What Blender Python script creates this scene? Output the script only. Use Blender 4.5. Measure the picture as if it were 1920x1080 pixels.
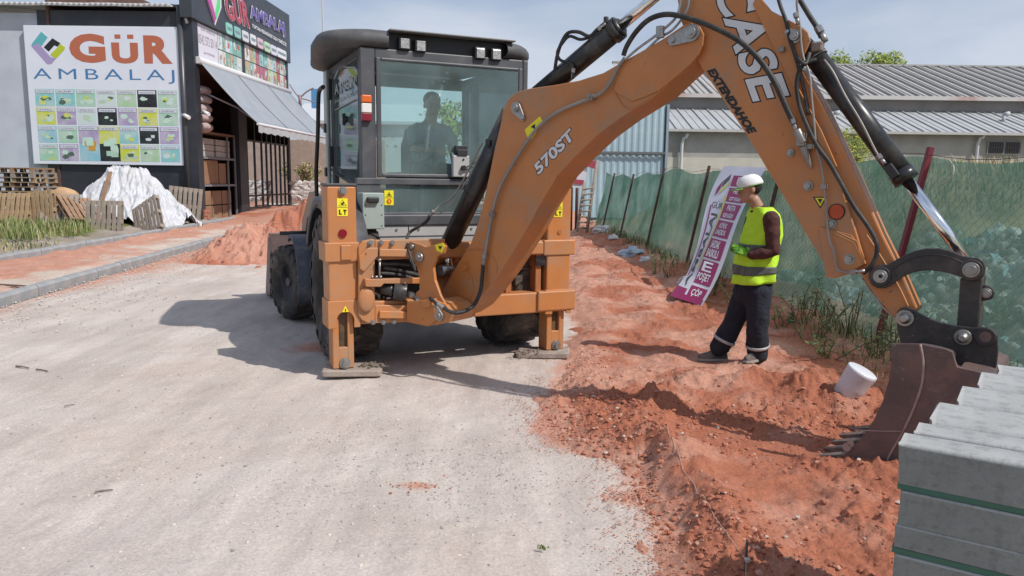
import bpy, bmesh, math, random
import numpy as np
from mathutils import Vector, Matrix, noise as mnoise
random.seed(7)
V = Vector
sc = bpy.context.scene
for o in list(bpy.data.objects): bpy.data.objects.remove(o)
COL = sc.collection

# ------------------------------------------------------------------ camera
FPX, CAMH, PITCH, ROLL = 1400.0, 1.72, math.atan(200/1400.0), 0.012
CAM = V((0, 0, CAMH))
cf = V((0, math.cos(PITCH), -math.sin(PITCH)))
cr = V((1, 0, 0)); cu = cr.cross(cf)
cr, cu = cr*math.cos(ROLL)+cu*math.sin(ROLL), cu*math.cos(ROLL)-cr*math.sin(ROLL)
cam_d = bpy.data.cameras.new('camera'); cam = bpy.data.objects.new('camera', cam_d); COL.objects.link(cam)
cam.matrix_world = Matrix((( cr.x, cu.x, -cf.x, CAM.x), (cr.y, cu.y, -cf.y, CAM.y), (cr.z, cu.z, -cf.z, CAM.z), (0, 0, 0, 1)))
cam_d.sensor_width = 36; cam_d.lens = 36*FPX/1920; cam_d.clip_start = 0.05; cam_d.clip_end = 3000
sc.camera = cam

# ------------------------------------------------------------------ light
SUN_EL, SUN_AZ = math.radians(47.5), math.radians(122.5)      # azimuth clockwise from +Y
sun_dir = V((math.sin(SUN_AZ)*math.cos(SUN_EL), math.cos(SUN_AZ)*math.cos(SUN_EL), math.sin(SUN_EL)))
sl = bpy.data.lights.new('sun', 'SUN'); sl.energy = 3.6; sl.angle = math.radians(0.6); sl.color = (1, 0.955, 0.89)
so = bpy.data.objects.new('sun', sl); COL.objects.link(so)
so.rotation_euler = (-sun_dir).to_track_quat('-Z', 'Y').to_euler(); so.location = (20, -15, 30)
w = bpy.data.worlds.new('World'); sc.world = w; w.use_nodes = True
nt = w.node_tree; nt.nodes.clear()
N = nt.nodes.new; L = nt.links.new
sky = N('ShaderNodeTexSky'); sky.sky_type = 'NISHITA'; sky.sun_disc = False
sky.sun_elevation = SUN_EL; sky.sun_rotation = SUN_AZ; sky.dust_density = 2.2; sky.air_density = 1.0; sky.ozone_density = 1.4; sky.altitude = 200
bg = N('ShaderNodeBackground'); bg.inputs[1].default_value = 0.09
tc = N('ShaderNodeTexCoord'); mp = N('ShaderNodeMapping'); mp.inputs['Scale'].default_value = (1.0, 1.0, 4.5); mp.inputs['Rotation'].default_value = (0, 0.22, 0.3)
n1 = N('ShaderNodeTexNoise'); n1.inputs['Scale'].default_value = 1.7; n1.inputs['Detail'].default_value = 5; n1.inputs['Roughness'].default_value = 0.5; n1.inputs['Distortion'].default_value = 0.35
cr1 = N('ShaderNodeValToRGB'); cr1.color_ramp.elements[0].position = 0.36; cr1.color_ramp.elements[1].position = 0.64
cr1.color_ramp.elements[1].color = (0.82, 0.82, 0.82, 1)
mx = N('ShaderNodeMixRGB'); mx.inputs[2].default_value = (6.6, 7.1, 8.0, 1)
hs = N('ShaderNodeMixRGB'); hs.inputs[0].default_value = 0.38; hs.inputs[2].default_value = (3.3, 4.6, 7.4, 1)
L(tc.outputs['Generated'], mp.inputs[0]); L(mp.outputs[0], n1.inputs['Vector']); L(n1.outputs['Fac'], cr1.inputs[0])
L(sky.outputs[0], hs.inputs[1]); L(hs.outputs[0], mx.inputs[1])
L(cr1.outputs[0], mx.inputs[0]); L(mx.outputs[0], bg.inputs[0])
wo = N('ShaderNodeOutputWorld'); L(bg.outputs[0], wo.inputs[0])
vs = sc.view_settings; vs.view_transform = 'Standard'; vs.look = 'None'; vs.gamma = 1; vs.exposure = 0.18; vs.use_curve_mapping = False
sc.render.engine = 'CYCLES'
sc.cycles.max_bounces = 8; sc.cycles.transparent_max_bounces = 24

# ------------------------------------------------------------------ places read off the photograph, as points on real planes
def ray(x, y): return cf + cr*((x-960)/FPX) - cu*((y-540)/FPX)
def PL(x, y, p0, n):
    d = ray(x, y); return CAM + d*((p0-CAM).dot(n)/d.dot(n))
def G(x, y, z=0.0):
    d = ray(x, y); return CAM + d*((z-CAMH)/d.z)
def AY(x, y, Y): return PL(x, y, V((0, Y, 0)), V((0, 1, 0)))

# ------------------------------------------------------------------ value noise for height fields
_rs = np.random.RandomState(3); _T = _rs.rand(256, 256)
def vn(x, y):
    xi = np.floor(x).astype(int); yi = np.floor(y).astype(int); fx = x-xi; fy = y-yi
    fx = fx*fx*(3-2*fx); fy = fy*fy*(3-2*fy)
    a = _T[xi & 255, yi & 255]; b = _T[(xi+1) & 255, yi & 255]; c = _T[xi & 255, (yi+1) & 255]; d = _T[(xi+1) & 255, (yi+1) & 255]
    return (a*(1-fx)+b*fx)*(1-fy)+(c*(1-fx)+d*fx)*fy-0.5
def fbm(x, y, oct=4, s=1.0, g=0.5, ox=0.0):
    r = 0; a = 1.0; x = np.asarray(x, float)*s+ox+300; y = np.asarray(y, float)*s+ox*1.7+300
    for i in range(oct):
        r = r+a*vn(x*(0.8)+y*0.6, y*0.8-x*0.6+17*i+400); x = x*2.03; y = y*2.03; a *= g
    return r
def sst(a, b, x):
    t = np.clip((x-a)/(b-a), 0, 1); return t*t*(3-2*t)

# ------------------------------------------------------------------ materials
MATS = {}
def mat(name, c1, c2=None, rough=0.6, metal=0.0, scale=6.0, bump=0.0, bscale=40.0, detail=5, spec=0.5, dirt=None, dirt_amt=0.0, dscale=3.0, lo=0.35, hi=0.65, coat=0.0, rvar=0.0, bdist=0.02, wear=None):
    if name in MATS: return MATS[name]
    m = bpy.data.materials.new(name); m.use_nodes = True; t = m.node_tree; b = t.nodes['Principled BSDF']
    N = t.nodes.new; L = t.links.new
    b.inputs['Roughness'].default_value = rough; b.inputs['Metallic'].default_value = metal
    b.inputs['Specular IOR Level'].default_value = spec
    if coat: b.inputs['Coat Weight'].default_value = coat; b.inputs['Coat Roughness'].default_value = 0.15
    tc = N('ShaderNodeTexCoord')
    n = N('ShaderNodeTexNoise'); n.inputs['Scale'].default_value = scale; n.inputs['Detail'].default_value = detail; n.inputs['Roughness'].default_value = 0.6
    L(tc.outputs['Object'], n.inputs['Vector'])
    r = N('ShaderNodeValToRGB'); r.color_ramp.elements[0].position = lo; r.color_ramp.elements[1].position = hi
    r.color_ramp.elements[0].color = (*c1, 1); r.color_ramp.elements[1].color = (*(c2 or c1), 1)
    L(n.outputs['Fac'], r.inputs[0]); out = r.outputs[0]
    if dirt:
        n2 = N('ShaderNodeTexNoise'); n2.inputs['Scale'].default_value = dscale; n2.inputs['Detail'].default_value = 8; n2.inputs['Roughness'].default_value = 0.7
        L(tc.outputs['Object'], n2.inputs['Vector'])
        r2 = N('ShaderNodeValToRGB'); r2.color_ramp.elements[0].position = 0.5; r2.color_ramp.elements[1].position = 0.68
        r2.color_ramp.elements[1].color = (dirt_amt,)*3+(1,)
        L(n2.outputs['Fac'], r2.inputs[0])
        mm = N('ShaderNodeMixRGB'); mm.inputs[2].default_value = (*dirt, 1); L(r2.outputs[0], mm.inputs[0]); L(out, mm.inputs[1]); out = mm.outputs[0]
        if rvar:
            ma = N('ShaderNodeMath'); ma.operation = 'MULTIPLY_ADD'; ma.inputs[1].default_value = rvar; ma.inputs[2].default_value = rough
            L(r2.outputs[0], ma.inputs[0]); L(ma.outputs[0], b.inputs['Roughness'])
    if wear:
        for sc_, lo_w, hi_w, col, amt, st in wear:
            mpw = N('ShaderNodeMapping'); mpw.inputs['Scale'].default_value = st; L(tc.outputs['Object'], mpw.inputs[0])
            nw = N('ShaderNodeTexNoise'); nw.inputs['Scale'].default_value = sc_; nw.inputs['Detail'].default_value = 7; nw.inputs['Roughness'].default_value = 0.75; L(mpw.outputs[0], nw.inputs['Vector'])
            rw_ = N('ShaderNodeMapRange'); rw_.inputs[1].default_value = lo_w; rw_.inputs[2].default_value = hi_w; rw_.inputs[4].default_value = amt; L(nw.outputs['Fac'], rw_.inputs[0])
            mw = N('ShaderNodeMixRGB'); mw.inputs[2].default_value = (*col, 1); L(rw_.outputs[0], mw.inputs[0]); L(out, mw.inputs[1]); out = mw.outputs[0]
    L(out, b.inputs['Base Color'])
    if bump:
        n3 = N('ShaderNodeTexNoise'); n3.inputs['Scale'].default_value = bscale; n3.inputs['Detail'].default_value = 6; n3.inputs['Roughness'].default_value = 0.65
        L(tc.outputs['Object'], n3.inputs['Vector'])
        bp = N('ShaderNodeBump'); bp.inputs['Strength'].default_value = bump; bp.inputs['Distance'].default_value = bdist
        L(n3.outputs['Fac'], bp.inputs['Height']); L(bp.outputs[0], b.inputs['Normal'])
    MATS[name] = m; return m
DUST = (0.42, 0.33, 0.27)
ORANGE = mat('orange_paint', (0.46, 0.172, 0.050), (0.51, 0.20, 0.062), rough=0.42, scale=3, dirt=(0.36, 0.22, 0.13), dirt_amt=0.75, dscale=2.6, rvar=0.3, bump=0.06, bscale=160, wear=((1.3, .42, .75, (.33, .20, .13), .75, (1, 1, 1)), (17, .635, .68, (.10, .05, .035), .75, (1, 1, 1)), (9, .62, .70, (.30, .17, .11), .55, (1, 1, .12)), (60, .66, .70, (.16, .09, .06), .5, (1, 1, 1))))
ORANGE_D = mat('orange_paint_worn_shaded', (0.40, 0.15, 0.045), (0.30, 0.12, 0.05), rough=0.6, scale=5, dirt=(0.20, 0.10, 0.07), dirt_amt=0.8, dscale=5, rvar=0.2, bump=0.1, bscale=90)  # darker copy of the orange: shade between beams put into worn paint
CABGREY = mat('cab_grey', (0.055, 0.058, 0.066), (0.075, 0.078, 0.088), rough=0.5, scale=3, dirt=(0.2, 0.18, 0.17), dirt_amt=0.25, dscale=3)
ROOFGREY = mat('roof_plastic', (0.060, 0.062, 0.068), (0.085, 0.085, 0.092), rough=0.62, scale=3, dirt=(0.22, 0.2, 0.18), dirt_amt=0.35, dscale=2, bump=0.08, bscale=200)
BLACK = mat('black_paint', (0.013, 0.013, 0.015), (0.022, 0.022, 0.024), rough=0.3, scale=4, dirt=(0.10, 0.085, 0.075), dirt_amt=0.55, dscale=3, rvar=0.35, wear=((12, .60, .70, (.16, .14, .13), .5, (1, 1, .2)),))
BLACKLINK = mat('black_linkage', (0.022, 0.021, 0.022), (0.034, 0.032, 0.032), rough=0.45, scale=4, dirt=(0.12, 0.09, 0.08), dirt_amt=0.6, dscale=3.5, rvar=0.3, bump=0.08, bscale=60, wear=((20, .63, .68, (.22, .19, .18), .7, (1, 1, 1)), (3, .5, .75, (.13, .10, .09), .5, (1, 1, 1))))
RUBBER = mat('hose_rubber', (0.014, 0.014, 0.015), (0.03, 0.029, 0.028), rough=0.6, scale=8, dirt=(0.12, 0.1, 0.09), dirt_amt=0.4, dscale=8)
TYRE = mat('tyre_rubber', (0.035, 0.032, 0.030), (0.075, 0.065, 0.058), rough=0.9, scale=4, dirt=(0.22, 0.17, 0.14), dirt_amt=0.75, dscale=4, bump=0.3, bscale=60)
STEEL = mat('worn_steel', (0.30, 0.29, 0.28), (0.42, 0.41, 0.40), rough=0.4, metal=0.85, scale=10, dirt=(0.2, 0.15, 0.12), dirt_amt=0.5, dscale=12)
PIPE = mat('grey_pipe', (0.23, 0.22, 0.21), (0.30, 0.28, 0.26), rough=0.5, metal=0.3, scale=8, dirt=(0.25, 0.17, 0.12), dirt_amt=0.5, dscale=9)
CHROME = mat('chrome_rod', (0.75, 0.77, 0.80), (0.80, 0.82, 0.85), rough=0.10, metal=1.0)
BUCKET = mat('bucket_steel', (0.105, 0.074, 0.070), (0.15, 0.105, 0.10), rough=0.5, metal=0.2, scale=3, dirt=(0.26, 0.15, 0.115), dirt_amt=0.6, dscale=4, bump=0.2, bscale=40, rvar=0.25, wear=((14, .58, .68, (.24, .20, .19), .6, (1, .25, 1)), (26, .64, .68, (.33, .29, .27), .8, (1, 1, 1)), (2, .5, .7, (.22, .13, .10), .5, (1, 1, 1))))
WELD = mat('weld_edge', (0.30, 0.22, 0.19), (0.40, 0.32, 0.28), rough=0.6, metal=0.3, scale=15)
GREYP = mat('grey_body', (0.36, 0.36, 0.36), (0.42, 0.42, 0.41), rough=0.5, scale=3, dirt=DUST, dirt_amt=0.4, dscale=4)
SAGE = mat('sage_box', (0.30, 0.36, 0.34), (0.33, 0.39, 0.37), rough=0.5, scale=4)
YELLOW = mat('yellow_sticker', (0.80, 0.70, 0.02), rough=0.45)
INK = mat('black_ink', (0.012, 0.012, 0.014), rough=0.5)
LETTERW = mat('white_letter', (0.62, 0.63, 0.66), (0.68, 0.69, 0.72), rough=0.45, scale=9, dirt=(0.3, 0.2, 0.13), dirt_amt=0.3, dscale=9)
REDREF = mat('red_reflector', (0.20, 0.006, 0.018), rough=0.2)
ORREF = mat('orange_lens', (0.62, 0.12, 0.015), rough=0.2)
WHLENS = mat('clear_lens', (0.70, 0.68, 0.66), rough=0.15)
PLASTICD = mat('dark_plastic', (0.02, 0.021, 0.023), rough=0.5)
MUD = mat('mud', (0.17, 0.13, 0.11), (0.27, 0.22, 0.19), rough=0.95, scale=12, bump=0.6, bscale=50)
SKIN = mat('skin', (0.36, 0.19, 0.13), (0.42, 0.23, 0.16), rough=0.55, scale=10)
def glass(name, tint, haze, amt, gloss=0.10, rough=0.03):
    m = bpy.data.materials.new(name); m.use_nodes = True; t = m.node_tree; t.nodes.clear(); N = t.nodes.new; L = t.links.new
    o = N('ShaderNodeOutputMaterial'); tr = N('ShaderNodeBsdfTransparent'); tr.inputs[0].default_value = (*tint, 1)
    di = N('ShaderNodeBsdfDiffuse'); di.inputs[0].default_value = (*haze, 1)
    gl = N('ShaderNodeBsdfGlossy'); gl.inputs['Roughness'].default_value = rough; gl.inputs[0].default_value = (0.9, 0.95, 1, 1)
    tcn = N('ShaderNodeTexCoord'); n = N('ShaderNodeTexNoise'); n.inputs['Scale'].default_value = 2.3; n.inputs['Detail'].default_value = 5
    L(tcn.outputs['Object'], n.inputs[0])
    mr = N('ShaderNodeMapRange'); mr.inputs[1].default_value = 0.3; mr.inputs[2].default_value = 0.7; mr.inputs[3].default_value = amt*0.6; mr.inputs[4].default_value = amt*1.4
    L(n.outputs['Fac'], mr.inputs[0])
    m1 = N('ShaderNodeMixShader'); L(mr.outputs[0], m1.inputs[0]); L(tr.outputs[0], m1.inputs[1]); L(di.outputs[0], m1.inputs[2])
    fr = N('ShaderNodeFresnel'); fr.inputs[0].default_value = 1.45
    ad = N('ShaderNodeMath'); ad.inputs[1].default_value = gloss; L(fr.outputs[0], ad.inputs[0])
    m2 = N('ShaderNodeMixShader'); L(ad.outputs[0], m2.inputs[0]); L(m1.outputs[0], m2.inputs[1]); L(gl.outputs[0], m2.inputs[2])
    L(m2.outputs[0], o.inputs[0]); return m
CABGLASS = glass('cab_glass', (0.86, 0.97, 0.96), (0.50, 0.66, 0.65), 0.13, -0.012)
CLEARGLASS = glass('side_glass', (0.88, 0.96, 0.95), (0.5, 0.6, 0.6), 0.05, 0.0)
SHOPGLASS = glass('shop_glass', (0.65, 0.72, 0.72), (0.3, 0.35, 0.35), 0.10, 0.10)

# ------------------------------------------------------------------ mesh builder
class MB:
    def __init__(s): s.v = []; s.f = []; s.m = []; s.sm = []
    def add(s, vs, fs, mi=0, smooth=False):
        b = len(s.v); s.v += [V(p) for p in vs]
        for f in fs: s.f.append([i+b for i in f]); s.m.append(mi); s.sm.append(smooth)
        return s
    def box(s, c, size, ax=None, mi=0):
        x, y, z = ax or (V((1, 0, 0)), V((0, 1, 0)), V((0, 0, 1))); c = V(c)
        a, b, d = size[0]/2, size[1]/2, size[2]/2
        vs = [c+x*i*a+y*j*b+z*k*d for i, j, k in ((-1,-1,-1),(1,-1,-1),(1,1,-1),(-1,1,-1),(-1,-1,1),(1,-1,1),(1,1,1),(-1,1,1))]
        return s.add(vs, [(3,2,1,0),(4,5,6,7),(0,1,5,4),(1,2,6,5),(2,3,7,6),(3,0,4,7)], mi)
    def bb(s, x0, x1, y0, y1, z0, z1, mi=0): return s.box(((x0+x1)/2, (y0+y1)/2, (z0+z1)/2), (x1-x0, y1-y0, z1-z0), None, mi)
    def prism(s, poly, vec, mi=0, smooth=False):
        n = len(poly); vec = V(vec); a = [V(p) for p in poly]; b = [p+vec for p in a]
        nrm = V((0, 0, 0))
        for i in range(n): nrm += a[i].cross(a[(i+1) % n])
        if nrm.dot(vec) > 0: a.reverse(); b.reverse()
        k = len(s.v); s.v += a+b
        s.f.append(list(range(k, k+n))); s.m.append(mi); s.sm.append(False)
        s.f.append(list(range(k+2*n-1, k+n-1, -1))); s.m.append(mi); s.sm.append(False)
        for i in range(n):
            j = (i+1) % n; s.f.append([k+i, k+n+i, k+n+j, k+j]); s.m.append(mi); s.sm.append(smooth)
        return s
    def cyl(s, a, b, r, r2=None, seg=16, mi=0, cap=True, smooth=True):
        a, b = V(a), V(b); r2 = r if r2 is None else r2; d = (b-a).normalized()
        u = d.orthogonal().normalized(); w_ = d.cross(u); k = len(s.v)
        for p, q in ((a, r), (b, r2)):
            for i in range(seg):
                t = 2*math.pi*i/seg; s.v.append(p+(u*math.cos(t)+w_*math.sin(t))*q)
        for i in range(seg):
            j = (i+1) % seg; s.f.append([k+i, k+j, k+seg+j, k+seg+i]); s.m.append(mi); s.sm.append(smooth)
        if cap:
            s.f.append([k+i for i in range(seg-1, -1, -1)]); s.f.append([k+seg+i for i in range(seg)]); s.m += [mi, mi]; s.sm += [False, False]
        return s
    def tube(s, pts, r, seg=8, mi=0, sub=6, closed=False):
        P = [V(p) for p in pts]
        if sub > 1 and len(P) > 2:
            Q = []; n = len(P)
            for i in range(n-1 if not closed else n):
                p0, p1, p2, p3 = (P[max(i-1, 0)], P[i], P[i+1], P[min(i+2, n-1)]) if not closed else (P[i-1], P[i], P[(i+1) % n], P[(i+2) % n])
                for k in range(sub):
                    t = k/sub; Q.append(0.5*((2*p1)+(p2-p0)*t+(2*p0-5*p1+4*p2-p3)*t*t+(3*p1-p0-3*p2+p3)*t*t*t))
            if not closed: Q.append(P[-1])
            P = Q
        n = len(P); rr = r if hasattr(r, '__len__') else [r]*n; k = len(s.v); up = None
        for i in range(n):
            d = (P[(i+1) % n if closed else min(i+1, n-1)]-P[i-1 if closed else max(i-1, 0)])
            d = d.normalized() if d.length > 1e-9 else V((0, 0, 1))
            up = d.orthogonal().normalized() if up is None else (up-d*up.dot(d)).normalized()
            q = d.cross(up)
            for j in range(seg):
                t = 2*math.pi*j/seg; s.v.append(P[i]+(up*math.cos(t)+q*math.sin(t))*rr[int(i*(len(rr)-1)/(max(n-1, 1)))])
        for i in range(n if closed else n-1):
            for j in range(seg):
                a = k+i*seg+j; b = k+i*seg+(j+1) % seg; c_ = k+((i+1) % n)*seg+(j+1) % seg; d_ = k+((i+1) % n)*seg+j
                s.f.append([a, b, c_, d_]); s.m.append(mi); s.sm.append(True)
        if not closed:
            s.f.append([k+j for j in range(seg-1, -1, -1)]); s.f.append([k+(n-1)*seg+j for j in range(seg)]); s.m += [mi]*2; s.sm += [False]*2
        return s
    def loft(s, rings, mi=0, cap=True, smooth=True):
        k = len(s.v); m = len(rings[0])
        for R_ in rings: s.v += [V(p) for p in R_]
        for i in range(len(rings)-1):
            for j in range(m):
                s.f.append([k+i*m+j, k+i*m+(j+1) % m, k+(i+1)*m+(j+1) % m, k+(i+1)*m+j]); s.m.append(mi); s.sm.append(smooth)
        if cap:
            s.f.append([k+j for j in range(m-1, -1, -1)]); s.f.append([k+(len(rings)-1)*m+j for j in range(m)]); s.m += [mi]*2; s.sm += [smooth]*2
        return s
    def ell(s, c, r, ax=None, seg=16, rings=10, mi=0):
        x, y, z = ax or (V((1, 0, 0)), V((0, 1, 0)), V((0, 0, 1))); c = V(c)
        R_ = []
        for i in range(rings+1):
            ph = math.pi*(0.02+0.96*i/rings)
            R_.append([c+x*r[0]*math.sin(ph)*math.cos(2*math.pi*j/seg)+y*r[1]*math.sin(ph)*math.sin(2*math.pi*j/seg)-z*r[2]*math.cos(ph) for j in range(seg)])
        return s.loft(R_, mi)
    def lathe(s, c, axis, prof, seg=32, mi=0):
        c = V(c); d = V(axis).normalized(); u = d.orthogonal().normalized(); q = d.cross(u)
        return s.loft([[c+d*h+(u*math.cos(2*math.pi*j/seg)+q*math.sin(2*math.pi*j/seg))*r for j in range(seg)] for h, r in prof], mi)
    def mesh(s, name, mats, xf=None):
        me = bpy.data.meshes.new(name); vs = s.v if xf is None else [xf @ p for p in s.v]
        me.from_pydata([tuple(p) for p in vs], [], s.f)
        for m_ in (mats if isinstance(mats, (list, tuple)) else [mats]): me.materials.append(m_)
        me.polygons.foreach_set('material_index', s.m); me.polygons.foreach_set('use_smooth', s.sm); me.update(); return me

ROOTX = {}
def root_of(o):
    while o.parent: o = o.parent
    return o
def build(name, mb, mats, parent=None, bevel=0.0, world=False, bseg=2, weld=False, **props):
    xf = None
    if parent is not None and world: xf = ROOTX[root_of(parent).name].inverted()
    me = mb.mesh(name, mats, xf) if isinstance(mb, MB) else mb
    o = bpy.data.objects.new(name, me); COL.objects.link(o)
    if parent is not None: o.parent = parent
    if bevel:
        b = o.modifiers.new('bevel', 'BEVEL'); b.width = bevel; b.segments = bseg; b.limit_method = 'ANGLE'; b.angle_limit = math.radians(35); b.harden_normals = False
    for k_, v_ in props.items(): o[k_] = v_
    return o
def tag(o, label, cat, group=None):
    o['label'] = label; o['category'] = cat
    if group: o['group'] = group
    return o
def thing(name, label, cat, loc=(0, 0, 0), rotz=0.0, group=None):
    o = bpy.data.objects.new(name, None); COL.objects.link(o); o.location = loc; o.rotation_euler = (0, 0, rotz); o.empty_display_size = 0.2
    ROOTX[o.name] = Matrix.Translation(V(loc)) @ Matrix.Rotation(rotz, 4, 'Z'); tag(o, label, cat, group); return o
def copy_tree(o, parent=None, **kw):
    c = o.copy(); COL.objects.link(c)
    if parent is not None: c.parent = parent
    for ch in list(o.children): copy_tree(ch, c)
    return c
def struct(o): o['kind'] = 'structure'; return o
def stuff(o, label=None, cat=None):
    o['kind'] = 'stuff'
    if label: o['label'] = label; o['category'] = cat
    return o
def place(name, me, parent, loc, rot=(0, 0, 0), scale=None):
    o = bpy.data.objects.new(name, me); COL.objects.link(o); o.parent = parent; o.location = loc; o.rotation_euler = rot
    if scale: o.scale = scale
    return o
_tc = {}
def text_geo(s, bold=0.0, spacing=1.0):
    key = (s, bold, spacing)
    if key in _tc: return _tc[key]
    cu_ = bpy.data.curves.new('t', 'FONT'); cu_.body = s; cu_.size = 1; cu_.offset = bold; cu_.space_character = spacing; cu_.resolution_u = 4
    ob = bpy.data.objects.new('t', cu_); COL.objects.link(ob); dg = bpy.context.evaluated_depsgraph_get(); dg.update()
    me = bpy.data.meshes.new_from_object(ob.evaluated_get(dg)); r = ([v_.co.copy() for v_ in me.vertices], [list(p.vertices) for p in me.polygons])
    bpy.data.objects.remove(ob); bpy.data.meshes.remove(me); bpy.data.curves.remove(cu_); _tc[key] = r; return r
def text_mb(mb, s, o, ux, uy, lift, bold=0.0, mi=0, ref=None, spacing=1.0):
    """lettering s fitted to the parallelogram o, ux (reading direction), uy (up); lift is the offset out of the surface"""
    vs, fs = text_geo(s, bold, spacing); rv, _ = text_geo(s, ref if ref is not None else bold, spacing)
    x0 = min(p.x for p in rv); x1 = max(p.x for p in rv); y0 = min(p.y for p in rv); y1 = max(p.y for p in rv)
    o, ux, uy, lift = V(o), V(ux), V(uy), V(lift)
    mb.add([o+ux*((p.x-x0)/(x1-x0))+uy*((p.y-y0)/(y1-y0))+lift for p in vs], fs, mi); return mb
# ================================================================== TERRAIN
def grid_obj(name, X, Y, Z, mats, attrs=None, parent=None):
    ny, nx = X.shape; me = bpy.data.meshes.new(name); n = nx*ny
    co = np.stack([X, Y, Z], -1).reshape(-1, 3).astype(np.float32)
    me.vertices.add(n); me.vertices.foreach_set('co', co.ravel())
    i = np.arange(ny-1)[:, None]*nx+np.arange(nx-1)[None, :]; q = np.stack([i, i+1, i+1+nx, i+nx], -1).reshape(-1, 4).astype(np.int32)
    me.loops.add(q.size); me.loops.foreach_set('vertex_index', q.ravel()); me.polygons.add(len(q))
    me.polygons.foreach_set('loop_start', np.arange(0, q.size, 4, dtype=np.int32)); me.polygons.foreach_set('loop_total', np.full(len(q), 4, np.int32))
    me.polygons.foreach_set('use_smooth', np.ones(len(q), bool)); me.update(calc_edges=True)
    if attrs is not None:
        a = me.attributes.new('mask', 'FLOAT_COLOR', 'POINT'); c = np.ones((n, 4), np.float32)
        for k, A_ in enumerate(attrs): c[:, k] = A_.ravel()
        a.data.foreach_set('color', c.ravel())
    me.materials.append(mats); o = bpy.data.objects.new(name, me); COL.objects.link(o)
    if parent: o.parent = parent
    return o

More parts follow.
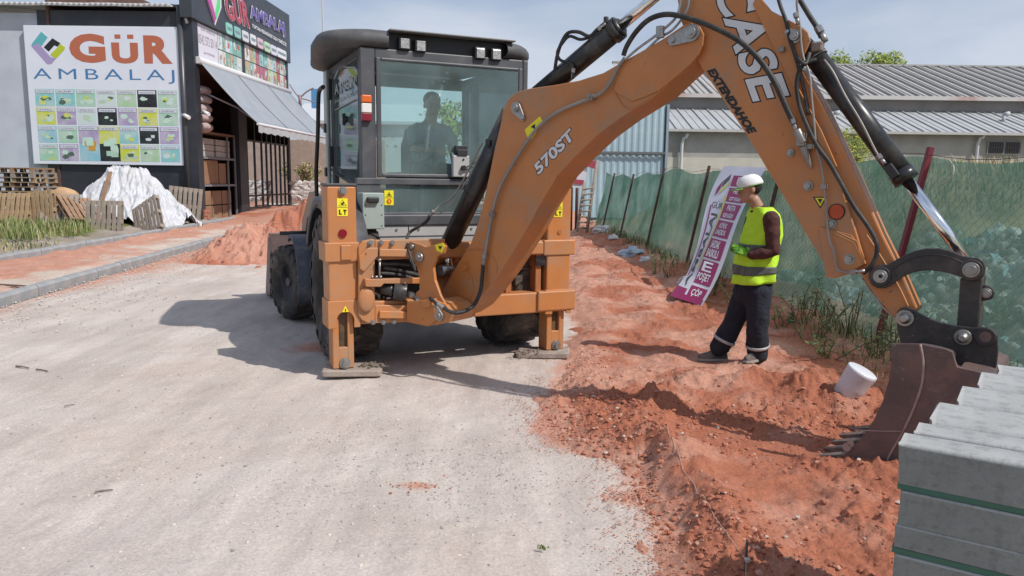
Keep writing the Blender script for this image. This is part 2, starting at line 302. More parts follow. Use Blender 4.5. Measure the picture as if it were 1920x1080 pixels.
def earth_mat(name, base1, base2, red1, red2, dark1, dark2, gravel=0.5, bscale=30):
    """ground: base (mask 0), dry red earth (mask.r), damp turned earth and painted fence shade (mask.g)"""
    m = bpy.data.materials.new(name); m.use_nodes = True; t = m.node_tree; b = t.nodes['Principled BSDF']; N = t.nodes.new; L = t.links.new
    b.inputs['Roughness'].default_value = 0.95; b.inputs['Specular IOR Level'].default_value = 0.15
    at = N('ShaderNodeAttribute'); at.attribute_name = 'mask'; sp = N('ShaderNodeSeparateColor'); L(at.outputs['Color'], sp.inputs[0])
    tcn = N('ShaderNodeTexCoord')
    def noi(scale, det=6, ro=0.6):
        n = N('ShaderNodeTexNoise'); n.inputs['Scale'].default_value = scale; n.inputs['Detail'].default_value = det; n.inputs['Roughness'].default_value = ro; L(tcn.outputs['Object'], n.inputs[0]); return n.outputs['Fac']
    def ramp(f, lo, hi, c1, c2):
        r = N('ShaderNodeValToRGB'); r.color_ramp.elements[0].position = lo; r.color_ramp.elements[1].position = hi; r.color_ramp.elements[0].color = (*c1, 1); r.color_ramp.elements[1].color = (*c2, 1); L(f, r.inputs[0]); return r.outputs[0]
    def mix(f, a, b_):
        x = N('ShaderNodeMixRGB'); L(f, x.inputs[0]); L(a, x.inputs[1]); L(b_, x.inputs[2]); return x.outputs[0]
    big = noi(0.9, 8, 0.62); mid = noi(5, 8, 0.7); fine = noi(60, 4, 0.7)
    cb = ramp(big, 0.38, 0.62, base1, base2); crd = ramp(mid, 0.35, 0.65, red1, red2); cd = ramp(mid, 0.35, 0.65, dark1, dark2)
    def edge(ch, n_):
        a = N('ShaderNodeMath'); a.operation = 'ADD'; L(ch, a.inputs[0]); L(n_, a.inputs[1])
        r = N('ShaderNodeMapRange'); r.inputs[1].default_value = 0.82; r.inputs[2].default_value = 1.14; L(a.outputs[0], r.inputs[0]); return r.outputs[0]
    if bscale == 22:
        mps = N('ShaderNodeMapping'); mps.inputs['Scale'].default_value = (2.6, .35, 1); mps.inputs['Rotation'].default_value = (0, 0, .35); L(tcn.outputs['Object'], mps.inputs[0])
        ns_ = N('ShaderNodeTexNoise'); ns_.inputs['Scale'].default_value = 1.2; ns_.inputs['Detail'].default_value = 7; ns_.inputs['Roughness'].default_value = .65; L(mps.outputs[0], ns_.inputs[0])
        rs_ = ramp(ns_.outputs['Fac'], .36, .64, (.86, .84, .83), (1.09, 1.07, 1.05)); ms_ = N('ShaderNodeMixRGB'); ms_.blend_type = 'MULTIPLY'; ms_.inputs[0].default_value = 1; L(cb, ms_.inputs[1]); L(rs_, ms_.inputs[2]); cb = ms_.outputs[0]
        n9 = noi(.55, 6, .6); tan = ramp(n9, .50, .66, (0, 0, 0), (.28, .28, .28)); mt_ = N('ShaderNodeMixRGB'); L(tan, mt_.inputs[0]); L(cb, mt_.inputs[1]); mt_.inputs[2].default_value = (.52, .40, .32, 1); cb = mt_.outputs[0]
    c = mix(edge(sp.outputs[0], mid), cb, crd); c = mix(edge(sp.outputs[1], mid), c, cd)
    fr = ramp(fine, 0.3, 0.72, (0.76, 0.76, 0.76), (1.16, 1.16, 1.16)); mu = N('ShaderNodeMixRGB'); mu.blend_type = 'MULTIPLY'; mu.inputs[0].default_value = 1; L(c, mu.inputs[1]); L(fr, mu.inputs[2])
    # small stones of another tint
    vo = N('ShaderNodeTexVoronoi'); vo.inputs['Scale'].default_value = 38; L(tcn.outputs['Object'], vo.inputs[0])
    vr = ramp(vo.outputs['Distance'], 0.12, 0.24, (1, 1, 1), (0, 0, 0)); mm = N('ShaderNodeMixRGB'); mm.blend_type = 'MULTIPLY'; mm.inputs[0].default_value = 1
    gr = ramp(noi(2.2, 5, 0.6), 0.5, 0.62, (0, 0, 0), (0.6*gravel,)*3); L(vr, mm.inputs[1]); L(gr, mm.inputs[2])
    st = N('ShaderNodeMixRGB'); L(mm.outputs[0], st.inputs[0]); L(mu.outputs[0], st.inputs[1]); L(vo.outputs['Color'], st.inputs[2])
    hs_ = N('ShaderNodeHueSaturation'); hs_.inputs['Saturation'].default_value = 0.08; hs_.inputs['Value'].default_value = 0.55; L(vo.outputs['Color'], hs_.inputs['Color']); L(hs_.outputs[0], st.inputs[2])
    L(st.outputs[0], b.inputs['Base Color'])
    bp = N('ShaderNodeBump'); bp.inputs['Strength'].default_value = 0.30 if gravel == 1.0 and bscale == 22 else 0.6; bp.inputs['Distance'].default_value = 0.025; L(noi(bscale, 8, 0.72), bp.inputs['Height'])
    bp2 = N('ShaderNodeBump'); bp2.inputs['Strength'].default_value = 0.10 if bscale == 22 else 0.35*gravel+0.1; bp2.inputs['Distance'].default_value = 0.012; bp2.invert = True; L(vo.outputs['Distance'], bp2.inputs['Height']); L(bp.outputs[0], bp2.inputs['Normal'])
    L(bp2.outputs[0], b.inputs['Normal']); return m
GREY1, GREY2 = (0.49, 0.43, 0.393), (0.56, 0.505, 0.467)
RED1, RED2 = (0.43, 0.20, 0.138), (0.55, 0.305, 0.225)
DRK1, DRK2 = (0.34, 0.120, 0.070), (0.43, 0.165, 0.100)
ROADM = earth_mat('compacted_gravel', GREY1, GREY2, RED1, RED2, (0.30, 0.28, 0.265), (0.37, 0.34, 0.32), 1.0, 22)
REDM = earth_mat('red_earth', RED1, RED2, RED1, RED2, DRK1, DRK2, 0.35, 34)
BEDM = earth_mat('kerb_bed', (0.50, 0.41, 0.34), (0.56, 0.46, 0.39), RED1, RED2, DRK1, DRK2, 1.0, 18)
VERGM = earth_mat('verge_soil', (0.26, 0.22, 0.18), (0.36, 0.31, 0.26), RED1, RED2, (0.10, 0.12, 0.03), (0.16, 0.18, 0.05), 0.8, 12)

# far ground sheet, out to the horizon
gm = MB(); gm.add([(-1500, -300, -0.12), (1500, -300, -0.12), (1500, 2500, -0.12), (-1500, 2500, -0.12)], [(0, 1, 2, 3)])
struct(build('ground', gm, mat('dry_ground', (0.34, 0.29, 0.22), (0.26, 0.25, 0.15), scale=0.15, rough=0.95, bump=0.4, bscale=4)))

# kerb base lines (bottom edge seen from the road)
K1a, K1b = G(0, 577), G(415, 453); k1d = (K1b-K1a).normalized()
K2a, K2b = G(0, 496), G(436, 415); k2d = (K2b-K2a).normalized()
def k1x(y): return K1a.x+(y-K1a.y)*k1d.x/k1d.y
def k2x(y): return K2a.x+(y-K2a.y)*k2d.x/k2d.y

# left edge of the red earth, walking away from the camera
bpts = [G(*p) for p in ((1290, 1200), (1268, 1080), (1245, 1010), (1225, 960), (1195, 900), (1168, 862), (1090, 850), (1045, 800), (1030, 765), (1040, 720), (1062, 670), (1090, 632), (1080, 600), (1066, 560), (1062, 500), (1068, 455), (1074, 430), (1078, 420))]
by = np.array([p.y for p in bpts]); bx = np.array([p.x for p in bpts])
def xb(y): return np.interp(y, by, bx)
FA, FB = G(1127, 441), G(1640, 660)                    # foot of the fence, far and near
fd = (FB-FA).normalized()
def fx(y): return FB.x+(y-FB.y)*fd.x/fd.y
P_ = lambda x, y: (G(x, y).x, G(x, y).y)
def seg_d(X, Y, a, b):
    ax, ay = a; bx_, by_ = b; dx, dy = bx_-ax, by_-ay; t = np.clip(((X-ax)*dx+(Y-ay)*dy)/(dx*dx+dy*dy), 0, 1); return np.hypot(X-ax-t*dx, Y-ay-t*dy), t
def red_h(X, Y):
    d = X-xb(Y)+fbm(X, Y, 5, 3.0, 0.6)*0.22
    h = np.clip(d*0.22, -0.06, 0.045)+0.004
    near = 1-sst(5.6, 7.4, Y)
    rough = fbm(X, Y, 5, 3.2, 0.55)*0.05
    # berm beside the road, ridges round the dug patch
    wob = fbm(X, Y, 3, 2.4)*0.16; rid = 0
    for a, b, wd, ht in ((P_(1190, 800), P_(1300, 905), 0.17, 0.10), (P_(1300, 905), P_(1440, 1090), 0.17, 0.08), (P_(1190, 800), P_(1240, 770), 0.15, 0.10),
                         (P_(1260, 745), P_(1360, 712), 0.16, 0.09), (P_(1400, 735), P_(1600, 770), 0.30, 0.15), (P_(1120, 765), P_(1160, 772), 0.12, 0.07), (P_(1545, 885), P_(1690, 905), 0.16, 0.07), (P_(1560, 960), P_(1690, 1010), 0.16, 0.05)):
        q, t = seg_d(X, Y, a, b); rid = np.maximum(rid, ht*np.exp(-((q+wob*0.9)/wd)**2)*sst(-0.05, 0.12, d)*(.75+fbm(X, Y, 3, 3.1, .5, 4)*1.1))
    h = h+rid
    h = h-0.09*np.exp(-(seg_d(X, Y, P_(1440, 845), P_(1560, 850))[0]/0.28)**2)          # scoop in front of the teeth
    # swirl marks of the bucket in the smoothed patch
    cx, cy = P_(1390, 925); rr = np.hypot((X-cx), (Y-cy)*1.0)
    h = h+near*0.008*np.sin(rr*34+fbm(X, Y, 3, 2)*7)*np.exp(-(rr/0.75)**2)
    clod = np.clip(fbm(X, Y, 4, 13, 0.6, 11), 0, 1)
    sm = 1-0.8*np.exp(-(rr/0.55)**2)-0.75*np.exp(-(seg_d(X, Y, P_(1300, 830), P_(1350, 810))[0]/0.16)**2)-0.7*np.exp(-(seg_d(X, Y, P_(1330, 745), P_(1400, 750))[0]/0.2)**2)
    sm = np.clip(sm, 0.12, 1)
    h = h+near*sm*(rough+clod*0.060+np.clip(fbm(X, Y, 3, 27, 0.6, 7), -.02, 1)*0.040+fbm(X, Y, 3, 60, 0.6)*0.012)*sst(-0.1, 0.3, d)
    far = 1-near
    h = h+far*(fbm(X, Y, 5, 1.6, 0.6)*0.06+np.clip(fbm(X, Y, 4, 7, 0.6, 5), 0.02, 1)*0.05)*sst(-0.1, 0.5, d)
    # tracked ruts running along the strip, bank up to the fence
    tk = (X-xb(Y))*8+fbm(X, Y, 3, .8)*4; h = h+far*0.020*np.sin(tk)*sst(0.1, 0.6, d)+far*.011*np.sign(np.sin(Y*14+np.sin(tk)*3+X*5))*np.clip(np.sin(tk), 0, 1)*sst(.1, .5, d)*(fbm(X, Y, 3, 1.4, .5, 8) > -.05)
    h = h+0.10*sst(-0.7, 0.0, X-fx(Y))*(0.7+fbm(X, Y, 3, 2.0)*0.9)+0.08*sst(9, 22, Y)*sst(0, 1.2, d)
    lo_ = 0.030*sst(0.10, 0.35, d)+fbm(X, Y, 3, 9)*.008
    h = np.where(d > .10, np.maximum(h, lo_), h)
    return h, d
nY, nX = 620, 360
yy = 2.1*np.exp(np.linspace(0, math.log(30/2.1), nY)); uu = np.linspace(0, 1, nX)
Yg = np.repeat(yy[:, None], nX, 1); x0 = np.interp(yy, [2.1, 4.6, 6, 8, 30], [0.15, -0.05, 0.0, 0.3, 0.6])[:, None]; x1 = (fx(yy)+0.9)[:, None]
Xg = x0+(x1-x0)*uu[None, :]
Zg, Dg = red_h(Xg, Yg)
moist_shade = (1-sst(5.0, 6.6, Yg+fbm(Xg, Yg, 4, 1.5)*1.3))*sst(-0.1, 0.2, Dg)
moist_shade = np.maximum(moist_shade, 0.75*np.exp(-((Xg-fx(Yg)+0.5)/0.5)**2))*(0.72+fbm(Xg, Yg, 4, 2.5)*0.6)  # band by the fence: damp soil plus the fence shadow put into colour
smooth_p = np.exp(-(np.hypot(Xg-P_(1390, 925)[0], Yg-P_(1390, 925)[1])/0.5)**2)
moist_shade = np.clip(np.maximum(moist_shade, .62+fbm(Xg, Yg, 4, 1.3, .6, 2)*1.1-.35*sst(.6, 0, Dg)-.3)-0.25*smooth_p, 0, 1)
def GRD(px, py):
    z = 0.0
    for _ in range(7): q = G(px, py, z); z = .5*z+.5*max(float(red_h(np.array([q.x]), np.array([q.y]))[0][0]), 0)
    return G(px, py, z)
def ground_z(x, y):
    z, _ = red_h(np.array([float(x)]), np.array([float(y)])); return max(float(z[0]), 0.0)
struct(grid_obj('red_earth', Xg, Yg, Zg, REDM, [np.ones_like(Xg), moist_shade, moist_shade]))

# the road: compacted pale gravel
nY, nX = 520, 420
yy = 1.7*np.exp(np.linspace(0, math.log(60/1.7), nY)); Yg = np.repeat(yy[:, None], nX, 1)
xl = np.where(yy < 22, k1x(yy)+0.03, k1x(yy)+0.03-(yy-22)*0.35)[:, None]; xr = np.full_like(xl, 3.2)
Xg = xl+(xr-xl)*np.linspace(0, 1, nX)[None, :]
def road_h(X, Y):
    return fbm(X, Y, 4, 0.5, 0.5)*0.035*sst(1.5, 8, Y+2)+fbm(X, Y, 4, 4.0, 0.6)*0.010+np.clip(fbm(X, Y, 4, 9, 0.6, 9), 0.05, 1)*0.012-0.008+0.33*sst(24, 40, Y)
Zg = road_h(Xg, Yg)
nb = fbm(Xg, Yg, 4, 1.1)
redm = 0.60*np.exp(-np.clip(xb(np.clip(Yg, 2, 30))-Xg, 0, 9)/0.20)+0.5*np.exp(-np.clip(Xg-xl, 0, 9)/0.55)*sst(6, 9, Yg)
redm = redm+0.62*np.exp(-((Xg-G(600, 650).x)/0.45)**2-((Yg-G(600, 650).y)/0.35)**2)+0.72*np.exp(-((Xg-G(785, 912).x)/0.16)**2-((Yg-G(785, 912).y)/0.09)**2)
redm = redm+0.5*np.exp(-((Xg-G(1040, 800).x)/0.2)**2-((Yg-G(1040, 800).y)/0.3)**2)+0.35*np.exp(-((Xg-G(1170, 930).x)/0.18)**2-((Yg-G(1170, 930).y)/0.1)**2)
redm = redm+0.42*sst(9.5, 16, Yg)*(1-sst(-3.5, 0.5, Xg))*0.9+0.3*sst(17, 26, Yg)
redm = np.clip(redm+nb*0.18, 0, 1)
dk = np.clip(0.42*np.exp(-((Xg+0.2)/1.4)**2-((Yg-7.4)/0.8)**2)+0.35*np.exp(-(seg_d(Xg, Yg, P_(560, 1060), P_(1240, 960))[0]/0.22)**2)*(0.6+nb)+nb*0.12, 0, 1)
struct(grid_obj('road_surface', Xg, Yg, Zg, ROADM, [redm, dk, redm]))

# soil bed between the two kerb lines
nY, nX = 300, 60
yy = np.linspace(3, 34, nY); Yg = np.repeat(yy[:, None], nX, 1); a_ = k2x(yy)[:, None]; b_ = (k1x(yy)-0.06)[:, None]
Xg = a_+(b_-a_)*np.linspace(0, 1, nX)[None, :]; u_ = np.linspace(0, 1, nX)[None, :]
Zg = 0.02+fbm(Xg, Yg, 5, 0.9, 0.55)*0.09+fbm(Xg, Yg, 3, 5)*0.03+0.04*sst(0.6, 0, u_)
rm = np.clip(0.35+0.5*sst(0.75, 0.1, u_+fbm(Xg, Yg, 3, 0.5)*0.6)+fbm(Xg, Yg, 4, 1.4)*0.5, 0, 1)
struct(grid_obj('kerb_bed', Xg, Yg, Zg, BEDM, [rm, np.clip(rm-0.75, 0, 1), rm]))

# verge beyond the second kerb, under the pallets
nY, nX = 200, 160
yy = np.linspace(10, 30, nY); Yg = np.repeat(yy[:, None], nX, 1); b_ = (k2x(yy)-0.05)[:, None]
Xg = -24+(b_+24)*np.linspace(0, 1, nX)[None, :]; dk2 = b_-Xg
Zg = 0.10+fbm(Xg, Yg, 5, 0.7, 0.6)*0.22*sst(0, 1.2, dk2)+fbm(Xg, Yg, 4, 4)*0.05+0.12*sst(0, 3, dk2)
gz_ = sst(17.5, 19.5, Yg+fbm(Xg, Yg, 3, 0.6)*2)*sst(0.6, 2.0, dk2)
rm = 0.65*np.exp(-dk2/0.5)*sst(15.5, 18, Yg)
struct(grid_obj('verge', Xg, Yg, Zg, VERGM, [np.clip(rm+fbm(Xg, Yg, 3, 1.0)*0.3*(dk2 < 1.2), 0, 1), gz_*0.9, gz_]))

# heap of red soil behind the front wheel
h0 = G(470, 485); nY, nX = 300, 300
Xg, Yg = np.meshgrid(np.linspace(-9.2, -2.4, nX), np.linspace(13.2, 24, nY))
Zg = -0.12+0.50*np.exp(-((Xg+5.9)/0.9)**2-((Yg-16.2)/1.2)**2)+0.72*np.exp(-((Xg+5.1)/1.1)**2-((Yg-17.6)/1.3)**2)+0.48*np.exp(-((Xg+3.9)/1.3)**2-((Yg-17.2)/1.4)**2)+0.38*np.exp(-((Xg+6.0)/1.6)**2-((Yg-20)/1.9)**2)
Zg = Zg*(1+fbm(Xg, Yg, 4, 1.3)*0.8)+fbm(Xg, Yg, 4, 4)*0.10*(Zg > -0.1)+np.clip(fbm(Xg, Yg, 4, 6, 0.7), 0, 1)*0.16*sst(0, .1, Zg)
mo = np.clip(0.35+fbm(Xg, Yg, 4, 1.2)*0.8, 0, 0.6); HX, HY, HZ = Xg, Yg, Zg
o = grid_obj('soil_heap', Xg, Yg, Zg, REDM, [np.ones_like(Xg), mo, mo]); tag(o, 'long heap of reddish loose soil dumped behind the digger, left of its front wheel', 'soil heap')

# low rise of red soil and concrete apron at the shop door
nY, nX = 60, 60
Xg, Yg = np.meshgrid(np.linspace(-11.55, -4, nX), np.linspace(26.5, 41, nY))
Zg = -0.02+0.40*sst(27.5, 35, Yg)+fbm(Xg, Yg, 4, 1.1)*0.12
struct(grid_obj('soil_bank', Xg, Yg, Zg, REDM, [np.ones_like(Xg), np.clip(0.3+fbm(Xg, Yg, 3, 1)*.8, 0, .6), Xg*0]))

# ------------------------------------------------------------------ kerbs
CONC = mat('kerb_concrete', (0.25, 0.26, 0.27), (0.33, 0.34, 0.345), rough=0.85, scale=2.5, bump=0.25, bscale=70, dirt=(0.42, 0.33, 0.28), dirt_amt=0.5, dscale=3)
def kerb_line(name, A_, d_, n0, n1, L_, w_, h_, label, group, curve=0.0):
    t = thing(name, label, 'kerb', (A_.x, A_.y, 0), math.atan2(d_.y, d_.x), group)
    prof = [(0, 0), (0, h_*0.8), (w_*0.25, h_), (w_, h_), (w_, 0)]
    m = MB(); m.prism([V((0.006, p[0], p[1]-0.03)) for p in prof], V((L_-0.012, 0, 0)))
    me = m.mesh('kerb_stone', CONC)
    for i in range(n0, n1):
        s_ = place('kerb_stone', me, t, (i*L_, 0+random.uniform(-.008, .008), random.uniform(-.006, .006)), (random.uniform(-.015, .015), random.uniform(-.004, .004), random.uniform(-.004, .004)))
    return t
kerb_line('kerb', K1a, k1d, -5, 22, 0.5, 0.13, 0.19, 'nearer grey concrete kerb, running from the left edge towards the soil heap', 'kerb lines beside the shop')
kerb_line('kerb', K2a, k2d, -6, 32, 0.5, 0.13, 0.20, 'farther grey kerb, nearest the pallets and reaching the foot of the black pillar', 'kerb lines beside the shop')

# loose stones and clods (nobody could count them)
def pebbles(name, spots, mats, label=None, cat=None):
    m = MB(); t = (1+5**.5)/2
    iv = [V(p).normalized() for p in ((-1,t,0),(1,t,0),(-1,-t,0),(1,-t,0),(0,-1,t),(0,1,t),(0,-1,-t),(0,1,-t),(t,0,-1),(t,0,1),(-t,0,-1),(-t,0,1))]
    fa = [(0,11,5),(0,5,1),(0,1,7),(0,7,10),(0,10,11),(1,5,9),(5,11,4),(11,10,2),(10,7,6),(7,1,8),(3,9,4),(3,4,2),(3,2,6),(3,6,8),(3,8,9),(4,9,5),(2,4,11),(6,2,10),(8,6,7),(9,8,1)]
    for x, y, z, r, k in spots:
        a = random.uniform(0, 6.28); c, s_ = math.cos(a), math.sin(a); sx, sy, sz = r*random.uniform(.7, 1.4), r*random.uniform(.7, 1.2), r*random.uniform(.45, .9)
        vs_ = []
        for p in iv:
            q = p*random.uniform(.8, 1.15); vs_.append((x+q.x*sx*c-q.y*sy*s_, y+q.x*sx*s_+q.y*sy*c, z+q.z*sz))
        m.add(vs_, fa, k)
    o = build(name, m, mats); return stuff(o, label, cat)
ST = [mat('stone_grey', (0.36, 0.33, 0.31), (0.46, 0.43, 0.40), rough=0.95, scale=30), mat('stone_dark', (0.27, 0.25, 0.24), rough=0.95), mat('stone_beige', (0.52, 0.44, 0.38), (0.60, 0.54, 0.48), rough=0.95, scale=30)]
sp_ = []
cl = [(G(*p), r) for p, r in (((690, 800), .22), ((620, 825), .18), ((800, 860), .3), ((850, 870), .25), ((930, 840), .25), ((1050, 830), .35), ((960, 880), .3), ((650, 900), .3), ((820, 950), .3), ((1000, 900), .3), ((1130, 720), .2), ((560, 940), .25), ((300, 880), .3))]
for c, r in cl:
    for i in range(150):
        x, y = c.x+random.gauss(0, r*0.8), c.y+random.gauss(0, r*.7)
        if y > 2.2: sp_.append((x, y, None, random.uniform(.0025, .008), random.choice((0, 0, 0, 1, 2))))
for i in range(2600):
    y = 2.3+abs(random.gauss(0, 1))*3.2; x = random.uniform(-5, 1.1)
    sp_.append((x, y, None, random.choice((.003, .004, .006, .010))*random.uniform(.6, 1.2), random.choice((0, 1, 2, 2))))
for i in range(2600):
    y = random.uniform(8, 21); x = k1x(y)+random.uniform(-1.6, 2.4)*random.random()
    sp_.append((x, y, 0.02, random.uniform(.006, .016), random.choice((0, 2, 2))))
rz_ = road_h(np.array([q[0] for q in sp_]), np.array([q[1] for q in sp_])); sp_ = [(q[0], q[1], float(z)+.001 if q[2] is None else q[2], q[3], q[4]) for q, z in zip(sp_, rz_)]
pebbles('gravel', sp_, ST, 'loose grey and beige gravel scattered over the pale road', 'gravel')
CL = [mat('clod_dry', RED1, RED2, rough=0.95, scale=20, bump=.4, bscale=60), mat('clod_moist', DRK1, DRK2, rough=0.95, scale=20, bump=.4, bscale=60), mat('stone_pale', (0.5, 0.42, 0.36), rough=0.9)]
sp_ = []
for i in range(26000):
    y = 2.3+random.random()**1.3*5.2; x = random.uniform(float(xb(y))-0.05, fx(y)-0.1)
    dd = abs(x-float(xb(y))-0.26); keep = 0.18+1.0*math.exp(-(dd/0.24)**2)+0.35*(abs(y-5.0) < .5)
    cx, cy = P_(1390, 925)
    if math.hypot(x-cx, y-cy) < 0.45: keep *= 0.12
    if y > 5.6: keep *= 0.35
    if random.random() > keep: continue
    r = random.choice((.004, .005, .006, .008, .011, .016))*random.uniform(.7, 1.2)
    sp_.append((x, y, None, r, 1 if (y < 5.6 and random.random() < .8) else random.choice((0, 0, 0, 1, 2))))
for i in range(1500):
    a_i, b_i = random.randrange(10, 290), random.randrange(10, 290)
    if HZ[a_i, b_i] > 0.0: r = random.choice((.012, .02, .03, .045)); sp_.append((HX[a_i, b_i], HY[a_i, b_i], HZ[a_i, b_i], r, random.choice((0, 0, 1))))
for i in range(2600):
    y = random.uniform(2.3, 7.5); x = float(xb(y))-abs(random.gauss(0, .16)); sp_.append((x, y, .004, random.uniform(.002, .006), random.choice((0, 0, 1))))
for i in range(160):
    q = random.choice(((785, 912), (1170, 935), (1195, 930), (600, 655))); c = G(*q)
    x, y = c.x+random.gauss(0, .09), c.y+random.gauss(0, .05); sp_.append((x, y, 0.006, random.uniform(.003, .009), random.choice((0, 1))))
rz_ = red_h(np.array([q[0] for q in sp_]), np.array([q[1] for q in sp_]))[0]; sp_ = [(q[0], q[1], max(float(z), 0)+q[3]*.2 if q[2] is None else q[2], q[3], q[4]) for q, z in zip(sp_, rz_)]
pebbles('soil_clods', sp_, CL, 'crumbled red soil clods lying over the freshly dug strip', 'soil')
# ================================================================== BACKHOE LOADER
TA = math.radians(24); TR = V((math.cos(TA), math.sin(TA), 0)); TF = V((-math.sin(TA), math.cos(TA), 0)); TO = V((-.537, 6.923, 0))
T = thing('backhoe_loader', 'orange digger standing on two stabiliser legs, its arm swung over the red earth', 'backhoe loader', TO, TA)
def lo(p): q = p-TO; return V((q.dot(TR), q.dot(TF), q.z))
def W(x, y, z): return TO+TR*x+TF*y+V((0, 0, z))
def LY(px, py, v): return lo(PL(px, py, TO+TF*v, TF))
def LX(px, py, v): return lo(PL(px, py, TO+TR*v, TR))
def LYs(v, *pp): return [LY(a, b, v) for a, b in pp]
def rrect(x0, x1, y0, y1, r, z, n=6, rs=None):
    out = []; rs = rs or (r,)*4
    for (cx, cy, a0), q in zip(((x1, y1, 0), (x0, y1, 90), (x0, y0, 180), (x1, y0, 270)), rs):
        sx = -1 if cx == x1 else 1; sy = -1 if cy == y1 else 1
        for i in range(n+1):
            a = math.radians(a0+90*i/n); out.append(V((cx+sx*q+q*math.cos(a), cy+sy*q+q*math.sin(a), z)))
    return out
def bolt(mb, c, ax, r, h, mi=0):
    c = V(c); ax = V(ax).normalized(); mb.cyl(c, c+ax*h*0.35, r*1.5, seg=16, mi=mi); mb.cyl(c+ax*h*0.35, c+ax*h, r, seg=6, mi=mi, smooth=False)

# ---------------- chassis and engine end
m = MB(); m.bb(-.42, .42, .3, 4.0, .55, .95); m.bb(-.6, .6, .45, .95, .5, 1.0); m.cyl((-.75, .7, .7), (.75, .7, .7), .16); m.cyl((-.85, 2.95, .45), (.85, 2.95, .45), .10)
build('chassis', m, PLASTICD, T, bevel=.01)
m = MB(); m.loft([[V((x, y, z)) for x, z in ((-.42, .95), (-.45, 1.25), (-.36, zt), (.36, zt), (.45, 1.25), (.42, .95))] for y, zt in ((2.3, 1.62), (3.2, 1.52), (3.95, 1.36), (4.05, 1.2))], smooth=False)
build('hood', m, ORANGE, T, bevel=.03)

# ---------------- wheels
def wheel(cx, cy, r, wd, rimr, yaw, side, nl):
    R_ = Matrix.Rotation(yaw, 4, 'Z'); M_ = Matrix.Translation((cx, cy, r)) @ R_
    m = MB(); h = wd/2
    prof = [(-h*.55, rimr), (-h*.92, rimr*1.08), (-h*1.02, (r+rimr)/2), (-h*.98, r*.92), (-h*.80, r*.965), (0, r*.975), (h*.80, r*.965), (h*.98, r*.92), (h*1.02, (r+rimr)/2), (h*.92, rimr*1.08), (h*.55, rimr)]
    m.lathe((0, 0, 0), (1, 0, 0), [(a, b) for a, b in prof], seg=64)
    def pt(x, a, rr): return V((x, rr*math.cos(a), rr*math.sin(a)))
    for k in range(nl):
        for s in (-1, 1):
            a0 = 2*math.pi*(k+(0.5 if s > 0 else 0))/nl; da = 2*math.pi/nl*0.27
            def sec(x, a, r0, r1, q=1): return [pt(x, a-da*q, r0), pt(x, a+da*q, r0), pt(x, a+da*.7*q, r1), pt(x, a-da*.7*q, r1)]
            m.loft([sec(-s*.03*wd, a0+.30*s*0+.0, r*.96, r*1.0), sec(s*h*.55, a0+2*math.pi/nl*.45, r*.95, r*1.0), sec(s*h*.98, a0+2*math.pi/nl*.75, r*.90, r*.975), sec(s*h*1.06, a0+2*math.pi/nl*.78, r*.83, r*.90, .8)], smooth=False)
    m.v = [M_ @ p for p in m.v]; ty = build('tyre', m, TYRE, T)
    m = MB(); s = side
    m.lathe((0, 0, 0), (1, 0, 0), [(-h*.6, rimr*1.02), (-h*.62, rimr*.94), (-h*.3, rimr*.88), (h*.3*s if s > 0 else -h*.1, rimr*.86), (h*.62, rimr*.94), (h*.6, rimr*1.02)], seg=40)
    m.cyl((s*h*.05, 0, 0), (s*h*.15, 0, 0), rimr*.87, seg=32); m.cyl((s*h*.1, 0, 0), (s*h*.55, 0, 0), rimr*.36, seg=20); m.cyl((s*h*.5, 0, 0), (s*h*.7, 0, 0), rimr*.22, seg=16)
    for k in range(8):
        a = math.pi/4*k; m.cyl((s*h*.14, math.cos(a)*rimr*.5, math.sin(a)*rimr*.5), (s*h*.28, math.cos(a)*rimr*.5, math.sin(a)*rimr*.5), .018, seg=6)
    m.v = [M_ @ p for p in m.v]; build('rim', m, mat('rim_paint', (0.045, 0.05, 0.06), (0.08, 0.08, 0.085), rough=0.6, dirt=(0.2, 0.17, 0.15), dirt_amt=0.6, dscale=5), ty)
for s in (-1, 1):
    wheel(s*.87, .72, .70, .46, .36, 0, s, 20)
    wheel(s*1.03, 2.95, .46, .34, .24, math.radians(16), s, 18)
# fenders
FEND = mat('fender_blue', (0.030, 0.040, 0.060), (0.05, 0.06, 0.08), rough=0.55, scale=3, dirt=(0.22, 0.18, 0.16), dirt_amt=0.6, dscale=4)
def arch(cx0, cx1, cy, cz, r, a0, a1, th, n=14, flare=0.0):
    rings = []
    for i in range(n+1):
        a = math.radians(a0+(a1-a0)*i/n); c, s = math.cos(a), math.sin(a)
        rings.append([V((cx0, cy+r*c, cz+r*s)), V((cx1, cy+r*c, cz+r*s)), V((cx1, cy+(r-th)*c, cz+(r-th)*s)), V((cx1-(cx1-cx0)*.1, cy+(r-th)*c, cz+(r-th)*s)), V((cx0+(cx1-cx0)*.1, cy+(r-th)*c, cz+(r-th)*s)), V((cx0, cy+(r-th-flare)*c, cz+(r-th-flare)*s))])
    return rings
for s in (-1, 1):
    a, b = (s*.80, s*1.12); m = MB(); m.loft(arch(b, a, .72, .70, .86, 25, 165, .05, flare=.06)); build('rear_fender', m, CABGREY, T)
    m = MB(); m.loft(arch(s*1.09, s*.78, 2.95, .46, .585, 62, 200, .035, flare=.02)); build('front_fender', m, FEND, T)
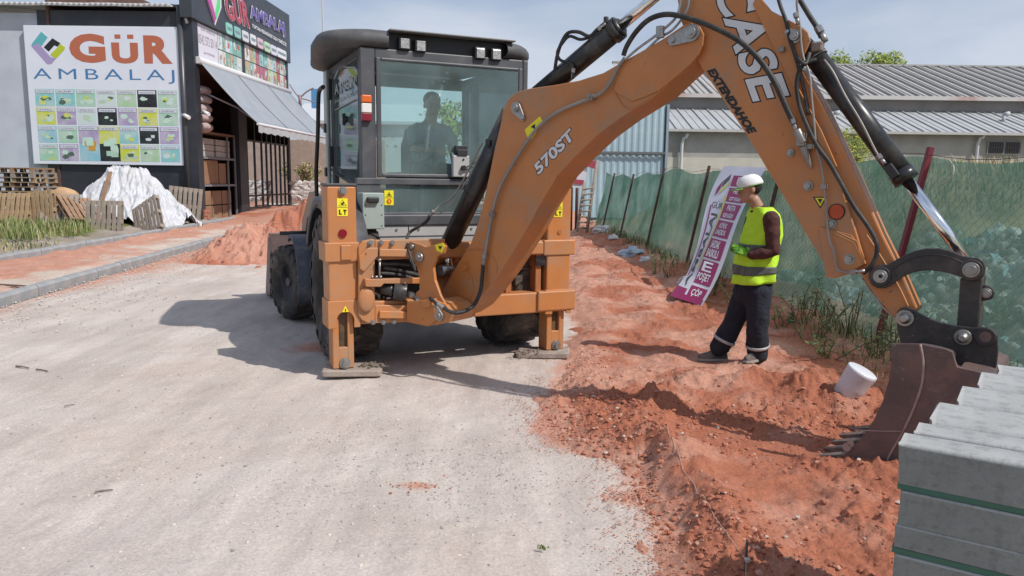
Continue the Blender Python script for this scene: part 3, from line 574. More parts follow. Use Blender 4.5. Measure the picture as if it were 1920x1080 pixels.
# loader arms and front bucket
m = MB()
for s in (-1, 1):
    m.prism([V((s*.72, y, z)) for y, z in ((2.1, 1.30), (2.7, 1.52), (3.3, 1.56), (3.9, 1.20), (4.25, .70), (4.30, .42), (4.15, .40), (3.95, .72), (3.5, 1.22), (2.9, 1.30), (2.2, 1.12))], (s*.08, 0, 0))
m.cyl((-.72, 3.8, 1.15), (.72, 3.8, 1.15), .06)
build('loader_arm', m, mat('arm_dusty', (0.33, 0.24, 0.20), (0.42, 0.24, 0.14), rough=0.7, scale=4, dirt=(0.3, 0.26, 0.23), dirt_amt=0.8, dscale=5), T, bevel=.008)
m = MB(); pr = [(4.30, .92), (4.28, .55), (4.34, .25), (4.50, .06), (5.05, .02)]
for s in (-1, 1):
    m.prism([V((s*1.17, y, z)) for y, z in pr+[(5.0, .12), (4.75, .50), (4.50, .90)]], (s*.03, 0, 0))
outer = pr; inner = [(y+.025, z+.02) for y, z in pr]
m.prism([V((-1.19, y, z)) for y, z in outer+inner[::-1]], (2.38, 0, 0)); m.bb(-1.19, 1.19, 4.30, 4.46, .90, .96)
for x in (-.72, .72): m.bb(x-.06, x+.06, 4.12, 4.30, .25, .75)
build('loader_bucket', m, BUCKET, T, bevel=.006)
m = MB(); m.bb(-1.0, -.55, 3.55, 3.62, 1.0, 1.04); m.cyl((-1.15, 3.5, 1.02), (-.7, 3.5, 1.02), .025); build('step_bracket', m, PLASTICD, T)

# ---------------- rear frame
def col_outline(s, x0, x1, z0, z1): return
for s, (xa, xb_), (dx0, dz0, dx1, dz1) in ((-1, (-1.185, -.935), (-1.10, 1.56, -1.01, 1.41)), (1, (.90, 1.155), (.965, 1.53, 1.055, 1.385))):
    m = MB(); m.bb(xa, xb_, -.12, .14, .66, 1.665); c = build('stabiliser_column', m, ORANGE, T, bevel=.016)
    m = MB(); m.bb(xa-.006, xb_+.006, -.126, .146, 1.664, 1.685); build('column_cap', m, CABGREY, c, bevel=.006)
    # lower sleeve, arched open in front of the leg
    x0, x1 = xa-.014, xb_+.014; cx = (x0+x1)/2+.01; po = [V((x0, -.137, .44)), V((x0, -.137, .68)), V((x1, -.137, .68)), V((x1, -.137, .44)), V((cx+.075, -.137, .44)), V((cx+.075, -.137, .51))]
    po += [V((cx+.075*math.cos(t), -.137, .51+.075*math.sin(t))) for t in np.linspace(.4, math.pi-.4, 7)]+[V((cx-.075, -.137, .51)), V((cx-.075, -.137, .44))]
    m = MB(); m.prism(po, (0, .02, 0)); m.bb(x0, x0+.02, -.117, .15, .44, .68); m.bb(x1-.02, x1, -.117, .15, .44, .68); m.bb(x0+.02, x1-.02, .13, .15, .44, .68); build('leg_sleeve', m, ORANGE, c, bevel=.005)
    m = MB(); bolt(m, ((xa+xb_)/2+.01, -.12, 1.625), (0, -1, 0), .024, .035); build('bolt', m, STEEL, c)
    # leg with its recess and the foot
    lx0, lx1 = xa+.03, xb_-.035; m = MB()
    m.bb(lx0, lx0+.055, -.085, .10, .07, .72); m.bb(lx1-.055, lx1, -.085, .10, .07, .72); m.bb(lx0+.054, lx1-.054, -.04, .098, .07, .72); m.bb(lx0+.05, lx1-.05, -.083, -.03, .07, .26)
    lg = build('stabiliser_leg', m, ORANGE, T, bevel=.008)
    m = MB(); m.bb(lx0+.056, lx1-.056, -.046, -.036, .262, .60); build('slot', m, mat('slot_brown', (0.05, 0.035, 0.02), (0.16, 0.09, 0.04), rough=0.4, scale=7), lg)  # dark brown strip set in the recess of the leg
    m = MB(); bolt(m, ((lx0+lx1)/2+.01, -.083, .115), (0, -1, 0), .030, .05); m.cyl(((lx0+lx1)/2+.01, -.083, .115), ((lx0+lx1)/2+.01, -.092, .115), .05, seg=24); build('bolt', m, STEEL, lg)
    px0 = -1.21 if s < 0 else .70; m = MB()
    an = math.radians(-17 if s < 0 else -30); cxp = (-.97 if s < 0 else .93); cyp = -.02
    m.loft([[V((cxp+(p.x)*math.cos(an)-(p.y)*math.sin(an), cyp+(p.x)*math.sin(an)+p.y*math.cos(an), z+ .03*p.x*(1 if s > 0 else -.3))) for p in rrect(-.26+q, .26-q, -.15+q, .15-q, .03, 0, 3)] for z, q in ((.004, .012), (.014, 0), (.052, 0), (.064, .012))], smooth=False)
    ft = build('foot_pad', m, mat('foot_steel', (0.26, 0.21, 0.18), (0.34, 0.28, 0.24), rough=0.85, scale=9, dirt=(0.40, 0.33, 0.28), dirt_amt=0.8, bump=.4, bscale=50), lg)
    m = MB()
    for i in range(60):
        x = (random.gauss(-.80, .06) if s < 0 else random.gauss(.72, .08)); y = random.gauss(-.05, .045); r = random.uniform(.006, .02 if s < 0 else .010)
        m.ell((x, y, .068+r*.3), (r*1.4, r, r*.7), seg=6, rings=4)
    build('mud_clods', m, mat('dark_mud', (0.09, 0.075, 0.065), (0.2, 0.16, 0.13), rough=.95, scale=30) if s < 0 else MUD, ft, kind='stuff')
    # sticker: two pictograms
    y_ = -.1235; m = MB(); m.bb(dx0, dx1, y_, y_+.003, dz1, dz0)
    m.bb(dx0+.003, dx1-.003, y_-.0015, y_, (dz0+dz1)/2-.003, (dz0+dz1)/2, 1)
    zz = (dz0+dz1)/2; cxx = (dx0+dx1)/2; hh = (dz0-dz1)
    m.tube([(cxx-.032, y_-.001, zz+.012), (cxx+.032, y_-.001, zz+.012), (cxx, y_-.001, dz0-.010)], .0022, seg=4, mi=1, sub=1, closed=True)
    m.box((cxx, y_-.0012, zz+.028), (.022, .002, .016), mi=1); m.box((cxx+.008, y_-.0012, zz+.040), (.012, .002, .012), mi=1)
    m.bb(dx0+.014, dx0+.026, y_-.0015, y_, dz1+.015, dz1+.055, 1); m.bb(dx0+.014, dx0+.040, y_-.0016, y_, dz1+.012, dz1+.022, 1); m.bb(dx1-.038, dx1-.012, y_-.0016, y_, dz1+.040, dz1+.054, 1); m.bb(dx1-.030, dx1-.020, y_-.0016, y_, dz1+.012, dz1+.045, 1)
    build('warning_sticker', m, [YELLOW, INK], c)
    m = MB(); tri = [V((cx-.028, -.1375, .545)), V((cx+.028, -.1375, .545)), V((cx, -.1375, .60))]; tri = [p+V((0, -.001, .038)) for p in tri]; m.prism(tri, (0, -.002, 0)); m.box((cx, -.1425, .600), (.008, .002, .022), mi=1)
    build('warning_sticker', m, [YELLOW, INK], c)
m = MB(); m.cyl((-1.058, -.121, 1.262), (-1.058, -.133, 1.262), .036, seg=28); build('rear_reflector', m, REDREF, T)
m = MB(); m.cyl((1.03, -.121, 1.24), (1.03, -.128, 1.24), .022, seg=20); build('reflector_seat', m, ORANGE_D, T)
# cross beams
m = MB(); m.bb(-.94, 1.19, -.10, .05, 1.02, 1.16); b = build('upper_beam', m, ORANGE, T, bevel=.012)
m = MB(); m.bb(.86, 1.20, -.135, .16, 1.015, 1.165); m.bb(.72, .86, -.13, -.095, 1.03, 1.15); build('beam_end', m, ORANGE, b, bevel=.012)
m = MB(); m.bb(-1.215, -.92, -.14, .16, 1.02, 1.185); m.bb(-1.08, -.99, -.155, -.14, 1.035, 1.165); build('beam_end', m, ORANGE, b, bevel=.014)
m = MB(); m.bb(-.94, 1.19, -.12, .06, .46, .66); b = build('lower_beam', m, ORANGE, T, bevel=.012)
m = MB(); m.bb(.80, 1.21, -.15, .16, .475, .67); build('beam_end', m, ORANGE, b, bevel=.014)
m = MB(); m.bb(-.94, 1.19, .10, .14, .64, 1.04); m.bb(.80, .86, -.08, .10, .66, 1.02); m.bb(.50, .56, -.05, .10, .66, 1.02); build('back_plate', m, ORANGE_D, T, bevel=.006)
m = MB(); m.cyl((.40, .02, .88), (.84, .02, .88), .012); build('rod', m, STEEL, T)

# side-shift carriage: a plate with a large rounded opening
y0 = -.16
out = LYs(y0, (672, 470), (673, 590), (680, 603), (700, 608), (790, 600), (800, 598), (800, 448), (700, 449), (682, 452))
hole = LYs(y0, (708, 478), (708, 560), (716, 572), (790, 574), (790, 478))
m = MB()
def frame_strip(mb, o, h, vec, mi=0):
    for i in range(len(o)): pass
# four solid sides round the opening
m.prism(LYs(y0, (672, 462), (680, 452), (700, 448), (703, 450), (703, 606), (690, 606), (678, 600), (672, 590)), (0, .05, 0))
m.prism(LYs(y0, (703, 450), (835, 448), (835, 480), (703, 480)), (0, .05, 0)); m.prism(LYs(y0, (703, 572), (800, 572), (800, 603), (703, 606)), (0, .05, 0))
cg = build('carriage', m, ORANGE, T, bevel=.008)
m = MB(); m.prism(LYs(y0-.03, (673, 480), (690, 465), (709, 464), (709, 480), (683, 510), (675, 505)), (0, .03, 0)); build('carriage_boss', m, ORANGE, cg, bevel=.008); m = MB(); m.ell(LY(687, 562, y0-.02), (.075, .03, .11), seg=18, rings=12)
build('carriage_boss', m, ORANGE, cg, bevel=.008)
m = MB(); m.prism(LYs(y0-.06, (684, 523), (716, 523), (720, 532), (714, 538), (686, 538)), (0, .08, 0)); m.prism(LYs(y0-.02, (709, 523), (790, 521), (790, 532), (709, 532)), (0, .05, 0)); build('cylinder_bracket', m, ORANGE, cg, bevel=.006)
m = MB(); m.prism(LYs(y0-.05, (712, 467), (790, 468), (790, 482), (712, 481)), (0, .06, 0)); build('carriage_rib', m, ORANGE, cg, bevel=.006); m = MB(); m.prism(LYs(y0-.03, (712, 583), (778, 585), (778, 598), (712, 597)), (0, .04, 0)); build('carriage_rib', m, ORANGE, cg, bevel=.006)
m = MB()
for px, py in ((694, 455), (714, 455), (735, 455), (699, 604), (718, 604), (738, 603)): bolt(m, LY(px, py, y0), (0, -1, 0), .015, .035)
build('bolt', m, STEEL, cg, kind='stuff')
m = MB(); m.cyl(LY(712, 488, y0-.05), LY(712, 520, y0-.05), .010, seg=8); m.cyl(LY(712, 485, y0-.05), LY(712, 490, y0-.05), .016, seg=10)
for px in (698, 706, 714): m.cyl(LY(px, 522, y0-.05), LY(px, 517, y0-.05), .012, seg=8)
build('grease_fitting', m, STEEL, cg)
# dark hollow with hoses and the swing cylinder
m = MB(); m.prism(LYs(.06, (705, 478), (800, 478), (800, 575), (705, 575)), (0, .03, 0)); build('hollow_plate', m, PLASTICD, T)
for k, (a, b_, c_, r) in enumerate((((718, 502), (745, 506), (790, 518), .022), ((712, 494), (750, 495), (795, 500), .020), ((712, 512), (750, 516), (795, 528), .020))):
    m = MB(); m.tube([LY(*a, -.08), LY(*b_, -.10), LY(*c_, -.08)], r); build('hose', m, RUBBER, T)
m = MB(); a = LY(738, 546, -.14); b_ = LY(762, 549, -.17); m.cyl(LY(728, 543, -.12), LY(736, 545, -.12), .055, seg=20); m.cyl(a, b_, .085, seg=24); m.cyl(LY(715, 541, -.08), a, .05, seg=20)
sw = build('swing_cylinder', m, BLACK, T, bevel=.004)
m = MB(); m.cyl(b_, LY(780, 557, -.22), .032, seg=16); build('swing_rod', m, STEEL, sw)
m = MB(); m.prism(LYs(-.26, (777, 555), (790, 557), (791, 566), (780, 567)), (0, .05, 0)); m.cyl(LY(784, 562, -.27), LY(784, 562, -.29), .022, seg=6, smooth=False); build('rod_eye', m, STEEL, sw, bevel=.004)
for px, py in ((724, 547), (724, 559)):
    m = MB(); m.cyl(LY(px, py, -.12), LY(px+12, py-1, -.13), .012, seg=10); build('fitting', m, STEEL, sw)

# ---------------- boom plane
BA = math.radians(-38); BD = V((math.cos(BA), math.sin(BA), 0)); BN = V((math.sin(BA), -math.cos(BA), 0)); BO = V((2.13, 4.76, 0))
def S(px, py, off=0.0): return PL(px, py, BO+BN*off, BN)
def Ss(off, *pp): return [S(a, b, off) for a, b in pp]
def plate(off, th, *pp): m = MB(); m.prism(Ss(off, *pp), -BN*th); return m
def bld(name, m, mats, parent, **k): return build(name, m, mats, parent, world=True, **k)

# kingpost casting on the carriage
m = MB()
m.prism(Ss(.45, (768, 452), (790, 459), (798, 463), (828, 456), (835, 462), (832, 475), (820, 480), (812, 500), (815, 525), (826, 555), (838, 575), (845, 590), (838, 603), (800, 612), (762, 604), (764, 585), (775, 570), (780, 548), (786, 543), (786, 520), (781, 500), (772, 482), (766, 465)), -BN*.03)
kp = bld('kingpost', m, ORANGE, T, bevel=.006)
m = MB(); m.prism(Ss(.14, (782, 470), (830, 470), (812, 500), (815, 525), (838, 575), (838, 600), (800, 610), (764, 600), (786, 540), (786, 510)), -BN*.30)
bld('kingpost_core', m, ORANGE_D, kp, bevel=.008)
m = MB(); m.prism(Ss(-.14, (768, 452), (798, 463), (835, 462), (820, 480), (812, 500), (815, 525), (838, 575), (838, 603), (800, 612), (764, 600), (786, 543), (781, 500)), -BN*.03)
bld('kingpost_plate', m, ORANGE, kp, bevel=.006)
m = MB(); m.prism(Ss(.50, (762, 566), (812, 560), (818, 600), (800, 612), (762, 604)), -BN*.12); m.prism(Ss(.54, (790, 566), (806, 562), (806, 575), (790, 578)), -BN*.1); bld('swing_lug', m, ORANGE, kp, bevel=.010)
m = MB(); c = S(789, 482, .45); m.cyl(c, c+BN*.03, .040, seg=24); m.cyl(c+BN*.03, c+BN*.045, .022, seg=16); c = S(775, 462, .45); m.cyl(c, c+BN*.03, .02)
bld('pin', m, STEEL, kp)
m = MB(); m.prism(Ss(.4502, (816, 459), (830, 455), (834, 463), (829, 474), (819, 470)), BN*.003); m.prism(Ss(.4535, (822, 461), (829, 462), (825, 469)), BN*.0015, mi=1); bld('warning_sticker', m, [YELLOW, INK], kp)
# boom
near = [(806, 590), (815, 578), (836, 534), (858, 495), (883, 455), (897, 415), (906, 380), (918, 325), (928, 275), (938, 235), (943, 208), (954, 184), (970, 172), (992, 166), (1035, 160), (1085, 151), (1130, 137), (1165, 117), (1205, 95), (1245, 72), (1280, 48), (1296, 43), (1311, 49), (1319, 64), (1317, 85), (1309, 103), (1296, 119), (1270, 142), (1235, 176), (1200, 198), (1165, 220), (1122, 252), (1080, 292), (1045, 330), (1012, 385), (985, 435), (955, 484), (928, 525), (908, 550), (885, 577), (862, 592), (835, 601), (815, 602)]
bm_ = bld('boom', plate(.15, .30, *near), ORANGE, T, bevel=.007)
m = plate(.158, .008, *((988, 395), (1003, 397), (985, 432), (955, 482), (928, 523), (908, 548), (895, 562), (862, 585), (838, 590), (826, 575), (842, 540), (865, 500), (880, 470)))
m2 = plate(.156, .006, (836, 534), (858, 512), (876, 508), (885, 520), (888, 545), (880, 565), (860, 580), (838, 586), (824, 575)); bld('boom_gusset', m2, ORANGE, bm_, bevel=.003)
m = MB(); m.tube(Ss(.152, (873, 468), (892, 467), (912, 470), (925, 482), (932, 500), (930, 512)), .006, seg=6); bld('weld_bead', m, ORANGE, bm_)
m = MB(); c = S(876, 500, .15); bolt(m, c, BN, .022, .03); bld('bolt', m, ORANGE, bm_)
# end fork doubler plate
m = plate(.162, .012, (1165, 117), (1205, 95), (1245, 72), (1280, 48), (1296, 43), (1311, 49), (1319, 64), (1317, 85), (1309, 103), (1296, 119), (1270, 142), (1235, 170), (1212, 180), (1185, 190), (1150, 170)); bld('boom_end_plate', m, ORANGE, bm_, bevel=.004)
m = MB(); m.tube(Ss(.153, (1150, 168), (1175, 203), (1215, 190), (1240, 166)), .005, seg=6); bld('weld_bead', m, ORANGE, bm_)
# underside joint shadow is real: dark liner inside the fork
m = MB()
def washer(mb, p, q, off, r1, r2, h=.018):
    a, b_ = S(*p, off), S(*q, off); u = (b_-a).normalized(); w_ = BN.cross(u); pts = []
    for i in range(13): t = math.pi/2+math.pi*i/12; pts.append(a+(u*math.cos(t)+w_*math.sin(t))*r1)
    for i in range(9): t = -math.pi/2+math.pi*i/8; pts.append(b_+(u*math.cos(t)+w_*math.sin(t))*r2)
    mb.prism(pts, BN*h)
    mb.cyl(a+BN*h, a+BN*(h+.022), r1*.66, seg=24); mb.cyl(a+BN*(h+.022), a+BN*(h+.03), r1*.42, seg=6, smooth=False); mb.cyl(b_+BN*h, b_+BN*(h+.016), r2*.55, seg=6, smooth=False)
for p, q, off, r1, r2, par in (((969, 203), (982, 222), .151, .050, .022, bm_), ((1298, 62), (1263, 76), .163, .058, .036, bm_), ((825, 592), (817, 573), .475, .045, .024, kp)):
    m = MB(); washer(m, p, q, off, r1, r2); bld('pin', m, STEEL, par, bevel=.002)
m = MB(); m.cyl(S(825, 592, .47), S(825, 592, -.2), .035); m.cyl(S(969, 203, .152), S(969, 203, -.17), .03); bld('pin', m, STEEL, bm_)
m = plate(.472, .30, (803, 578), (815, 562), (836, 572), (848, 588), (842, 604), (815, 610)); bld('pin_boss', m, ORANGE, kp, bevel=.006)
# lettering 570ST
def lettering(parent, s, a, b_, c_, off, fill, ink, ob, bold, name='lettering', spacing=1.0):
    """a: lower left, b: lower right, c: upper left, pixels of the flat print on the steel side"""
    A_, B_, C_ = S(*a, off), S(*b_, off), S(*c_, off); m = MB()
    if ob is not None: text_mb(m, s, A_, B_-A_, C_-A_, BN*.0012, ob, 1, ref=bold, spacing=spacing)
    text_mb(m, s, A_, B_-A_, C_-A_, BN*.0024, bold, 0, spacing=spacing); return bld(name, m, [fill, ink], parent)
lettering(bm_, '570ST', (1010, 329), (1079, 258), (1000, 311), .150, LETTERW, INK, .075, .035)
m = plate(.1515, .001, (984, 243), (1012, 218), (1018, 228), (1003, 252), (996, 261), (988, 256)); m.prism(Ss(.1535, (995, 238), (1003, 232), (1003, 242)), BN*.001, mi=1); bld('warning_sticker', m, [YELLOW, INK], bm_)
# pipes and hoses of the boom
def hose(parent, pts, r, mt=RUBBER, name='hose', seg=10):
    m = MB(); m.tube([S(*p) for p in pts], r, seg=seg); return bld(name, m, mt, parent)
def fit(parent, a, b_, r, mt=STEEL, name='fitting'):
    A_, B_ = S(*a), S(*b_); d = B_-A_; m = MB(); m.cyl(A_, A_+d*.4, r, seg=6, smooth=False); m.cyl(A_+d*.4, B_, r*.72, seg=10); return bld(name, m, mt, parent)
f_ = .185
hose(bm_, [(1172, 108, f_), (1160, 125, f_), (1146, 152, f_), (1130, 172, f_), (1108, 184, f_), (1080, 195, f_), (1050, 208, f_), (1020, 228, f_), (995, 255, f_), (972, 290, f_), (955, 318, f_), (940, 345, f_), (930, 372, f_), (924, 395, f_)], .0135, PIPE, 'pipe')
hose(bm_, [(923, 402, f_), (918, 425, f_), (913, 455, f_), (909, 478, f_)], .0145, PIPE, 'pipe')
for c in ((1108, 183), (922, 402)):
    A_ = S(*c, f_); m = MB(); m.box(A_, (.045, .05, .045), (BD, BN, V((0, 0, 1)))); m.cyl(A_-BN*.03, A_+BN*.04, .012, seg=6, smooth=False); bld('pipe_clamp', m, PIPE, bm_, bevel=.004)
fit(bm_, (909, 476, f_), (906, 498, f_), .022, PIPE)
hose(bm_, [(906, 496, f_), (904, 520, f_+.01), (901, 545, f_+.03), (890, 570, f_+.12), (872, 583, f_+.24), (850, 586, f_+.33), (828, 575, f_+.345), (806, 559, f_+.345)], .0165)
fit(bm_, (832, 578, f_+.345), (806, 559, f_+.345), .022, PIPE)
# black hose across to the dipper
f_ = .225
HP = [(1169, 104, .19), (1176, 85, .2), (1194, 58, f_), (1218, 36, f_), (1248, 27, f_), (1280, 31, f_), (1315, 42, f_), (1348, 56, f_), (1382, 74, f_), (1410, 97, f_), (1432, 122, f_-.02), (1450, 150, .2), (1464, 178, .19), (1476, 205, .18), (1487, 228, .17)]
hose(bm_, HP, .0185)
m = MB()
for k in range(len(HP)-1): pass
# twin steel lines to the top
hose(bm_, [(1172, 112, .19), (1195, 92, .17), (1225, 70, .17), (1248, 52, .17), (1270, 28, .17), (1278, -10, .17)], .009, STEEL, 'pipe', 8)
hose(bm_, [(1176, 118, .15), (1205, 100, .15), (1235, 72, .15), (1262, 55, .15), (1288, 20, .15), (1292, -10, .15)], .009, STEEL, 'pipe', 8)
m = MB(); m.box(S(1238, 60, .18), (.05, .04, .08), (BD, BN, V((0, 0, 1)))); bld('pipe_clamp', m, STEEL, bm_, bevel=.004)
# boom cylinder (low, dark) and dipper cylinder (high)
cb = MB(); a, b_ = S(838, 468, 0), S(962, 205, 0); u = (b_-a).normalized(); cb.cyl(a, a+(b_-a)*.98, .088, seg=36); cb.cyl(a-u*.02, a+u*.05, .096, seg=36); cb.cyl(a+(b_-a)*.42, a+(b_-a)*.425, .0905, seg=36, mi=0)
bc = bld('boom_cylinder', cb, BLACK, T)
m = MB(); c0 = S(842, 505, 0); m.cyl(c0, a, .045, seg=20); bld('cylinder_rod', m, CHROME, bc)
m = MB(); m.cyl(c0-BN*.13, c0+BN*.13, .05, seg=20); bld('pin', m, STEEL, bc)
m = MB(); c = S(930, 268, .0); m.box(c+BN*.09, (.05, .05, .06), (BD, BN, V((0, 0, 1)))); bld('port_block', m, BLACK, bc, bevel=.006)
dc = MB(); a, b_ = S(1010, 178, 0), S(1160, 52, 0); u = (b_-a).normalized(); dc.cyl(a, b_, .080, seg=36); dc.cyl(b_-u*.06, b_+u*.005, .092, seg=36); dc.cyl(b_+u*.005, b_+u*.03, .085, .060, seg=36)
dcy = bld('dipper_cylinder', dc, BLACK, T)
m = MB(); m.cyl(b_, S(1290, -58, 0), .040, seg=24); bld('cylinder_rod', m, CHROME, dcy)
m = MB(); c = S(1136, 47, .06); m.cyl(c, c+V((0, 0, .06)), .02, seg=8); m.box(S(1128, 60, .05), (.05, .05, .05), (BD, BN, V((0, 0, 1)))); bld('port_block', m, BLACK, dcy, bevel=.005)
hose(dcy, [(1136, 42, .07), (1120, 55, .08), (1105, 68, .09), (1085, 60, .09), (1065, 62, .09), (1052, 82, .09), (1044, 108, .09), (1040, 135, .06)], .014)
hose(dcy, [(1105, 70, .06), (1088, 74, .08), (1068, 68, .09), (1055, 80, .10), (1045, 98, .10), (1050, 112, .10), (1066, 118, .09), (1074, 125, .09), (1074, 148, .09)], .012)
fit(dcy, (1075, 128, .09), (1073, 148, .09), .016)
fit(dcy, (1122, 55, .08), (1136, 44, .07), .02)

# ---------------- dipper (outer arm)
near = [(1262, -70), (1270, 0), (1277, 40), (1290, 75), (1307, 112), (1320, 135), (1358, 190), (1399, 252), (1452, 340), (1500, 420), (1562, 523), (1590, 514), (1623, 495), (1600, 420), (1569, 325), (1521, 235), (1484, 151), (1447, 75), (1411, 0), (1385, -70)]
dp = bld('dipper', plate(.11, .20, *near), ORANGE, T, bevel=.006)
m = plate(.128, .018, (1420, -12), (1446, 20), (1490, 43), (1514, 60), (1519, 76), (1510, 97), (1498, 118), (1494, 140), (1497, 165), (1510, 190), (1540, 245), (1569, 312), (1560, 318), (1521, 240), (1484, 158), (1447, 82), (1411, 8)); ear = bld('cylinder_ear', m, ORANGE, dp, bevel=.003)
m = plate(-.075, .018, (1420, -12), (1446, 20), (1490, 43), (1514, 60), (1519, 76), (1510, 97), (1498, 118), (1494, 140), (1497, 165), (1510, 190), (1540, 245), (1569, 312), (1560, 318), (1521, 240), (1484, 158), (1447, 82), (1411, 8)); bld('cylinder_ear', m, ORANGE, dp, bevel=.003)
m = MB(); washer(m, (1492, 69), (1479, 60), .129, .042, .022); bld('pin', m, STEEL, dp, bevel=.002)
m = MB(); m.cyl(S(1492, 69, .13), S(1492, 69, -.1), .032); bld('pin', m, STEEL, dp)
m = plate(.122, .012, (1453, 455), (1475, 470), (1560, 522), (1590, 512), (1621, 494), (1597, 412), (1570, 330), (1545, 290), (1530, 300), (1535, 400), (1502, 418)); 
m = plate(.120, .010, (1535, 425), (1548, 520), (1562, 522), (1590, 513), (1620, 495), (1607, 455), (1596, 440)); bld('dipper_end_plate', m, ORANGE, dp, bevel=.003)
m = MB(); m.tube(Ss(.122, (1561, 436), (1602, 455), (1620, 494)), .006, seg=6, sub=1); m.tube(Ss(.122, (1567, 434), (1606, 452), (1622, 488)), .003, seg=6, sub=1); bld('weld_bead', m, mat('edge_bright', (0.60, 0.30, 0.12), rough=.5), dp)
for px, py, r in ((1593, 486, .022), (1516, 349, .020), (1560, 420, .020), (1483, 287, .016)):
    m = MB(); bolt(m, S(px, py, .11), BN, r, .035); bld('bolt', m, STEEL, dp)
m = MB(); c = S(1569, 397, .11); m.cyl(c, c+BN*.012, .044, seg=28); r_ = bld('side_reflector', m, mat('reflector_red_orange', (.42, .05, .012), (.50, .07, .015), rough=.2), dp); m = MB(); m.cyl(c, c+BN*.008, .050, seg=28); bld('reflector_rim', m, INK, r_)
m = MB(); m.prism(Ss(.1115, (1524, 369), (1551, 369), (1538, 391)), BN*.001, mi=1); m.prism(Ss(.1132, (1528, 371), (1547, 371), (1538, 387)), BN*.001); m.prism(Ss(.1150, (1533, 373), (1542, 373), (1538, 382)), BN*.001, mi=1); bld('warning_sticker', m, [YELLOW, INK], dp)
# logo lettering reading down the arm
P0 = S(1329, -2, .11); P1 = S(1412, 192, .11); U = S(1404, -30, .11)-P0
lettering(dp, 'CASE', (1333, -26), (1411, 191), (1400, -44), .110, LETTERW, INK, .052, .026, spacing=1.05)
lettering(dp, 'EXTENDAHOE', (1325, 133), (1403, 251), (1341, 128), .110, INK, INK, None, .060)
# inner (extending) arm
m = plate(.075, .15, (1500, 330), (1588, 470), (1617, 520), (1640, 552), (1672, 594), (1690, 600), (1722, 582), (1695, 520), (1655, 440), (1606, 330), (1570, 250), (1540, 190), (1505, 130), (1480, 120), (1450, 180))
inn = bld('extending_arm', m, ORANGE, T, bevel=.012)
m = MB(); m.tube(Ss(.078, (1625, 440), (1648, 475), (1684, 535), (1703, 575)), .005, seg=6); bld('weld_bead', m, mat('edge_bright', (0.60, 0.30, 0.12), rough=.5), inn)
m = MB(); m.tube(Ss(.06, (1617, 522), (1640, 556), (1655, 575), (1670, 590)), .006, seg=6); bld('wire', m, STEEL, inn)
# hoses on the dipper
fit(dp, (1485, 222, .17), (1494, 246, .165), .022)
m = MB(); m.box(S(1503, 262, .15), (.05, .06, .08), (BD, BN, V((0, 0, 1)))); m.cyl(S(1494, 244, .165), S(1506, 268, .16), .03, seg=8); m.cyl(S(1506, 275, .15), S(1521, 316, .13), .028, .008, seg=8); bld('hose_coupling', m, PIPE, dp, bevel=.003)
hose(dp, [(1497, -20, .16), (1494, 5, .16), (1496, 24, .15), (1500, 48, .15), (1502, 80, .15), (1507, 110, .15), (1518, 140, .15), (1522, 185, .15), (1526, 225, .15), (1530, 270, .15), (1540, 310, .15), (1545, 350, .15), (1549, 390, .15), (1552, 430, .15), (1556, 452, .15), (1564, 475, .15), (1567, 495, .15), (1571, 507, .15), (1590, 511, .15), (1600, 510, .15)], .0075, PIPE, 'pipe', 8)
fit(dp, (1492, 24, .15), (1497, 46, .15), .018); fit(dp, (1594, 511, .15), (1622, 508, .15), .016, STEEL)
hose(dp, [(1490, 100, .02), (1496, 110, .16), (1510, 120, .17), (1518, 100, .1)], .012)
hose(dp, [(1530, 112, .12), (1512, 118, .15), (1500, 130, .16), (1494, 160, .16), (1500, 200, .16), (1515, 240, .16), (1533, 275, .16), (1555, 305, .15), (1575, 340, .14), (1600, 385, .13), (1628, 425, .13), (1643, 455, .13), (1643, 480, .13), (1632, 500, .14), (1618, 512, .14)], .0135)
hose(dp, [(1452, -30, .1), (1463, 10, .12), (1474, 40, .14), (1480, 70, .15), (1490, 100, .15), (1500, 135, .15), (1508, 170, .15), (1516, 215, .15)], .012)
hose(dp, [(1510, 165, -.05), (1522, 185, -.02), (1535, 205, 0), (1545, 218, 0), (1552, 232, 0)], .014)
fit(dp, (1538, 206, 0), (1548, 224, 0), .022)
for p in ((1466, 93), (1520, 275), (1545, 350)): m = MB(); m.box(S(*p, .14), (.035, .04, .03), (BD, BN, V((0, 0, 1)))); bld('pipe_clamp', m, PIPE, dp, bevel=.003)
hose(dp, [(1486, -25, .02), (1500, 0, .02), (1518, 30, .03), (1532, 52, .04), (1540, 70, .04)], .016)
fit(dp, (1533, 50, .04), (1548, 78, .04), .026)

# bucket cylinder
a, b_ = S(1524, 100, 0), S(1700, 338, 0); u = (b_-a).normalized(); m = MB(); m.cyl(a, b_, .066, seg=40); m.cyl(b_-u*.07, b_+u*.004, .074, seg=40); m.cyl(a-u*.03, a+u*.03, .072, seg=40); m.cyl(S(1492, 69, 0), a, .055, seg=24)
bkc = bld('bucket_cylinder', m, BLACK, T)
m = MB(); c = S(1492, 69, 0); m.cyl(c-BN*.055, c+BN*.055, .066, seg=28); m.box(S(1533, 88, .05), (.07, .06, .06), (BD, BN, V((0, 0, 1)))); bld('cylinder_eye', m, MUD, bkc, bevel=.01)
m = MB(); m.cyl(a+u*.035, a+u*.045, .0735, seg=40); bld('ring', m, STEEL, bkc)
m = MB(); q = S(1822, 500, 0); m.cyl(b_, q, .034, seg=28); bld('cylinder_rod', m, CHROME, bkc)
hose(bkc, [(1545, 112, .07), (1562, 135, .09), (1585, 180, .095), (1615, 230, .09), (1640, 280, .08), (1650, 296, .075)], .007, PIPE, 'pipe', 8)
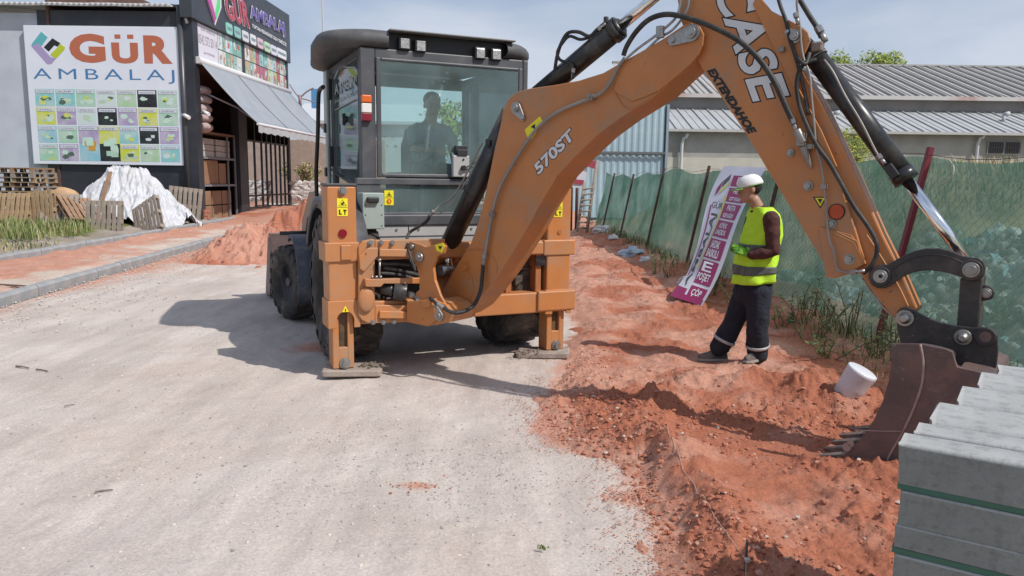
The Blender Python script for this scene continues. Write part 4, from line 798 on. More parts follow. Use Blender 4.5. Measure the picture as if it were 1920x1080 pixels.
fit(bkc, (1646, 290, .075), (1660, 308, .075), .017); m = MB(); m.box(S(1673, 321, .07), (.09, .07, .05), (u, BN, u.cross(BN))); bld('port_block', m, PLASTICD, bkc, bevel=.006)

# linkage
def z8(*pp): return [(1440+x/2.16, 400+y/2.16) for x, y in pp]
L1 = z8((405, 262), (408, 238), (425, 218), (450, 208), (485, 208), (520, 187), (560, 165), (600, 150), (640, 142), (690, 142), (740, 152), (790, 172), (820, 178), (850, 180), (872, 195), (881, 220), (877, 250), (862, 268), (838, 276), (810, 272), (780, 258), (740, 245), (700, 236), (650, 231), (610, 234), (570, 246), (530, 268), (495, 295), (470, 305), (440, 303), (418, 290))
lk = bld('guide_link', plate(.135, .03, *L1), BLACKLINK, T, bevel=.006)
bld('guide_link', plate(-.105, .03, *L1), BLACKLINK, T, bevel=.006)
m = MB()
ins = z8((505, 225), (560, 192), (620, 172), (690, 168), (750, 182), (790, 200)); m.tube(Ss(.137, *ins), .004, seg=6); m.tube(Ss(.137, *z8((505, 225), (520, 255))), .004, seg=6, sub=1); bld('link_rib', m, BLACKLINK, lk)
def pinn(parent, px, py, off, r, h=.03, dome=False, through=-.14):
    c = S(px, py, off); m = MB(); m.cyl(c, c+BN*h*.45, r*1.45, seg=28); m.cyl(c+BN*h*.45, c+BN*h, r, seg=24)
    if dome: m.cyl(c+BN*h, c+BN*(h+.02), r*.98, r*.55, seg=24)
    m.cyl(c, S(px, py, through), r*.8, seg=20); return bld('pin', m, STEEL, parent, bevel=.002)
for p in ((1651, 518), (1821, 506)):
    c = S(*p, .136); m = MB(); m.cyl(c-BN*.02, c+BN*.012, .060, seg=32); bld('pin_boss', m, BLACKLINK, lk, bevel=.004)
pinn(lk, 1651, 518, .148, .028); pinn(lk, 1821, 506, .148, .030)
m = MB(); c = S(1651, 518, .178); m.cyl(c-BN*.002, c+BN*.003, .012, seg=16); bld('grease_hole', m, INK, lk)
m = plate(.095, .19, *z8((778, 262), (868, 262), (858, 400), (848, 500), (760, 500), (768, 400))); pl_ = bld('push_link', m, BLACKLINK, T, bevel=.008)
m = plate(.05, .04, *z8((850, 290), (880, 290), (905, 300), (918, 320), (912, 342), (895, 352), (850, 358))); bld('lifting_lug', m, BLACKLINK, pl_, bevel=.006); pinn(pl_, 1849, 549, .05, .020, .015, through=0.0)
L2 = z8((520, 400), (535, 384), (555, 380), (585, 390), (610, 405), (650, 425), (700, 443), (760, 455), (830, 464), (890, 462), (915, 472), (930, 495), (932, 560), (925, 620), (912, 668), (860, 650), (790, 640), (700, 640), (620, 640), (560, 600), (540, 540), (522, 470))
ep = bld('bucket_ear', plate(.135, .032, *L2), BLACKLINK, T, bevel=.005); bld('bucket_ear', plate(-.103, .032, *L2), BLACKLINK, T, bevel=.005)
pinn(ep, 1697, 596, .136, .034, .03, True); pinn(ep, 1806, 632, .136, .031, .035, True)
c = S(1848, 631, .136); m = MB(); m.cyl(c, c+BN*.02, .052, seg=28); bld('pin_boss', m, BLACKLINK, ep, bevel=.003); m = MB(); m.cyl(c+BN*.02, c+BN*.023, .030, seg=28); bld('bore', m, BUCKET, ep)
# digging bucket
bf = [(1670, 645), (1671, 680), (1666, 715), (1655, 752), (1638, 788), (1612, 826), (1590, 846), (1566, 866)]
bb_ = [(1600, 871), (1640, 874), (1690, 877), (1740, 873), (1790, 855), (1832, 815), (1858, 770), (1868, 735), (1868, 708)]
bt = [(1845, 700), (1795, 688), (1790, 675), (1786, 660), (1775, 655), (1727, 645)]
BW = .375
bk = bld('digging_bucket', plate(BW, .028, *(bf+bb_+bt)), BUCKET, T, bevel=.004)
bld('bucket_side', plate(-BW+.028, .028, *([(1672, 690)]+bf[2:]+bb_+[(1845, 702), (1790, 700)])), BUCKET, bk, bevel=.004)
o3 = Ss(BW-.028, *([(1566, 866)]+bb_+bt[:1]+[(1800, 690)])); cen = S(1735, 760, BW-.028)
i3 = [p+(cen-p).normalized()*.028 for p in o3]; m = MB()
for i in range(len(o3)-1): m.prism([o3[i], o3[i+1], i3[i+1], i3[i]], -BN*(2*BW-.056))
bld('bucket_shell', m, BUCKET, bk)
m = plate(BW+.010, .010, *([(1670, 645), (1671, 680), (1666, 715), (1655, 752), (1638, 788), (1612, 826), (1590, 846), (1566, 866), (1658, 871), (1690, 810), (1712, 765), (1727, 720), (1730, 680), (1724, 645)])); bld('side_cutter', m, BUCKET, bk, bevel=.002)
m = MB(); m.tube(Ss(BW+.003, (1725, 646), (1731, 680), (1728, 720), (1713, 765), (1691, 812), (1672, 845), (1660, 870)), .009, seg=6); m.tube(Ss(BW+.012, (1602, 806), (1640, 808), (1690, 809)), .004, seg=6); m.tube(Ss(.14, (1727, 645), (1750, 648), (1778, 655), (1790, 662), (1792, 684), (1830, 694), (1868, 706)), .006, seg=6, sub=2); bld('weld_bead', m, WELD, bk)
m = MB(); c = S(1588, 838, BW+.01); m.cyl(c, c+BN*.01, .025, seg=16); m.cyl(c+BD*.02+V((0, 0, .03)), c+BD*.02+V((0, 0, .03))+BN*.01, .02, seg=16); bld('bolt', m, WELD, bk)
base = S(1568, 866, BW)
for k in range(5):
    q = base-BN*(.04+k*(2*BW-.08)/4)+V((0, 0, .012)); dd = (-BD*.96-V((0, 0, .10))).normalized(); up = V((0, 0, 1)); m = MB()
    def sec(p, hw, hh): return [p-BN*hw-up*hh, p+BN*hw-up*hh, p+BN*hw+up*hh, p-BN*hw+up*hh]
    m.loft([sec(q-dd*.10+up*.02, .035, .030), sec(q+dd*.02, .034, .028), sec(q+dd*.08, .027, .015), sec(q+dd*.125, .020, .005)], smooth=False); bld('bucket_tooth', m, mat('tooth_steel', (0.13, 0.09, 0.08), (0.22, 0.17, 0.15), rough=.6, metal=.3, scale=14), bk, bevel=.003)
# front hoses near the kingpost
hose(T, [(806, 404, .30), (800, 415, .30), (785, 425, .32), (768, 436, .36), (763, 450, .42), (766, 468, .48), (773, 490, .50), (779, 508, .50)], .014)
fit(T, (813, 396, .30), (804, 407, .30), .018, PIPE); fit(T, (771, 486, .50), (779, 508, .50), .014, PIPE)
hose(T, [(813, 398, .30), (826, 384, .25), (845, 372, .18), (862, 350, .14), (880, 315, .12), (895, 285, .12), (905, 268, .12)], .008, PIPE, 'pipe', 8)
hose(T, [(822, 402, .26), (850, 378, .2), (868, 350, .15), (886, 318, .13), (902, 288, .12)], .006, PIPE, 'pipe', 8)
hose(T, [(880, 460, -.15), (900, 462, -.2), (930, 461, -.25)], .02)

# ---------------- body under the cab
yb = .50
m = MB(); m.bb(-.75, .98, yb, 1.9, .95, 1.19); m.bb(-.735, .965, yb-.012, yb, 1.18, 1.285); b = build('rear_panel', m, GREYP, T, bevel=.006)
for x in (-.30, .22): 
    m = MB(); m.bb(x-.004, x+.004, yb-.0155, yb-.012, 1.185, 1.28); build('panel_joint', m, INK, b)
for x in (-.42, -.2, .12, .35): m = MB(); m.cyl((x, yb-.012, 1.245), (x, yb-.02, 1.245), .012, seg=10); build('bolt', m, STEEL, b)
m = MB(); m.bb(-.80, .99, yb-.03, 2.3, 1.285, 1.39); build('sill', m, CABGREY, T, bevel=.012)
m = MB(); m.bb(-.80, -.60, yb-.26, yb-.03, 1.27, 1.60); sb = build('side_box', m, SAGE, T, bevel=.008)
m = MB(); m.bb(-.765, -.655, yb-.30, yb-.26, 1.51, 1.565); build('handle', m, PLASTICD, sb, bevel=.012)
for x in (-.775, -.625):
    for z in (1.30, 1.40, 1.49): m = MB(); m.cyl((x, yb-.26, z), (x, yb-.263, z), .006, seg=8); build('screw', m, INK, sb)
m = MB(); m.bb(-.80, .99, yb-.02, yb+.06, 1.675, 1.735); m.bb(-.80, -.57, yb-.01, yb+.12, 1.39, 1.68); m.bb(.90, .99, yb-.01, yb+.12, 1.39, 1.68); m.bb(-.57, .90, yb-.01, yb+.04, 1.385, 1.41); build('cab_lower_frame', m, CABGREY, T, bevel=.006)
m = MB(); m.bb(-.57, .90, yb+.015, yb+.022, 1.41, 1.675); lw = build('lower_rear_window', m, CABGLASS, T)
m = MB(); m.bb(-.53, -.44, yb+.008, yb+.012, 1.48, 1.62); m.tube([(-.51, yb+.006, 1.565), (-.46, yb+.006, 1.565), (-.485, yb+.006, 1.607)], .0025, seg=4, mi=1, sub=1, closed=True); m.box((-.485, yb+.006, 1.58), (.018, .002, .014), mi=1); m.bb(-.527, -.443, yb+.006, yb+.008, 1.548, 1.551, 1)
m.cyl((-.485, yb+.007, 1.517), (-.485, yb+.004, 1.517), .024, seg=20, mi=2); m.box((-.485, yb+.003, 1.517), (.008, .002, .028), mi=0); build('warning_sticker', m, [YELLOW, INK, ORREF], lw)

# ---------------- cab
XL, XR, YR, YF = -.74, .97, .52, 2.32
cabm = MB()
cabm.bb(XL, -.60, YR-.0, YR+.12, 1.70, 2.93); cabm.bb(.915, XR, YR, YR+.10, 1.70, 2.93)
for s, x in ((-1, XL), (1, XR)):
    a, b_ = (x, x+.06) if s < 0 else (x-.06, x)
    cabm.bb(a, b_, 1.90, 2.0, 1.39, 2.93); cabm.bb(a, b_, YF-.07, YF, 1.25, 2.93); cabm.bb(a, b_, YR+.12, YF-.07, 2.84, 2.93)
cabm.bb(XL+.06, XR-.06, YF-.07, YF-.01, 2.80, 2.93); cabm.bb(-.60, .915, YR+.005, YR+.11, 2.83, 2.93); cabm.bb(XL+.01, XR-.01, 1.45, YF, 1.24, 1.39); cabm.bb(XL+.06, XR-.06, YF-.05, YF-.01, 1.39, 1.55)
cab = build('cab', cabm, CABGREY, T, bevel=.012)
# rear window: frame and pane
m = MB(); x0, x1, z0, z1 = -.595, .905, 1.745, 2.845; fw = .045; y_ = YR-.02
m.bb(x0, x0+fw, y_, y_+.03, z0, z1); m.bb(x1-fw, x1, y_, y_+.03, z0, z1); m.bb(x0+fw, x1-fw, y_, y_+.03, z1-fw*.6, z1); m.bb(x0+fw, x1-fw, y_, y_+.03, z0, z0+fw*.8)
rw = build('rear_window', m, CABGREY, T, bevel=.01)
m = MB(); m.bb(x0+fw*.8, x1-fw*.8, y_+.012, y_+.018, z0+.02, z1-.02); build('pane', m, CABGLASS, rw)
# wiper motor box and wiper
m = MB(); m.bb(.14, .31, y_-.06, y_-.001, 1.755, 1.965); wb = build('wiper_motor', m, SAGE if False else GREYP, rw, bevel=.01)
m = MB(); m.bb(.18, .285, y_-.07, y_-.062, 1.96, 2.02); m.bb(.17, .29, y_-.05, y_, 1.965, 2.06); build('motor_cap', m, PLASTICD, wb, bevel=.008)
m = MB(); m.cyl((.245, y_-.062, 1.925), (.245, y_-.068, 1.925), .010); m.cyl((.24, y_-.06, 1.845), (.24, y_-.10, 1.845), .024, seg=12); build('wiper_pivot', m, INK, wb)
m = MB(); m.tube([(.22, y_-.09, 1.83), (.34, y_-.09, 1.89), (.62, y_-.06, 2.05), (.68, y_-.05, 2.10)], .007, seg=6); m.tube([(.24, y_-.085, 1.825), (.36, y_-.085, 1.868), (.63, y_-.05, 2.03)], .006, seg=6); build('wiper', m, INK, wb)
# side panes
m = MB(); pts = [V((XL+.02, y, z)) for y, z in ((YR+.10, 1.66), (1.2, 1.70), (1.92, 1.79), (1.92, 2.86), (YR+.10, 2.86))]; m.prism(pts, (.006, 0, 0)); q = build('side_window', m, CABGLASS, T)
m = MB(); m.tube([p+V((-.005, 0, 0)) for p in pts], .018, seg=6, sub=1, closed=True); build('seal', m, PLASTICD, q)
m = MB(); m.cyl((XL+.015, 1.2, 2.32), (XL-.02, 1.2, 2.32), .035, seg=12); m.box((XL-.02, 1.2, 2.32), (.03, .03, .12)); build('latch', m, INK, q, bevel=.004)
# printed sticker on the side window
m = MB(); A_ = V((XL+.008, 1.80, 2.62)); text_mb(m, 'AYGÜN', A_, V((0, -1.02, -.02)), V((0, 0, .13)), V((-.001, 0, 0)), .03); text_mb(m, 'KAUÇUK HORTUM', A_+V((0, 0, -.10)), V((0, -1.02, 0)), V((0, 0, .05)), V((-.001, 0, 0)), .0)
m.tube([A_+V((0, 0, .17)), A_+V((0, -.35, .25)), A_+V((0, -.7, .20)), A_+V((0, -1.02, .16))], .010, seg=5); m.tube([A_+V((0, 0, -.16)), A_+V((0, -1.02, -.14))], .006, seg=5, sub=1)
build('window_lettering', m, mat('print_grey', (.30, .34, .34), rough=.6), q)
for s in (1,):
    m = MB(); m.bb(XR-.022, XR-.016, YR+.10, 1.92, 1.66, 2.86); build('side_window', m, CABGLASS, T)
for s, x in ((-1, XL+.02), (1, XR-.022)):
    m = MB(); m.bb(x, x+.006, 2.0, YF-.07, 1.40, 2.85); build('door_window', m, CLEARGLASS, T)
m = MB(); m.bb(XL+.06, XR-.06, YF-.035, YF-.03, 1.55, 2.80); build('windscreen', m, CLEARGLASS, T)
for z in (2.86-.16, 1.98): m = MB(); m.bb(XL-.04, XL+.0, 1.90, 2.02, z-.12, z+.10); build('hinge', m, INK, T, bevel=.008)
m = MB(); m.bb(XL-.05, XL-.02, 1.98, 2.10, 1.55, 2.90); build('door_edge', m, mat('door_edge', (.28, .33, .32), rough=.4), T, bevel=.01)
for z in (2.28, 1.80, 1.60): m = MB(); m.bb(XL-.07, XL-.045, 2.02, 2.10, z-.05, z+.05); build('door_latch', m, INK, T, bevel=.008)
# roof
ro = []
def Rr(pts, z): return [V((x, y, z)) for x, y in pts]
def arc(cx, cy, r, a0, a1, n=14): return [(cx+r*math.cos(math.radians(a0+(a1-a0)*i/n)), cy+r*math.sin(math.radians(a0+(a1-a0)*i/n))) for i in range(n+1)]
full = arc(-.62, .92, .46, 180, 262)+[(-.48, .47), (-.48, .66), (.80, .66), (.80, .47)]+arc(.66, .92, .46, 278, 360)+[(1.10, 1.3)]+arc(.70, 2.25, .25, 0, 90)+arc(-.66, 2.25, .25, 90, 180)+[(-1.06, 1.3)]
def inset(P_in, q): 
    cx, cy = .02, 1.5; return [(cx+(x-cx)*(1-q/1.1), cy+(y-cy)*(1-q/1.0)) for x, y in P_in]
m = MB(); n_ = len(full)
m.loft([Rr(inset(full, q), z) for z, q in ((2.955, .20), (2.935, .12), (2.935, .07), (2.955, .025), (2.985, .004), (3.03, .004), (3.065, .022), (3.088, .05), (3.098, .09))], cap=True, smooth=True)
rf = build('roof', m, ROOFGREY, T); 
rf.data.set_sharp_from_angle(angle=math.radians(50))
m = MB(); m.bb(-.475, .795, .44, .68, 3.085, 3.10); build('visor_strip', m, mat('visor_grey', (.16, .165, .17), rough=.5), rf, bevel=.004)
m = MB(); m.bb(-.47, .79, .56, .68, 2.90, 3.083); m.bb(-.73, .96, .56, .70, 2.87, 2.93); build('light_housing', m, INK, rf, bevel=.006)
for x, z in ((-.32, 2.985), (-.165, 2.975), (.44, 2.955), (.61, 2.955)):
    m = MB(); m.bb(x-.056, x+.056, .49, .56, z-.055, z+.06); lb = build('work_light', m, PLASTICD, rf, bevel=.01)
    m = MB(); m.bb(x-.042, x+.042, .482, .489, z-.045, z+.045); build('lens', m, mat('lamp_glass', (.22, .22, .22), (.42, .42, .42), rough=.15, scale=40), lb, bevel=.004)
m = MB(); m.bb(-.74, -.645, YR-.05, YR-.001, 2.425, 2.495); tl_ = build('tail_light', m, ORREF, T, bevel=.01)
m = MB(); m.bb(-.738, -.647, YR-.045, YR-.001, 2.335, 2.42); build('clear_section', m, WHLENS, tl_, bevel=.006)
m = MB(); m.bb(-.738, -.647, YR-.045, YR-.001, 2.26, 2.33); build('red_section', m, REDREF, tl_, bevel=.006)
m = MB(); m.tube([LX(606, 163, -.95), LX(599, 170, -.95), LX(597, 190, -.95), LX(596, 250, -.95), LX(593, 320, -.95), LX(594, 368, -.95)], .022, seg=10); build('grab_rail', m, INK, T)
m = MB(); m.tube([(-.8, 2.2, 2.6), (-1.0, 2.25, 2.62), (-1.02, 2.25, 2.45)], .012); m.box((-1.02, 2.25, 2.35), (.16, .03, .26)); m.v = m.v; 
# inside: floor, seat, console, steering wheel
SEAT = mat('seat_cloth', (.03, .032, .036), (.05, .05, .055), rough=.85, scale=30)
m = MB(); m.bb(XL+.06, XR-.06, YR+.06, 1.44, 1.17, 1.185); build('cab_floor', m, PLASTICD, T)
SX, SY = .20, 1.38
m = MB(); m.bb(SX-.25, SX+.25, SY-.22, SY+.24, 1.60, 1.72); m.bb(SX-.12, SX+.12, SY-.12, SY+.12, 1.2, 1.60); st = build('seat', m, SEAT, T, bevel=.04)
m = MB(); m.loft([rrect(SX-.24+q, SX+.24-q, SY+.22+q*.5, SY+.34-q*.5, .05, z, 4) for z, q in ((1.68, .02), (1.8, 0), (2.1, .0), (2.28, .05))]); build('backrest', m, SEAT, st)
m = MB()
for s in (-1, 1): m.bb(SX+s*.36-.09, SX+s*.36+.09, SY-.25, SY+.2, 1.19, 1.80)
m.bb(-.10, .40, YR+.08, YR+.25, 1.19, 1.72); build('console', m, PLASTICD, T, bevel=.03)
for s in (-1, 1):
    m = MB(); m.cyl((SX-.05+s*.12, YR+.2, 1.70), (SX-.05+s*.09, YR+.30, 2.02), .010); m.ell((SX-.05+s*.09, YR+.30, 2.05), (.028, .028, .045)); build('control_lever', m, INK, T)
# front steering wheel seen through the glass
m = MB(); c = V((-.02, 1.05, 2.00)); ax = V((0, .55, .6)).normalized(); u = ax.orthogonal().normalized(); q = ax.cross(u)
m.tube([c+(u*math.cos(t)+q*math.sin(t))*.15 for t in np.linspace(0, 2*math.pi, 25)[:-1]], .013, seg=8, sub=1, closed=True)
for t in (0.3, 2.4, 4.5): m.cyl(c, c+(u*math.cos(t)+q*math.sin(t))*.15, .008, seg=6)
build('steering_wheel', m, INK, T)

# ---------------- the operator
def capsule_chain(mb, pts, seg=12):
    """pts: (point, radius_a, radius_b) tapered limb with round ends"""
    P_in = [V(p) for p, *_ in pts]; n = len(P_in); rings = []; up = None
    for i in range(n):
        d = (P_in[min(i+1, n-1)]-P_in[max(i-1, 0)]).normalized()
        up = (d.orthogonal().normalized() if up is None else (up-d*up.dot(d)).normalized()); q = d.cross(up); ra = pts[i][1]; rb = pts[i][2] if len(pts[i]) > 2 else ra
        rings.append((P_in[i], d, up, q, ra, rb))
    out = []
    p, d, u_, q, ra, rb = rings[0]
    for k, s in ((-.9, .4), (-.55, .8)): out.append([p+d*k*ra+(u_*math.cos(t)*ra+q*math.sin(t)*rb)*s for t in np.linspace(0, 2*math.pi, seg+1)[:-1]])
    for p, d, u_, q, ra, rb in rings: out.append([p+(u_*math.cos(t)*ra+q*math.sin(t)*rb) for t in np.linspace(0, 2*math.pi, seg+1)[:-1]])
    for k, s in ((.55, .8), (.9, .4)): out.append([p+d*k*ra+(u_*math.cos(t)*ra+q*math.sin(t)*rb)*s for t in np.linspace(0, 2*math.pi, seg+1)[:-1]])
    mb.loft(out)
def remesh(o, vox, smooth=4):
    r = o.modifiers.new('r', 'REMESH'); r.mode = 'VOXEL'; r.voxel_size = vox; r.use_smooth_shade = True
    if smooth: s_ = o.modifiers.new('s', 'SMOOTH'); s_.factor = .5; s_.iterations = smooth
def hand(mb, wrist, d, pn, size=1.0, curl=.6, side=1):
    """palm and five bent fingers; d: pointing direction, pn: palm normal (fingers curl towards it)"""
    d = V(d).normalized(); pn = V(pn); pn = (pn-d*pn.dot(d)).normalized(); sdir = d.cross(pn)*side
    for k in (-1.2, -.4, .4, 1.2): capsule_chain(mb, [(wrist+sdir*k*.010*size, .013*size), (wrist+d*.085*size+sdir*k*.020*size, .013*size)], 8)
    for i, (k, L_) in enumerate(((-1.5, .075), (-.5, .085), (.5, .080), (1.5, .062))):
        p = wrist+d*.085*size+sdir*k*.020*size; pts = [(p, .0105*size)]; a = 0
        for j in range(3):
            a += curl*(.6 if j == 0 else 1); p = p+(d*math.cos(a)+pn*math.sin(a))*L_*size*(.42, .32, .26)[j]; pts.append((p, .0098*size-.0008*j))
        capsule_chain(mb, pts, 8)
    p = wrist+d*.025*size-sdir*.030*size; pts = [(p, .013*size)]
    for j in range(2): p = p+(d*.7-sdir*(.55-.5*j)+pn*.45).normalized()*.038*size; pts.append((p, .011*size))
    capsule_chain(mb, pts, 8)
def head_mb(mb, c, f, up, s=1.0):
    f = V(f).normalized(); up = V(up).normalized(); r_ = f.cross(up).normalized(); up = r_.cross(f)
    mb.ell(c+up*.03*s-f*.012*s, (.076*s, .098*s, .095*s), (r_, f, up)); mb.ell(c-up*.045*s+f*.022*s, (.058*s, .066*s, .062*s), (r_, f, up)); mb.ell(c-up*.085*s+f*.058*s, (.026*s, .022*s, .020*s), (r_, f, up), 10, 8)
    mb.loft([[c+f*(.086+dz)*s+up*z*s+r_*x*s*1.0 for x in (-w_, 0, w_)] for z, w_, dz in ((.025, .006, -.004), (-.0, .010, .008), (-.018, .016, .020), (-.026, .014, .006))])
    mb.ell(c+f*.092*s-up*.018*s, (.012*s, .018*s, .011*s), (r_, f, up), 8, 6); mb.ell(c+f*.083*s-up*.052*s, (.022*s, .012*s, .010*s), (r_, f, up), 8, 6)
    mb.ell(c+f*.082*s+up*.022*s, (.050*s, .010*s, .009*s), (r_, f, up), 10, 6)
    for k in (-1, 1): mb.ell(c+r_*k*.076*s-f*.012*s-up*.008*s, (.010*s, .018*s, .030*s), (r_, f, up), 8, 6)
op = thing('person', 'machine operator in a grey t-shirt seated behind the cab glass', 'person', W(SX, SY, 1.72), TA)
f_ = -TF; m = MB(); hc = W(SX-.005, SY-.12, 2.51); head_mb(m, hc, f_*.95-V((0, 0, .25)), V((0, 0, 1)), 1.12)
capsule_chain(m, [(W(SX, SY-.04, 2.30), .068), (W(SX, SY-.08, 2.44), .062)])
capsule_chain(m, [(W(SX, SY+.02, 1.82), .13, .10), (W(SX, SY+.05, 2.05), .12, .10), (W(SX, SY, 2.25), .13, .09)])
hands = {-1: W(.13, .87, 2.035), 1: W(.33, .86, 2.05)}
for s in (-1, 1):
    sh = W(SX+s*.19, SY-.02, 2.26); el = W(SX+s*.235, SY-.17, 2.04); wr = hands[s]+TF*.05
    capsule_chain(m, [(sh, .05), (sh.lerp(el, .5), .046), (el, .040), (el.lerp(wr, .35), .042), (wr, .027)]); hand(m, wr, hands[s]-TF*.06-wr, V((0, 0, -1)), 1.0, .6, s)
    capsule_chain(m, [(W(SX+s*.10, SY, 1.80), .085), (W(SX+s*.17, SY-.42, 1.80), .065), (W(SX+s*.17, SY-.55, 1.40), .045), (W(SX+s*.17, SY-.52, 1.24), .04)])
ob_ = bld('body', m, SKIN, op); remesh(ob_, .007, 3)
m = MB(); CL1 = mat('grey_tshirt', (.17, .20, .24), (.22, .25, .30), rough=.9, scale=20, bump=.4, bscale=12)
capsule_chain(m, [(W(SX, SY+.02, 1.80), .205, .17), (W(SX, SY+.04, 1.95), .20, .16), (W(SX, SY+.02, 2.15), .205, .13), (W(SX, SY-.01, 2.29), .165, .09), (W(SX, SY-.03, 2.345), .08, .07)], 20)
for s in (-1, 1): capsule_chain(m, [(W(SX+s*.13, SY, 2.27), .07), (W(SX+s*.19, SY-.02, 2.25), .068), (W(SX+s*.225, SY-.11, 2.13), .066)], 12)
o = bld('t_shirt', m, CL1, op); remesh(o, .012, 3)
m = MB()
for s in (-1, 1): capsule_chain(m, [(W(SX+s*.08, SY+.02, 1.81), .12), (W(SX+s*.17, SY-.42, 1.81), .085), (W(SX+s*.17, SY-.55, 1.40), .075), (W(SX+s*.17, SY-.52, 1.28), .07)])
o = bld('trousers', m, mat('op_trousers', (.02, .025, .04), rough=.9), op); remesh(o, .014, 2)
m = MB(); m.ell(hc+V((0, 0, .062))+TF*.02, (.092, .110, .086), (TR, TF, V((0, 0, 1)))); bld('hair', m, mat('dark_hair', (.012, .010, .009), rough=.7), op)
m = MB()
for s in (-1, 1): m.loft([[p+W(0, 0, 0)*0 for p in [W(SX+s*.17+x, SY+y, z) for x, y in ((-.05, -.50), (.05, -.50), (.05, -.62-k), (.03, -.72-k), (-.03, -.72-k), (-.05, -.62-k))]] for z, k in ((1.187, 0), (1.21, .01), (1.25, -.02), (1.27, -.06))])
bld('shoes', m, INK, op)
# ================================================================== SHOP BUILDING (left)
NAVY = mat('dark_cladding', (.020, .022, .030), (.030, .032, .042), rough=.45, scale=1.2, dirt=(.10, .09, .09), dirt_amt=.3, dscale=1)
FASC = mat('fascia_panel', (.035, .040, .052), (.050, .055, .068), rough=.4, scale=1)
WALLG = mat('grey_render', (.42, .45, .52), (.50, .53, .60), rough=.8, scale=.8)
BOARD = mat('sign_board', (.66, .69, .78), (.70, .73, .81), rough=.5, scale=1)
def plain(n, c, r=.6): return mat(n, c, rough=r)
YW = 28.3
def WP(px, py, out=0.0): return AY(px, py, YW-out)
xc = WP(362, 200).x; xg = WP(68, 20).x; zt = WP(200, 20).z
B = thing('shop_building', 'black clad shop with a lit fascia sign, grey awning and shelves in its open front', 'shop', (xc, YW, 0))
def bw(n, m, mt, par=B, **k): return build(n, m, mt, par, world=True, **k)
m = MB(); m.bb(xg, xc, YW, YW+.25, -.3, zt); bw('side_wall', m, NAVY)
m = MB(); m.bb(xg-26, xg-.01, YW+.06, YW+.3, -.3, zt-.1); gw = bw('grey_wall', m, WALLG)
m = MB()
for px in (355, 349): pass
m.cyl((xc-.28, YW-.12, -.2), (xc-.28, YW-.12, zt+.2), .11, seg=16); bw('downpipe', m, mat('pipe_dark', (.05, .052, .06), rough=.35))
m = MB(); q = WP(345, 25, .15); m.cyl(q, q+V((.1, 0, -.35)), .05); bw('pipe_bracket', m, plain('white_plastic', (.6, .6, .62)))
# roof sheets over the side wall
m = MB(); m.bb(0, .96, 0, 9, -.03, .03); 
for k in range(5): m.bb(.02+k*.19, .10+k*.19, -.02, 9, .03, .075)
rme = m.mesh('roof_sheet', mat('roof_fibre', (.52, .52, .54), (.62, .62, .64), rough=.8, scale=3, dirt=(.3, .28, .27), dirt_amt=.5))
for i in range(int((xc-.35-(xg-26))/.97)):
    place('roof_sheet', rme, B, (xg-26+i*.97-xc, -.35, zt+.12+.01*(i % 2)), (.16, 0, 0))
# facade frame: running away from the corner
FD = V((.04, 1, 0)).normalized(); FN = V((FD.y, -FD.x, 0)); FO = V((xc+.12, YW+.0, 0))
def FP(px, py, out=0.0): return PL(px, py, FO+FN*out, FN)
def FC(t, z, out=0.0): return FO+FD*t+FN*out+V((0, 0, z))
def tz(px, py): p = FP(px, py)-FO; return p.dot(FD), p.z
def fbox(mb, t0, t1, z0, z1, o0, o1, mi=0): mb.box(FC((t0+t1)/2, (z0+z1)/2, (o0+o1)/2), (t1-t0, abs(o1-o0), z1-z0), (FD, FN, V((0, 0, 1))), mi)
TE = 10.1; ZF = 7.42; ZP = 6.05
def gzf(t): return .40*min(max((t)/8, 0), 1)
m = MB(); fbox(m, -.15, .28, -.2, ZF, -.3, .06); fbox(m, 3.75, 4.55, -.2, ZP, -.3, .04); fbox(m, TE-.2, TE+.05, 0, ZF, -.25, .05); fbox(m, .28, TE-.2, ZP-.12, ZF, -.3, 0); bw('front_frame', m, NAVY, bevel=.01)
m = MB(); fbox(m, -.35, TE+.15, ZF, 9.75, -.3, .16); fa = bw('fascia', m, FASC, bevel=.02)
m = MB(); fbox(m, -.25, TE+.05, -.1, 9.6, -5.3, -5.2); fbox(m, TE-.1, TE, -.1, 9.5, -5.2, -.3); fbox(m, -.1, TE, 5.95, 6.05, -5.2, -.3); fbox(m, .28, 3.75, -.1, .06, -5.2, .0); fbox(m, 4.55, TE, -.1, .38, -5.2, .1)
bw('inner_walls', m, mat('shop_inside', (.09, .045, .035), (.13, .07, .055), rough=.8, scale=1))
# fascia lettering (raised letters)
def flet(s, a, b_, c_, fill, edge, ob, bold, name='lettering', out=.162, par=fa):
    A_, B_, C_ = FP(*a, out), FP(*b_, out), FP(*c_, out); m = MB()
    if ob is not None: text_mb(m, s, A_, B_-A_, C_-A_, FN*.02, ob, 1, ref=bold)
    text_mb(m, s, A_, B_-A_, C_-A_, FN*.06, bold, 0); return bw(name, m, [fill, edge], par)
PINK = plain('letter_pink', (.42, .09, .13)); PALE = plain('letter_edge', (.62, .60, .66)); VIO = plain('letter_violet', (.16, .14, .40)); WHT = plain('letter_white', (.78, .78, .80))
flet('GÜR', (424, 35), (467, 53), (416, -28), PINK, PALE, .06, .03)
flet('AMBALAJ', (470, 42), (534, 72), (466, 8), VIO, PALE, .04, .012)
flet('TOPTAN PERAKENDE GIDA TEMİZLİK', (470, 51), (535, 87), (470, 42), WHT, WHT, None, .012)
PC = [(.25, .55, .48), (.25, .48, .46), (.6, .6, .66), (.65, .65, .7), (.62, .45, .52), (.45, .62, .42), (.6, .6, .7), (.66, .68, .72)]
